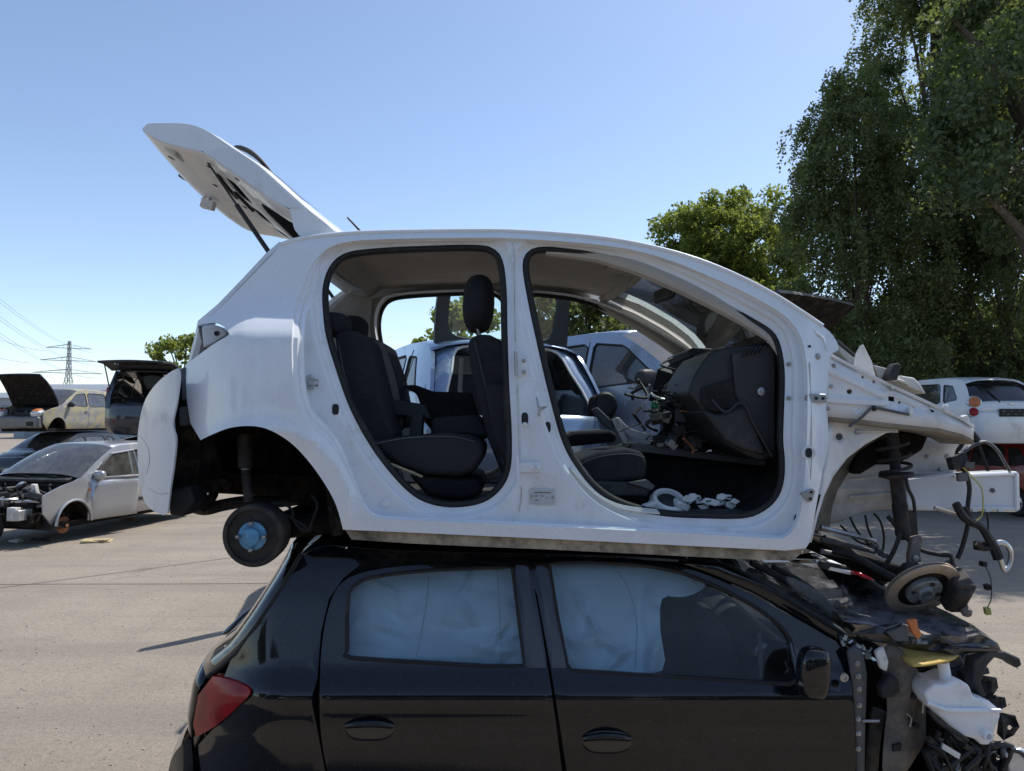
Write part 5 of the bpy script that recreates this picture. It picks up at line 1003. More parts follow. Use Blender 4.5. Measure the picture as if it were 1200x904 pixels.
# ================================================================ ground
def ground_mat():
    m, t, b = nodes('yard_ground')
    tc = t.nodes.new('ShaderNodeTexCoord').outputs['Object']
    n1 = nz(t, 0.35, 6, 0.65, vec=tc); n2 = nz(t, 3.0, 8, 0.75, vec=tc); n3 = nz(t, 60, 3, 0.6, vec=tc)
    c = ramp(t, n1.outputs[0], [(0.3, (0.205, 0.172, 0.135)), (0.5, (0.265, 0.226, 0.18)), (0.72, (0.325, 0.278, 0.22))]).outputs[0]
    c = mix(t, ramp(t, n2.outputs[0], [(0.50, (0, 0, 0)), (0.70, (0.55, 0.55, 0.55))]).outputs[0], c, (0.19, 0.165, 0.14))
    c = mix(t, ramp(t, n3.outputs[0], [(0.56, (0, 0, 0)), (0.75, (0.6, 0.6, 0.6))]).outputs[0], c, (0.40, 0.36, 0.31))
    mp = t.nodes.new('ShaderNodeMapping'); mp.inputs['Rotation'].default_value = (0, 0, 0.95); mp.inputs['Scale'].default_value = (0.12, 1.6, 1); t.links.new(tc, mp.inputs[0])
    n4 = nz(t, 1.0, 5, 0.6, vec=mp.outputs[0])                 # tyre-worn streaks
    c = mix(t, ramp(t, n4.outputs[0], [(0.50, (0, 0, 0)), (0.62, (0.6, 0.6, 0.6))]).outputs[0], c, (0.20, 0.17, 0.145))
    n5 = nz(t, 0.9, 7, 0.7, vec=tc)                            # oil stains
    c = mix(t, ramp(t, n5.outputs[0], [(0.62, (0, 0, 0)), (0.72, (0.6, 0.6, 0.6))]).outputs[0], c, (0.10, 0.09, 0.08))
    n6 = nz(t, 26, 4, 0.7, vec=tc); n7 = nz(t, 110, 2, 0.6, vec=tc)     # aggregate
    c = mix(t, ramp(t, n6.outputs[0], [(0.35, (0.45, 0.45, 0.45)), (0.55, (0, 0, 0))]).outputs[0], c, (0.13, 0.112, 0.092))
    c = mix(t, ramp(t, n7.outputs[0], [(0.62, (0, 0, 0)), (0.70, (0.7, 0.7, 0.7))]).outputs[0], c, (0.46, 0.42, 0.36))
    t.links.new(c, b.inputs['Base Color']); b.inputs['Roughness'].default_value = 0.92
    bp = t.nodes.new('ShaderNodeBump'); bp.inputs['Strength'].default_value = 0.5; bp.inputs['Distance'].default_value = 0.02
    mm = t.nodes.new('ShaderNodeMath'); mm.operation = 'ADD'; t.links.new(n2.outputs[0], mm.inputs[0]); t.links.new(n3.outputs[0], mm.inputs[1]); t.links.new(mm.outputs[0], bp.inputs['Height']); t.links.new(bp.outputs[0], b.inputs['Normal'])
ground_mat()
g = MB(); gx = [-3000, -400, -60, -20, -8, 0, 8, 20, 60, 400, 3000]
g.add([(x, y, 0) for y in gx for x in gx], [(j * 11 + i, j * 11 + i + 1, j * 11 + i + 12, j * 11 + i + 11) for j in range(10) for i in range(10)])
tag(g.build('ground', 'yard_ground', None, smooth=0), kind='structure')
pm('joint_dark', (0.10, 0.088, 0.072), 0.95, var=0.3)
for nm, a, b in (('ground_joint', (-9.5, 5.2), (-0.5, 13.5)), ('ground_joint', (-12, 8.6), (-1, 8.75))):
    d_ = Vector((b[0] - a[0], b[1] - a[1], 0)); nn_ = Vector((-d_.y, d_.x, 0)).normalized() * .008; q = [Vector((*a, .004)), Vector((*b, .004))]
    pts = [q[0].lerp(q[1], t) + nn_ * 3 * noise.noise(Vector((t * 9, 0, 0))) for t in np.linspace(0, 1, 40)]
    o = MB().loft([[p - nn_ for p in pts], [p + nn_ for p in pts]], closed=False).build(nm, 'joint_dark', None, smooth=0); tag(o, kind='structure')
# ================================================================ the other wrecks
pm('paint_silver', (0.38, 0.39, 0.41), 0.3, metal=0.5, coat=0.6, var=0.04, dirt=(0.42, 0.38, 0.32), dirt_amt=0.3, ds=2)
pm('paint_bluegrey', (0.17, 0.24, 0.34), 0.22, metal=0.45, coat=1.0, var=0.05, dirt=(0.25, 0.23, 0.2), dirt_amt=0.15, ds=3)
pm('paint_steelblue', (0.33, 0.38, 0.46), 0.25, metal=0.5, coat=0.9, var=0.05, dirt=(0.3, 0.28, 0.25), dirt_amt=0.2, ds=3)
pm('paint_navy', (0.012, 0.018, 0.032), 0.25, metal=0.2, coat=0.8, var=0.1, dirt=(0.12, 0.12, 0.12), dirt_amt=0.2)
pm('paint_mossy', (0.19, 0.20, 0.26), 0.6, var=0.2, dirt=(0.46, 0.40, 0.15), dirt_amt=0.85, ds=4.5, vs=5)
pm('paint_red', (0.30, 0.02, 0.02), 0.35, coat=0.6, var=0.1, dirt=(0.25, 0.2, 0.15), dirt_amt=0.25)
pm('paint_white2', (0.72, 0.72, 0.71), 0.35, coat=0.6, var=0.03, dirt=(0.45, 0.42, 0.37), dirt_amt=0.25, ds=3)
pm('paint_grey', (0.10, 0.105, 0.11), 0.35, coat=0.6, var=0.1, dirt=(0.2, 0.18, 0.15), dirt_amt=0.35)
glass('glass_bg', (0.42, 0.50, 0.53), 0.10, 5, refl=0.10)
HATCH = [(-1.90, 0.26), (-1.98, 0.42), (-2.0, 0.60), (-1.97, 0.80), (-1.90, 0.98), (-1.78, 1.18), (-1.62, 1.37), (-1.35, 1.455), (-0.8, 1.50), (0.0, 1.50), (0.35, 1.45), (0.78, 1.24), (1.18, 1.0), (1.55, 0.90), (1.82, 0.78), (1.97, 0.62), (2.0, 0.45), (1.94, 0.24)]
WIN2 = [[(0.92, 1.02), (0.42, 1.35), (0.02, 1.40), (0.05, 0.97)], [(-0.03, 0.97), (-0.06, 1.40), (-0.85, 1.39), (-1.02, 0.99)], [(-1.12, 1.0), (-0.98, 1.37), (-1.28, 1.34), (-1.52, 1.06)]]
def bgcar(name, label, loc, rotz, paint, prof=HATCH, wins=WIN2, W=1.68, belt=0.95, xb=(-1.22, 1.28), ra=0.33, no=(), seg=None, wheels=True, group=None, doors=(1.0, -0.02, -1.05), interior=True, hole_wins=(), rear_mat='glass_bg'):
    rt = thing(name, label, 'car', loc, (0, 0, rotz), group)
    xs = [p[0] for p in prof]; x0, x1 = min(xs), max(xs)
    seg = seg or dict(rear_bumper=(0, 3), hatch=(3, 4), rear_glass=(4, 6), roof=(6, 10), windscreen=(10, 12), bonnet=(12, 14), front_bumper=(14, 17))
    def hw(x, z):
        u = (x - (x0 + x1) / 2) / ((x1 - x0) / 2); t = 1 - 0.10 * max(0, abs(u) - 0.55) ** 2 / 0.2
        w = W / 2 * t
        if z > belt: w -= 0.17 * ((z - belt) / 0.55) ** 1.1
        if z < 0.5: w -= 0.12 * ((0.5 - z) / 0.3) ** 2
        return w + 0.012 * math.exp(-((z - belt + 0.06) / 0.04) ** 2)
    cut0 = seg['rear_bumper'][1] if 'rear_bumper' in no else 0
    cut1 = len(prof) - 1 - (seg['front_bumper'][1] - seg['front_bumper'][0] if 'front_bumper' in no else 0)
    pr = prof[cut0:cut1 + 1]
    out = sp(pr, 4)
    bz = 0.24; under = [(out[-1][0] - 0.02, max(bz, 0.24))]
    for xc in sorted(xb, reverse=True):
        n = 12; under += [(xc + ra * math.cos(PI * k / n), 0.30 + (ra + 0.02) * math.sin(PI * k / n)) for k in range(n + 1)]
    under = [(x, max(z, bz) if i == 0 else z) for i, (x, z) in enumerate(under)]
    ol = out + [p for p in under if p[0] < out[-1][0] and p[0] > out[0][0]]
    if cut1 < len(prof) - 1: ol = out + [(out[-1][0] - 0.01, 0.5)] + under[1:]
    ws_ = [sp(w, 1, True) for w in wins]
    ws_ = [[tuple(np.array(a) * (1 - t) + np.array(b) * t) for a, b in zip(w, w[1:] + w[:1]) for t in (0.08, 0.5, 0.92)] for w in wins]
    for sg in (1, -1):
        f = lambda x, z: Vector((x, sg * hw(x, z), z))
        m = MB().panel(ol, f, ws_, 0.11); sd_ = m.build('side_panel', paint, rt, world=False, smooth=35)
        L0 = [f(x, z) for x, z in ol]; MB().loft([L0, [Vector((p.x, p.y - sg * 0.03, p.z)) for p in L0]]).build('panel_edge', paint, sd_, world=False)
        for i, w in enumerate(ws_):
            if i not in hole_wins: MB().panel(w, lambda x, z: Vector((x, sg * (hw(x, z) - 0.012), z)), step=0.4).build('side_window', 'glass_bg', sd_, world=False)
            MB().tube([Vector((x, sg * (hw(x, z) - 0.002), z)) for x, z in w], 0.009, 6, closed=True).build('window_rubber', 'rubber', sd_, world=False)
        for xd in doors:
            zt = [z for z in np.linspace(0.3, 1.42, 10) if z < np.interp(xd, [p[0] for p in out], [p[1] for p in out]) - 0.06 and not (abs(xd - xb[0]) < ra and z < 0.66) and not (abs(xd - xb[1]) < ra and z < 0.66)]
            MB().tube([Vector((xd + 0.03 * math.sin(z * 3), sg * (hw(xd, z) + 0.0008), z)) for z in zt], 0.004, 5).build('door_gap', 'rubber', sd_, world=False)
        for xd in (0.12, -0.88):
            MB().tube([Vector((xd - 0.08, sg * hw(xd, 0.84), 0.84)), Vector((xd, sg * (hw(xd, 0.84) + 0.03), 0.845)), Vector((xd + 0.08, sg * hw(xd, 0.84), 0.84))], 0.012, 6, smooth=3).build('door_handle', paint, sd_, world=False)
        for xc in xb:
            an = np.linspace(0, PI, 13)
            a = [Vector((xc + ra * math.cos(t), sg * (hw(xc, 0.5) - 0.01), 0.30 + (ra + 0.02) * math.sin(t))) for t in an]
            b = [Vector((p.x, p.y - sg * 0.28, p.z)) for p in a]; m = MB().loft([a, b], closed=False)
            m.add(b + [Vector((xc, b[0].y, 0.3))], [(i, i + 1, 13) for i in range(12)]); m.build('wheelhouse', 'underseal', rt, world=False)
        if 'mirror' not in no:
            mr = ellipsoid(MB(), (0.86, sg * (hw(0.86, 1.02) + 0.09), 1.03), 0.06, 0.10, 0.075, e=3).build('door_mirror', 'dark_plastic' if paint in ('paint_mossy', 'paint_steelblue') else paint, rt, world=False, smooth=60)
            MB().panel(circ(0, 0, 0.055), lambda a, b: Vector((0.797, sg * (hw(0.86, 1.02) + 0.09) + a * 1.4, 1.03 + b))).build('mirror_glass', 'mirror_glass', mr, world=False, smooth=0)
    fine = sp(prof, 4)
    for nm, (i0, i1) in seg.items():
        if nm in no: continue
        rows = []
        for x, z in fine[i0 * 4:i1 * 4 + 1]:
            w = hw(x, z); k = fine.index((x, z)); a = np.array(fine[max(k - 1, 0)]); b = np.array(fine[min(k + 1, len(fine) - 1)]); t = b - a; t /= np.linalg.norm(t)
            nx, nz_ = -t[1], t[0]; cr = 0.04 + 0.09 * abs(nx)
            rows.append([Vector((x + nx * cr * (1 - (2 * j / 10 - 1) ** 4 if True else 0), -w + 2 * w * j / 10, z + nz_ * cr * (1 - (2 * j / 10 - 1) ** 4))) for j in range(11)])
        MB().loft(rows, closed=False).build(nm, rear_mat if nm == 'rear_glass' else 'glass_bg' if nm == 'windscreen' else paint, rt, world=False, smooth=45, solid=0 if 'glass' in nm or nm == 'windscreen' else 0.004)
    MB().box((-0.05, 0, 0.28), (3.3, W - 0.25, 0.1)).build('floor_pan', 'underseal', rt, world=False)
    if interior:
        for xs_, ys_ in ((0.0, 0.36), (0.0, -0.36)):
            sb = MB().box((xs_ - 0.12, ys_, 0.82), (0.14, 0.46, 0.55), (0, -0.2, 0)).build('seat_back', 'seat_fabric', rt, world=False, bevel=0.05, bseg=3)
            MB().box((xs_ - 0.2, ys_, 1.18), (0.1, 0.26, 0.16), (0, -0.15, 0)).build('headrest', 'seat_fabric', sb, world=False, bevel=0.04, bseg=3)
            MB().box((xs_ + 0.15, ys_, 0.55), (0.5, 0.48, 0.16)).build('seat_cushion', 'seat_fabric', rt, world=False, bevel=0.05, bseg=3)
        MB().box((-1.0, 0, 0.78), (0.16, 1.2, 0.6), (0, -0.25, 0)).build('rear_bench', 'seat_fabric', rt, world=False, bevel=0.05, bseg=3)
        MB().box((0.92, 0, 0.82), (0.34, W - 0.32, 0.26), (0, 0.2, 0)).build('dashboard', 'dark_plastic', rt, world=False, bevel=0.05, bseg=3)
        MB().lathe((0.66, 0.36, 0.88), (-0.9, 0, 0.45), [(0.17, 0), (0.185, 0.012), (0.17, 0.024), (0.155, 0.012), (0.17, 0)], 20, cap=False).build('steering_wheel', 'dark_plastic', rt, world=False)
    if wheels:
        for xc in xb:
            for sg in (1, -1): wheel(rt, (xc, sg * (W / 2 - 0.11), 0.29), (0, sg, 0), 0.29, 0.17, world=False, rim='alloy')
    rt['_hw'] = 0; del rt['_hw']
    return rt, hw
def lpart(rt, name, mt, fn, **kw):
    m = MB(); fn(m); return m.build(name, mt, rt, world=False, **kw)
def lampfront(rt, hw, sgs=(1, -1)):
    for sg in sgs: lpart(rt, 'headlamp', 'clear_lens', lambda m: ellipsoid(m, (1.80, sg * 0.58, 0.70), 0.12, 0.17, 0.085, 0.3, e=3), smooth=60)
def lamprear(rt, x=-1.93, z=0.88, y=0.66, mt='red_lens', h=0.15):
    for sg in (1, -1):
        o = lpart(rt, 'tail_lamp', mt, lambda m: ellipsoid(m, (x, sg * y, z), 0.07, 0.085, h, 0.25, e=3), smooth=60)
def engine(rt, seed, n=26, x=(1.2, 1.75)):
    r = random.Random(seed)
    lpart(rt, 'engine_block', 'brake_black', lambda m: m.box((1.45, 0.05, 0.62), (0.4, 0.75, 0.35)), bevel=0.04)
    for k in range(n):
        c = (r.uniform(*x), r.uniform(-0.6, 0.6), r.uniform(0.5, 0.86))
        if k % 2: lpart(rt, 'engine_part', r.choice(['brake_black', 'dark_plastic', 'grey_plastic', 'steel', 'alloy']), lambda m: m.box(c, (r.uniform(.06, .2), r.uniform(.06, .25), r.uniform(.05, .16)), (r.uniform(-.5, .5), r.uniform(-.5, .5), r.uniform(-1, 1))), bevel=0.012)
        else: lpart(rt, 'engine_hose', r.choice(['rubber', 'wire_black', 'grey_plastic', 'alloy']), lambda m: m.tube([c] + [(c[0] + r.uniform(-.2, .2), c[1] + r.uniform(-.25, .25), c[2] + r.uniform(-.1, .1)) for _ in range(3)], r.uniform(.01, .03), 7, smooth=4))
def raised_panel(rt, name, mt, hinge, ang, length, hwid, thick=0.04, glassfrac=None, inner='dark_plastic', direction=1, bow=0.06):
    """a raised bonnet or tailgate as a real shell; hinge (x, z); ang above horizontal; direction +1 forward, -1 rearward"""
    hx, hz = hinge; ca, sa = math.cos(ang), math.sin(ang)
    def f(u, v, off=0):
        s_ = u * length; b = bow * math.sin(u * PI) * (1 if True else 0); nx, nz_ = -sa * direction, ca
        w = hwid * (1 - 0.12 * u ** 3)
        return Vector((hx + direction * ca * s_ + nx * (b + off + 0.03 * (1 - v * v)), v * w, hz + sa * s_ + nz_ * (b + off + 0.03 * (1 - v * v))))
    us = np.linspace(0, 1, 9); vs = np.linspace(-1, 1, 9)
    if glassfrac is None:
        o = MB().loft([[f(u, v, thick) for v in vs] for u in us], closed=False).build(name, mt, rt, world=False, smooth=50)
        MB().loft([[f(u, v, 0) for v in vs] for u in us], closed=False).build('underside', inner, o, world=False, smooth=50)
    else:
        g0, g1 = glassfrac; hole = [(g0 + (g1 - g0) * (0.5 + 0.5 * math.copysign(abs(math.cos(a)) ** 0.35, math.cos(a))), 0.82 * math.copysign(abs(math.sin(a)) ** 0.35, math.sin(a))) for a in np.linspace(0, 2 * PI, 32, endpoint=False)]
        rim_ = [(0, -1), (0.5, -1), (1, -1), (1, -0.5), (1, 0), (1, 0.5), (1, 1), (0.5, 1), (0, 1), (0, 0.5), (0, 0), (0, -0.5)]
        o = MB().panel(rim_, lambda u, v: f(u, v, thick), [hole], 0.15).build(name, mt, rt, world=False, smooth=50)
        MB().panel(rim_, lambda u, v: f(u, v, 0), [hole], 0.15).build('underside', inner, o, world=False, smooth=50)
        MB().panel(hole, lambda u, v: f(u, v, thick * 0.8), step=0.2).build('tailgate_glass', 'glass_clear', o, world=False)
        MB().loft([[f(u, v, thick) for u, v in hole], [f(u, v, 0) for u, v in hole]]).build('glass_rim', 'rubber', o, world=False)
    ed = [(u, -1) for u in us] + [(1, v) for v in vs[1:]] + [(u, 1) for u in us[::-1][1:]] + [(0, v) for v in vs[::-1][1:-1]]
    MB().loft([[f(u, v, thick) for u, v in ed], [f(u, v, 0) for u, v in ed]]).build('panel_edge', mt if glassfrac is None else inner, o, world=False)
    return o, f
STK = 'cars stacked two high across the yard'
def R3(a): return math.atan2(a[1], a[0])
# --- silver car with stripped nose, on the ground at the left
sv, hw = bgcar('silver_car', 'silver five-door car with its nose stripped to the engine, standing on the ground', (-7.49, 13.04, 0), R3((-.22, -.975)), 'paint_silver', no=('front_bumper', 'bonnet'), hole_wins=(0,), wheels=False)
engine(sv, 5, 34, (1.25, 2.0))
for sg in (1, -1):
    lpart(sv, 'brake_disc', 'rust', lambda m: m.lathe((1.30, sg * 0.66, 0.27), (0, sg, 0), [(0.10, -.03), (0.13, -.02), (0.13, 0.0), (0.07, 0.002), (0.065, 0.05), (0.03, 0.05), (0.03, 0.07), (0.005, 0.07)], 24))
    lpart(sv, 'strut', 'brake_black', lambda m: m.tube([(1.28, sg * 0.55, 0.3), (1.24, sg * 0.5, 0.85)], 0.04, 8))
    lpart(sv, 'arch_liner', 'rubber', lambda m: m.loft([[(1.28 + .34 * math.cos(t), sg * .5, .3 + .36 * math.sin(t)) for t in np.linspace(-.2, 1.2, 8)], [(1.28 + .36 * math.cos(t), sg * .78, .3 + .37 * math.sin(t)) for t in np.linspace(-.2, 1.2, 8)]], closed=False))
    lpart(sv, 'crash_box', 'paint_silver', lambda m: m.box((1.9, sg * 0.5, 0.50), (0.25, 0.10, 0.16)), bevel=0.01)
    lpart(sv, 'rub_strip', 'dark_plastic', lambda m: m.loft([[(x, sg * (hw(x, .52) + .012), .52) for x in np.linspace(-.85, .9, 8)], [(x, sg * (hw(x, .58) + .012), .58) for x in np.linspace(-.85, .9, 8)]], closed=False), solid=0.01)
    lpart(sv, 'arch_flare', 'paint_silver', lambda m: m.tube([(1.28 + .345 * math.cos(t), sg * (hw(1.28, .6) + 0.004), .3 + .37 * math.sin(t)) for t in np.linspace(0, PI, 14)], 0.022, 6))
    lpart(sv, 'side_repeater', 'orange_lens', lambda m: m.box((0.98, sg * (hw(.98, .82) + .004), .80), (.07, .012, .035)), bevel=0.003)
lpart(sv, 'crash_box', 'white_grimy', lambda m: m.box((1.98, 0.42, 0.52), (0.10, 0.16, 0.2)), bevel=0.01)
lpart(sv, 'headlamp_bracket', 'white_grimy', lambda m: m.box((1.72, 0.55, 0.82), (0.06, 0.07, 0.26), (0.1, 0.2, 0)).box((1.70, 0.47, 0.84), (0.05, 0.05, 0.22)), bevel=0.006)
lpart(sv, 'scuttle', 'dark_plastic', lambda m: m.box((1.2, 0, 0.985), (0.22, 1.4, 0.05), (0, 0.25, 0)), bevel=0.01)
for y in (0.45, -0.1): lpart(sv, 'wiper', 'wire_black', lambda m: m.tube([(1.24, y, 1.02), (1.16, y - .3, 1.05), (1.12, y - .62, 1.06)], 0.012, 6))
lpart(sv, 'engine_tray', 'underseal', lambda m: m.box((1.5, 0, 0.4), (0.75, 1.2, 0.2)), bevel=0.02)
# its front door stands ajar
dr = [(0.94, 0.98), (0.48, 1.36), (0.02, 1.41), (0.0, 0.97)]
def dj(x, z): 
    a = R(14); p = Vector((x - 0.98, 0, 0)); return Vector((0.98 + p.x * math.cos(a), hw(0.5, min(z, 1.0)) + 0.02 - p.x * math.sin(a) * 0.6 - 0.17 * max(0, z - .95) / .55, z))
lpart(sv, 'open_door_frame', 'paint_silver', lambda m: m.tube([dj(x, z) for x, z in dr], 0.022, 6, closed=True))
lpart(sv, 'open_door_glass', 'glass_bg', lambda m: m.panel(dr, dj, step=.3))
lpart(sv, 'open_door', 'paint_silver', lambda m: m.panel([(0.98, .30), (.98, .97), (0.0, .97), (0.0, .30)], dj, step=.12), smooth=40, solid=0.02)
# --- mossy car on top of the left stack, with its black bonnet up
ms, hw = bgcar('mossy_car', 'grey car crusted with yellow moss and lichen, black bonnet up', (-14.1, 22.86, 1.34), R3((-.12, -.99)), 'paint_mossy', no=('bonnet', 'front_bumper'), wheels=False, group=None)
engine(ms, 9, 14)
raised_panel(ms, 'raised_bonnet', 'paint_navy', (1.18, 1.0), R(52), 1.12, 0.76, inner='underseal')
lpart(ms, 'front_bumper', 'paint_grey', lambda m: m.box((1.86, 0, 0.50), (0.22, 1.5, 0.34)), bevel=0.06, bseg=3)
for sg in (1, -1):
    h_ = lpart(ms, 'headlamp', 'clear_lens', lambda m: ellipsoid(m, (1.78, sg * 0.58, 0.76), 0.16, 0.16, 0.10, 0.3, e=3.4), smooth=60)
    lpart(ms, 'indicator', 'orange_lens', lambda m: m.box((1.80, sg * 0.58, 0.86), (0.2, 0.2, 0.03), (0, .35, 0)), bevel=0.01)
lpart(ms, 'number_recess', 'rubber', lambda m: m.box((1.98, 0.5, 0.46), (0.02, 0.2, 0.12)), bevel=0.004)
# --- dark MPV, tailgate up
MPV = [(x, z * 1.13 if z > 0.6 else z) for x, z in HATCH]; MPV[4:8] = [(-1.98, 1.08), (-1.92, 1.34), (-1.84, 1.58), (-1.6, 1.68)]
MPW = [[(x, z * 1.13) for x, z in w] for w in WIN2]; MPW[2] = [(-1.12, 1.12), (-1.02, 1.54), (-1.62, 1.54), (-1.76, 1.16)]
mv, hw = bgcar('dark_mpv', 'dark navy people carrier with its tailgate up on the stack', (-8.75, 18.4, 1.38), R3((-.20, .98)), 'paint_navy', prof=MPV, wins=MPW, W=1.78, belt=1.07, no=('hatch', 'rear_glass', 'mirror'), wheels=False)
o, f = raised_panel(mv, 'tailgate', 'paint_navy', (-1.80, 1.66), R(5), 1.2, 0.74, glassfrac=(0.12, 0.56), direction=-1)
lpart(mv, 'gas_strut', 'wire_black', lambda m: m.tube([f(0.55, 0.95), (-1.95, 0.72, 1.2)], 0.014, 6)); lpart(mv, 'gas_strut', 'wire_black', lambda m: m.tube([f(0.55, -0.95), (-1.95, -0.72, 1.2)], 0.014, 6))
for sg in (1, -1): lpart(mv, 'tail_lamp', 'red_lens', lambda m: m.box((-1.95, sg * 0.76, 1.18), (0.06, 0.06, 0.2)), bevel=0.02)
for sg in (1, -1): lpart(mv, 'hatch_pillar', 'paint_navy', lambda m: m.tube([(-2.0, sg * .74, .8), (-1.97, sg * .72, 1.1), (-1.9, sg * .66, 1.4), (-1.82, sg * .6, 1.64)], 0.06, 8))
lpart(mv, 'boot_clutter', 'dark_plastic', lambda m: m.box((-1.4, .1, .75), (.6, .9, .35), (.1, .1, .2)), bevel=0.04)
lpart(mv, 'bumper_reflector', 'red_lens', lambda m: m.box((-2.085, 0.35, 0.52), (0.02, 0.5, 0.04)), bevel=0.004)
# --- blue car, tail to the camera, hatch up
bl_, hw = bgcar('blue_hatchback', 'metallic blue hatchback with raised rear hatch, seen through the white shell', (-0.62, 7.75, 1.16), R3((-.36, .93)), 'paint_bluegrey', no=('hatch', 'rear_glass', 'mirror'), wheels=False)
o, f = raised_panel(bl_, 'rear_hatch', 'paint_bluegrey', (-1.50, 1.44), R(70), 0.86, 0.62, glassfrac=(0.05, 0.74), direction=-1, thick=0.05)
lpart(bl_, 'rear_wiper', 'wire_black', lambda m: m.tube([f(.8, 0, .07), f(.6, -.25, .08), f(.45, -.5, .08)], 0.010, 6))
ap_ = [(0.72, .62), (.70, .95), (.60, 1.2), (.52, 1.38), (.3, 1.43), (0, 1.44)]
ap_ = sp(ap_ + [(-y, z) for y, z in reversed(ap_[:-1])] + [(-.6, .54), (0, .52), (.6, .54)], 3, True)
xr = lambda z: -1.97 + max(0, z - .8) ** 1.1 * .62
lpart(bl_, 'hatch_opening_seal', 'wire_white', lambda m: m.tube([(xr(z), y * .9, z) for y, z in ap_], 0.012, 6, closed=True))
lpart(bl_, 'hatch_pillar', 'paint_bluegrey', lambda m: m.loft([[(xr(z), y * .9, z) for y, z in ap_], [(xr(z) - .01, y * 1.0, z + .0) for y, z in ap_], [(xr(z) + .08, y * 1.14, z + (.03 if z > 1 else 0)) for y, z in ap_]]), smooth=50)
for sg in (1, -1):
    lk = lpart(bl_, 'lamp_cavity', 'underseal', lambda m: ellipsoid(m, (-1.93, sg * .73, .88), .06, .11, .13, .2, e=3), smooth=50)
    for k in range(6): lpart(lk, 'lamp_wire', 'wire_black' if k % 2 else 'steel', lambda m: m.tube([(-1.98, sg * (.68 + .02 * k), .92 - .03 * k), (-2.04, sg * (.66 + .03 * k), .86), (-2.0, sg * (.7 + .01 * k), .76 + .01 * k)], 0.008, 5, smooth=3))
lpart(bl_, 'bench_back', 'seat_fabric', lambda m: m.box((-1.25, 0, .9), (.12, 1.15, .6), (0, -.2, 0)), bevel=.05, bseg=3)
hg = Vector((-1.53, 7.74, 0)); dd_ = Vector((-.676, -.737, 0))
def dpt(s_, z): return hg + dd_ * s_ + Vector((0, 0, z))
nd = Vector((.625, -.78, 0)) * .05
od = MB().poly3([dpt(0, 1.45), dpt(.92, 1.5), dpt(1.0, 1.75), dpt(.98, 2.08), dpt(0, 2.06)], nd).build('open_door', 'paint_bluegrey', bl_, bevel=.015)
MB().tube([dpt(0, 2.06) + nd * .5, dpt(.12, 2.48) + nd * .5, dpt(.68, 2.5) + nd * .5, dpt(.97, 2.08) + nd * .5], .022, 6).build('window_frame', 'paint_bluegrey', od)
lpart(bl_, 'bump_stop', 'rubber', lambda m: m.box((-1.52, -.1, 1.44), (.06, .08, .05)), bevel=.01)
# --- steel-blue car facing right, bonnet up
sb_, hw = bgcar('steel_blue_car', 'pale steel-blue car with door mirror and bonnet up, seen through the windscreen opening', (1.33, 7.25, 1.27), R3((.6, -.8)), 'paint_steelblue', no=('bonnet', 'front_bumper'), wheels=False)
engine(sb_, 14, 18, (1.2, 1.9))
raised_panel(sb_, 'raised_bonnet', 'paint_navy', (1.22, 1.0), R(44), 0.92, 0.62, inner='underseal')
lpart(sb_, 'bonnet_stay', 'steel', lambda m: m.tube([(1.7, -.5, .85), (1.75, -.5, 1.5)], .008, 6))
lpart(sb_, 'nose_carrier', 'white_grimy', lambda m: m.box((1.92, 0, .66), (.08, 1.3, .3)), bevel=.02)
# --- pale car behind it with tail up
pb, hw = bgcar('pale_blue_car', 'pale blue car at the back with its tailgate raised', (2.55, 12.6, 1.35), R3((.15, .99)), 'paint_steelblue', no=('hatch', 'rear_glass', 'mirror'), wheels=False)
raised_panel(pb, 'tailgate', 'paint_steelblue', (-1.55, 1.44), R(20), 1.0, .64, direction=-1, inner='paint_steelblue')
# --- white small hatch on red car at the right
WH = [(x * .88, z) for x, z in HATCH]
wh, hw = bgcar('white_city_car', 'small white city car with round tail lamps on top of the red car', (9.42, 15.75, 1.27), R3((-.10, .995)), 'paint_white2', rear_mat='gloss_trim', prof=WH, wins=[[(x * .88, z) for x, z in w] for w in WIN2], W=1.6, xb=(-1.08, 1.12), wheels=False)
for sg in (1, -1):
    for (z, y, r_, mt) in ((1.00, .66, .10, 'orange_lens'), (.81, .70, .08, 'red_lens')):
        o = lpart(wh, 'tail_lamp', 'clear_lens', lambda m: m.lathe((-1.66 - (1.1 - z) * .12, sg * y, z), (-.95, sg * .45, .2), [(r_ * 1.25, -.05), (r_ * 1.25, .03), (r_ * 1.05, .05), (r_, .045)], 18))
        lpart(o, 'lamp_lens', mt, lambda m: m.lathe((-1.66 - (1.1 - z) * .12, sg * y, z), (-.95, sg * .45, .2), [(r_, .045), (r_ * .7, .065), (.005, .072)], 18))
o = lpart(wh, 'number_plate_recess', 'rubber', lambda m: m.box((-1.885, 0, .80), (.03, .62, .15)), bevel=.01)
for k in range(7): lpart(o, 'plate_clip', 'grey_plastic', lambda m: m.box((-1.905, -.24 + .08 * k, .80 + .03 * (-1) ** k), (.01, .04, .03)))
lpart(wh, 'rear_badge', 'alloy', lambda m: m.box((-1.82, 0, .97), (.02, .12, .035)).box((-1.82, .0, .97), (.024, .03, .05)), bevel=.006)
lpart(wh, 'rear_wiper', 'wire_black', lambda m: m.tube([(-1.80, .22, 1.0), (-1.74, .32, 1.14), (-1.68, .38, 1.25)], .012, 6))
rd, hw = bgcar('red_car', 'red car at the bottom of the stack under the white city car', (10.75, 15.9, 0), R3((-.10, .995)), 'paint_red', no=('mirror',)); lamprear(rd)
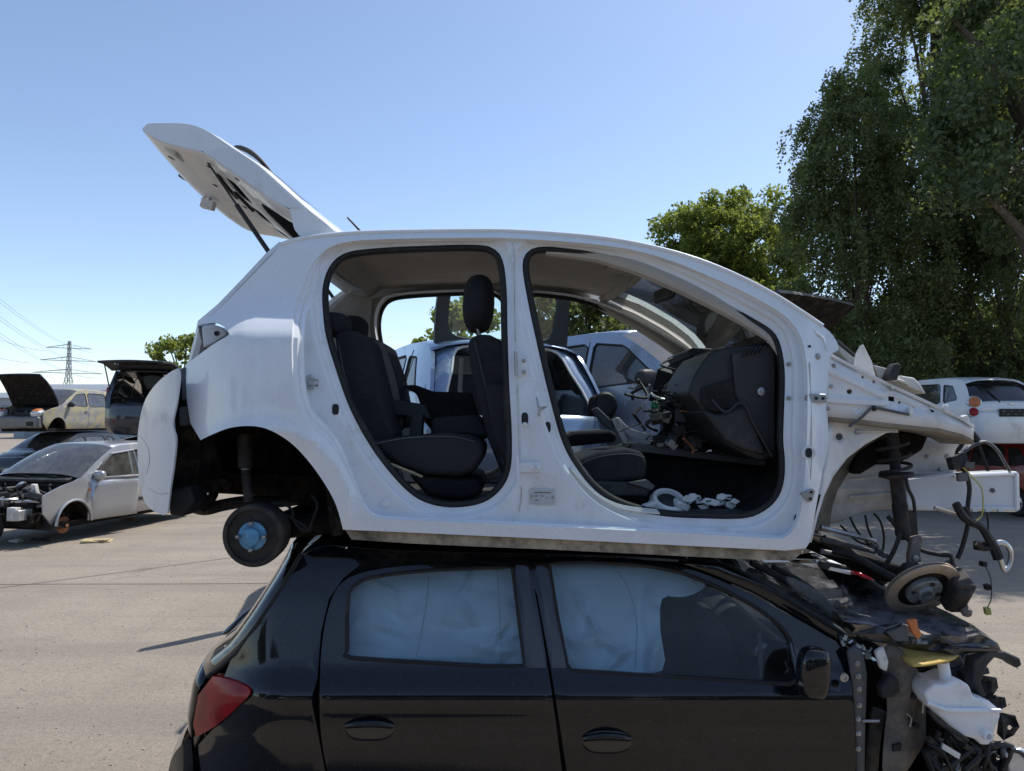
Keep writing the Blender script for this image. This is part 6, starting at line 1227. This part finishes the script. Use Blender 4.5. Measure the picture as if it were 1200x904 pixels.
# --- lower cars of the stacks
LOW = [('grey_car', 'grey hatchback at the foot of the stack under the blue hatchback', (-0.62, 7.8, -0.02), R3((-.36, .93)), 'paint_grey'), ('charcoal_car', 'charcoal car at the foot of the stack under the steel-blue car', (1.33, 7.35, 0), R3((.6, -.8)), 'paint_grey'),
       ('dark_grey_car', 'dark grey car at the foot of the stack under the mossy car', (-14.1, 22.86, 0), R3((-.12, -.99)), 'black_dusty'), ('dark_blue_car', 'dark blue car under the navy people carrier', (-8.75, 18.4, 0), R3((-.20, .98)), 'paint_navy'), ('grey_blue_car', 'grey blue car under the pale blue car', (2.55, 12.6, 0), R3((.15, .99)), 'paint_bluegrey')]
for nm, lb, lc, rz, pt in LOW:
    o, hw = bgcar(nm, lb, lc, rz, pt, no=('mirror',)); lamprear(o); lampfront(o, hw)
# --- white tail panel with red lamp, glimpsed between the two hero cars
wt = thing('white_bumper', 'loose white rear bumper with red and amber lamp behind the black bonnet', 'bumper', P(980, 690, 5.2))
MB().prism([(868, 654), (905, 652), (960, 652), (990, 662), (1008, 672), (1004, 690), (960, 690), (880, 672)], 5.1, 5.5).build('bumper_skin', 'paint_white2', wt, bevel=0.04, bseg=3)
MB().prism([(1005, 671), (1022, 674), (1028, 684), (1006, 688)], 5.0, 5.2).build('lamp_lens', 'red_lens', wt, bevel=0.02); MB().prism([(1006, 683), (1026, 683), (1028, 692), (1008, 694)], 4.98, 5.18).build('lamp_lens', 'orange_lens', wt, bevel=0.02)
MB().lathe(P(966, 662, 5.07), (0, -1, 0), [(0.035, -.03), (0.035, .02), (.02, .025)], 16).build('sensor_hole', 'rubber', wt)
MB().tube([P(985, 692, 5.3), P(985, 692, 5.3) - Vector((0, 0, P(985, 692, 5.3).z))], 0.04, 8).build('prop_post', 'brake_black', wt)
# --- wheel leaning at the left edge
tw = thing('discarded_spare', 'black tyre on its rim standing at the left edge beside the silver car', 'tyre', (-7.95, 11.0, 0)); wheel(tw, (-8.02, 11.0, 0.31), (.75, -.66, 0), 0.31, 0.19, rim='steel')

# --- unseen row added behind the viewer to dim bounce light and darken reflections
pm('paint_green', (0.015, 0.035, 0.028), 0.3, coat=0.6, var=0.1, dirt=(0.1, 0.09, 0.07), dirt_amt=0.2)
for k, (x, z, pt) in enumerate(((-5.2, 0, 'paint_navy'), (-5.0, 1.3, 'paint_green'), (-0.6, 0, 'paint_grey'), (-0.4, 1.3, 'paint_navy'), (4.0, 0, 'paint_green'), (4.1, 1.3, 'paint_grey'), (8.6, 0, 'paint_navy'), (8.5, 1.3, 'paint_green'))):
    bgcar('unseen_wreck', '%s wreck %s, unseen row added behind the viewer, %s' % ({'paint_navy': 'navy', 'paint_green': 'dark green', 'paint_grey': 'grey'}[pt], 'on top' if z else 'at the bottom', ('at the left end', 'left of the middle', 'right of the middle', 'at the right end')[k // 2]), (x, -4.3, z), PI if k % 3 else 0, pt, no=('mirror',), wheels=z == 0, interior=False, group='unseen wrecks added behind the viewer')
# ================================================================ trees
def leaf_mat(name, a, b, trans=0.35, rough=0.6):
    m, t, bs = nodes(name); out = t.nodes['Material Output']
    ge = t.nodes.new('ShaderNodeNewGeometry'); r = ramp(t, ge.outputs['Random Per Island'], [(0.0, a), (1.0, b)])
    t.links.new(r.outputs[0], bs.inputs['Base Color']); bs.inputs['Roughness'].default_value = rough; bs.inputs['Specular IOR Level'].default_value = 0.25
    tr = t.nodes.new('ShaderNodeBsdfTranslucent'); tc = mix(t, 0.6, r.outputs[0], (0.30, 0.37, 0.06)); t.links.new(tc, tr.inputs[0])
    mx = t.nodes.new('ShaderNodeMixShader'); mx.inputs[0].default_value = trans
    t.links.new(bs.outputs[0], mx.inputs[1]); t.links.new(tr.outputs[0], mx.inputs[2]); t.links.new(mx.outputs[0], out.inputs[0])
leaf_mat('leaf_birch', (0.05, 0.072, 0.034), (0.18, 0.205, 0.10), 0.45)
leaf_mat('leaf_oak', (0.10, 0.14, 0.03), (0.25, 0.28, 0.07), 0.55)
leaf_mat('leaf_dark', (0.036, 0.064, 0.038), (0.13, 0.165, 0.095), 0.38)
pm('bark', (0.10, 0.08, 0.06), 0.9, var=0.4, vs=12, bump=0.6)
def leaves(name, pos, size, mat, parent, aspect=0.6, hang=0.0):
    n = len(pos); rng = RNG
    a = rng.normal(size=(n, 3)); a[:, 2] -= hang; a /= np.linalg.norm(a, axis=1)[:, None]
    b = rng.normal(size=(n, 3)); b -= a * (a * b).sum(1)[:, None]; b /= np.linalg.norm(b, axis=1)[:, None]
    s = size * rng.uniform(0.6, 1.3, n)[:, None]
    v = np.stack([pos - a * s, pos + b * s * aspect, pos + a * s, pos - b * s * aspect], 1).reshape(-1, 3)
    loc = np.array(parent.location); v -= loc
    me = bpy.data.meshes.new(name); me.vertices.add(4 * n); me.vertices.foreach_set('co', v.ravel().astype(np.float32))
    me.loops.add(4 * n); me.loops.foreach_set('vertex_index', np.arange(4 * n, dtype=np.int32))
    me.polygons.add(n); me.polygons.foreach_set('loop_start', np.arange(0, 4 * n, 4, dtype=np.int32))
    me.update(calc_edges=True); me.validate()
    me.materials.append(M(mat)); o = bpy.data.objects.new(name, me); COL.objects.link(o); o.parent = parent
    return o
def limbs(m, base, tips, r0, rng):
    top = max(t[2] for t in tips)
    ax = Vector(base) + Vector((0, 0, (top - base[2]) * 0.8))
    m.tube([base, Vector(base).lerp(ax, .35) + Vector((rng.uniform(-.15, .15), rng.uniform(-.15, .15), 0)), Vector(base).lerp(ax, .7), ax], [r0, r0 * .75, r0 * .5, r0 * .15], 10, smooth=4)
    for t in tips:
        h = min(max((t[2] - base[2]) * rng.uniform(.35, .7), 0.5), ax.z - base[2]); s_ = Vector((base[0], base[1], base[2] + h)); e = Vector(t)
        mid = s_.lerp(e, .5) + Vector((0, 0, .12 * (e - s_).length)); m.tube([s_, mid, e], [r0 * .32, r0 * .2, r0 * .06], 6, smooth=3)
def round_tree(name, label, base, rx, ry, z0, z1, n, size, mat, seed, nclump=90, cs=0.42, group=None, hollow=0.55):
    rng = np.random.default_rng(seed); t = thing(name, label, 'tree', base, group=group); rr_ = random.Random(seed)
    c = np.array([base[0], base[1], (z0 + z1) / 2]); rz = (z1 - z0) / 2
    d = rng.normal(size=(nclump, 3)); d /= np.linalg.norm(d, axis=1)[:, None]
    rad = hollow + (1 - hollow) * rng.random(nclump) ** 0.6
    lob = np.array([1 + 0.22 * noise.noise(Vector(q * 1.6) + Vector((seed, 0, 0))) for q in d])
    cl = c + d * (rad * lob)[:, None] * np.array([rx, ry, rz])
    k = rng.integers(0, nclump, n); cr = cs * rng.uniform(.6, 1.4, nclump)
    g = rng.normal(size=(n, 3)); g /= np.linalg.norm(g, axis=1)[:, None]; g *= (rng.random(n) ** .45)[:, None]
    pos = cl[k] + g * cr[k][:, None] * np.array([1, 1, .75])
    m = MB(); limbs(m, base, [tuple(p) for p in cl[rng.choice(nclump, min(nclump, 26), replace=False)]], 0.035 * (z1 - base[2]), rr_)
    m.build('trunk', 'bark', t); leaves('crown', pos, size, mat, t)
    return t
def birch(name, label, base, rx, ry, z0, z1, nst, nl, size, mat, seed, group=None, nlob=60):
    """weeping crown: clumps on arching limbs, each shedding hanging strands of small leaves"""
    rng = np.random.default_rng(seed); t = thing(name, label, 'tree', base, group=group); rr_ = random.Random(seed)
    zl = z0 + (z1 - z0) * rng.random(nlob) ** 0.9; u = (zl - z0) / (z1 - z0)
    pr_ = np.interp(u, [0, .12, .45, .8, 1.0], [.8, 1.0, 1.0, .7, .2]); an = rng.random(nlob) * 2 * PI
    rd_ = (0.06 + .94 * rng.random(nlob) ** .55) * pr_ * rng.uniform(.75, 1.15, nlob)
    lob = np.stack([base[0] + np.cos(an) * rd_ * rx, base[1] + np.sin(an) * rd_ * ry, zl], 1); lr = rng.uniform(.45, 1.0, nlob) * (.55 + .15 * rx)
    k = rng.integers(0, nlob, nst); g = rng.normal(size=(nst, 3)); g /= np.linalg.norm(g, axis=1)[:, None]; g *= (rng.random(nst) ** .4)[:, None]; g[:, 2] = np.abs(g[:, 2]) * .55
    top = lob[k] + g * lr[k][:, None]; o_ = top[:, :2] - np.array(base[:2]); a2 = np.arctan2(o_[:, 1], o_[:, 0]); ln = rng.uniform(.3, 1.55, nst) ** 1.2
    P_ = []
    for i in range(nst):
        s = rng.random(nl); out = np.array([math.cos(a2[i]), math.sin(a2[i]), 0])
        P_.append(top[i] + out * (0.28 * (1 - (1 - s) ** 2))[:, None] - np.array([0, 0, 1]) * (ln[i] * s ** 1.5)[:, None] + rng.normal(size=(nl, 3)) * .06)
    pos = np.vstack(P_); pos = pos[pos[:, 2] > 0.5]
    m = MB(); limbs(m, base, [tuple(p) for p in lob[rng.choice(nlob, min(nlob, 40), replace=False)]], 0.011 * (z1 - base[2]), rr_)
    m.build('trunk', 'bark', t); leaves('crown', pos, size, mat, t, hang=.5)
    return t
def at(px, Y): return (px - 600) / FPX * Y
birch('birch_tree', 'weeping birch with the drooping left lobe beside the round tree', (at(1008, 18.5), 18.5, 0), 1.9, 1.6, 1.4, 10.8, 1900, 48, .046, 'leaf_birch', 3, nlob=110)
birch('birch_tree', 'tallest weeping birch rising out of the top of the picture', (at(1105, 21), 21, 0), 3.0, 2.6, 1.6, 19, 3700, 48, .053, 'leaf_birch', 4, nlob=200)
birch('birch_tree', 'weeping birch cut by the right edge above the white city car', (at(1185, 19.5), 19.5, 0), 2.2, 2.0, 1.8, 13.5, 2000, 44, .052, 'leaf_dark', 5, nlob=120)
round_tree('broadleaf_tree', 'dark blue-green broadleaf tree filling the upper right corner', (at(1265, 14.5), 14.5, 0), 2.7, 2.6, 4.6, 13.5, 42000, .07, 'leaf_dark', 6, 150, .6)
round_tree('oak_tree', 'sunlit round yellow-green tree above the white roof', (at(858, 27), 27, 0), 3.0, 2.9, 2.2, 10.5, 80000, .085, 'leaf_oak', 7, 320, .5, hollow=.3)
round_tree('shrub', 'small sunlit yellow-green tree low in front of the birch', (at(890, 22), 22, 0), 1.3, 1.3, 3.0, 6.0, 9000, .085, 'leaf_oak', 17, 50, .4)
round_tree('broadleaf_tree', 'open sunlit tree seen through the rear door opening', (at(535, 30), 30, 0), 2.0, 2.0, 1.6, 6.8, 9000, .13, 'leaf_oak', 8, 60, .5)
round_tree('broadleaf_tree', 'dark tree seen through the raised blue hatch glass', (at(690, 25), 25, 0), 2.4, 2.0, 1.2, 7.0, 18000, .10, 'leaf_birch', 9, 90, .5)
round_tree('broadleaf_tree', 'small green tree seen left of the raised blue hatch', (at(620, 34), 34, 0), 2.4, 2.0, .8, 5.6, 9000, .13, 'leaf_oak', 19, 60, .5)
round_tree('broadleaf_tree', 'small green tree behind the white tailgate corner', (at(216, 40), 40, 0), 1.75, 1.6, 1.8, 6.9, 9000, .12, 'leaf_oak', 10, 60, .5)
hd = [(at(px, 24), 24 + k % 2, 0) for k, px in enumerate((940, 1000, 1060, 1125, 1190, 1255))]
for k, b_ in enumerate(hd):
    lb = 'dark undergrowth bush below the birches, %s' % ('behind the crumpled wing rail', 'right of the wing rail tip', 'behind the white city car roof', 'above the white city car lamp', 'at the right picture edge', 'just past the right picture edge')[k]
    round_tree('bush', lb, b_, 1.9, 1.3, .1, 6.2, 14000, .095, 'leaf_dark', 30 + k, 80, .6, group='undergrowth below the birches')
# the yard's tree line behind the viewer, mirrored in the black paint and glass
for k, (x, y, h) in enumerate(((-15, -22, 6), (-7, -25, 7.5), (1, -23, 5.5), (8, -24, 7), (16, -21, 8), (-24, -17, 7))):
    lb = 'tree in the line behind the viewer, %s' % ('far to the left', 'left of the middle', 'in the middle', 'right of the middle', 'to the right', 'at the leftmost end')[k]
    round_tree('yard_tree', lb, (x, y, 0), 3.4, 2.6, .6, h, 9000, .22, 'leaf_dark', 50 + k, 90, .9, group='trees behind the viewer')
# ================================================================ verge, litter, pylon, far sheds
leaf_mat('grass_blade', (0.07, 0.085, 0.03), (0.20, 0.18, 0.08), 0.3)
pm('verge_soil', (0.13, 0.115, 0.075), 0.95, var=0.35, vs=3, dirt=(0.10, 0.11, 0.05), dirt_amt=0.6, ds=2, bump=0.5)
vg = [(4.2, 17.2), (7.5, 16.6), (10, 16.2), (13, 15.0), (18, 14.2), (30, 13), (34, 40), (4, 40), (3.6, 24)]
m = MB().panel(sp(vg, 4, True), lambda x, y: Vector((x, y, 0.03 + 0.05 * noise.noise(Vector((x, y, 0))))), step=1.0); tag(m.build('verge', 'verge_soil', None), kind='structure')
n = 30000; q = np.stack([RNG.uniform(3.8, 20, n), RNG.uniform(14.3, 26, n)], 1); q = q[inside(q, sp(vg, 4, True))]
def blades(name, q, h, mat):
    n = len(q); a = RNG.random(n) * PI; d = np.stack([np.cos(a), np.sin(a), np.zeros(n)], 1) * .012; b = np.c_[q, np.full(n, .02)]
    tip = b + np.c_[RNG.normal(0, .05, n), RNG.normal(0, .05, n), h * RNG.uniform(.4, 1.3, n)]
    v = np.stack([b - d, b + d, tip], 1).reshape(-1, 3); me = bpy.data.meshes.new(name); me.from_pydata(v.tolist(), [], np.arange(3 * n).reshape(-1, 3).tolist()); me.materials.append(M(mat))
    o = bpy.data.objects.new(name, me); COL.objects.link(o); return o
tag(blades('grass', q, .16, 'grass_blade'), 'rough dry grass on the verge below the birches', 'grass', kind='stuff')
# gravel and crumbs scattered on the yard
pm('gravel', (0.30, 0.27, 0.23), 0.9, var=0.4, vs=2)
m = MB(); rg = random.Random(5)
for k in range(2200):
    y = 4.2 + 22 * rg.random() ** 1.6; x = rg.uniform(-.72, .75) * y; s_ = rg.uniform(.002, .007) * (1 + y * .03)
    m.box((x, y, s_ * .4), (s_ * 2, s_ * 1.5, s_), (rg.uniform(-.4, .4), rg.uniform(-.4, .4), rg.uniform(0, 3)), taper=.6)
tag(m.build('gravel', 'gravel', None, smooth=0), 'small stones and crumbs scattered over the yard', 'gravel', kind='stuff')
for (px, py, w_, d_, mt, lb) in ((118, 634, .42, .22, 'foam_tan', 'flat tan board lying on the ground before the silver car'), (153, 609, .22, .12, 'rust', 'small rusty bracket on the ground right of the silver car'), (52, 633, .35, .03, 'brake_black', 'thin black strip lying before the silver engine bay'), (24, 634, .18, .12, 'white_plastic', 'pale plastic crumb below the silver engine bay')):
    Y = CAM_H * FPX / (py - 490); o = thing('scrap_piece', lb, 'scrap', (at(px, Y), Y, 0))
    MB().box((at(px, Y), Y, .02), (w_, d_, .025), (.03, .05, rg.uniform(-.5, .5))).box((at(px, Y) + w_ * .2, Y - d_ * .1, .04), (w_ * .5, d_ * .6, .02), (.05, -.08, rg.uniform(-.5, .5))).build('scrap_sheet', mt, o, bevel=.004)
# lattice pylon and wires
pm('galvanised', (0.30, 0.32, 0.34), 0.6, metal=0.4, var=0.1)
px0, pY = -248.0, 405.0
py_ = thing('power_pylon', 'grey steel lattice power pylon far off at the left', 'pylon', (px0, pY, 0))
def bar(m, a, b, r=.16): m.tube([Vector((px0, pY, 0)) + Vector(a), Vector((px0, pY, 0)) + Vector(b)], r, 4)
m = MB(); zs = [0, 7, 13, 18, 23, 27, 31, 35, 39, 42, 45]; hwd = lambda z: 4.2 - 3.2 * min(1, z / 26) - .5 * max(0, (z - 26) / 19)
for k in range(len(zs) - 1):
    a, b = zs[k], zs[k + 1]; wa, wb = hwd(a), hwd(b); ca = [(-wa, -wa), (wa, -wa), (wa, wa), (-wa, wa)]; cb = [(-wb, -wb), (wb, -wb), (wb, wb), (-wb, wb)]
    for i in range(4):
        j = (i + 1) % 4; bar(m, (*ca[i], a), (*cb[i], b), .2); bar(m, (*ca[i], a), (*cb[j], b), .11); bar(m, (*ca[j], a), (*cb[i], b), .11); bar(m, (*cb[i], b), (*cb[j], b), .11)
m.build('lattice_tower', 'galvanised', py_, smooth=0)
ADIR = Vector((.88, .48, 0)); arms = [(27.0, 17.0), (34.0, 13.5), (41.0, 11.0)]
for z, l in arms:
    m = MB()
    for sg in (1, -1):
        e = ADIR * l * sg + Vector((0, 0, z)); w_ = hwd(z)
        for dy in (-w_, w_): bar(m, (0, dy, z), e, .16); bar(m, (0, dy, z + 2.2), e, .14)
        for t in (.25, .5, .75): bar(m, Vector((0, w_ * (1 - t), z + 2.2 * (1 - t))) + ADIR * l * sg * t, Vector((0, -w_ * (1 - t), z)) + ADIR * l * sg * t, .1)
    m.build('cross_arm', 'galvanised', py_, smooth=0)
nxt = Vector((-92, 55, 0)); k = 0
for z, l in arms:
    for sg in (1, -1):
        for dd in (-.6, .6):
            a = Vector((px0, pY, z - 2)) + ADIR * (l * sg + dd); b = nxt + Vector((0, 0, z + 8)) + ADIR * (l * sg + dd)
            pts = [a.lerp(b, t) - Vector((0, 0, 9 * 4 * t * (1 - t))) for t in np.linspace(0, 1, 20)]
            o = MB().tube(pts, .05, 4).build('power_line', 'galvanised', None)
            tag(o, 'thin power cable on the %s crossarm, %s conductor on the %s end' % ({27.0: 'lowest', 34.0: 'middle', 41.0: 'topmost'}[z], 'nearer' if dd < 0 else 'farther', 'right' if sg > 0 else 'left'), 'cable', 'power cables running from the pylon')
# far sheds
pm('shed_wall', (0.30, 0.33, 0.36), 0.7, var=0.05)
pm('shed_roof', (0.20, 0.22, 0.25), 0.6, var=0.05)
for (x0, x1, Y, h, lb) in ((-48, -22, 70, 4.6, 'long low grey warehouse at the horizon behind the people carrier'), (-95, -62, 95, 4.6, 'grey shed at the horizon behind the mossy car')):
    o = thing('warehouse', lb, 'building', ((x0 + x1) / 2, Y, 0))
    MB().box(((x0 + x1) / 2, Y + 6, h / 2), (x1 - x0, 12, h)).build('wall', 'shed_wall', o)
    MB().poly3([(x0 - .3, Y - .4, h), (x0 - .3, Y + 12.4, h), (x0 - .3, Y + 6, h + .9)], (x1 - x0 + .6, 0, 0)).build('roof', 'shed_roof', o)
    for k in range(5): MB().box((x0 + (k + .5) * (x1 - x0) / 5, Y - .05, 1.9), (3, .1, 3.4)).build('roller_door', 'shed_roof', o)
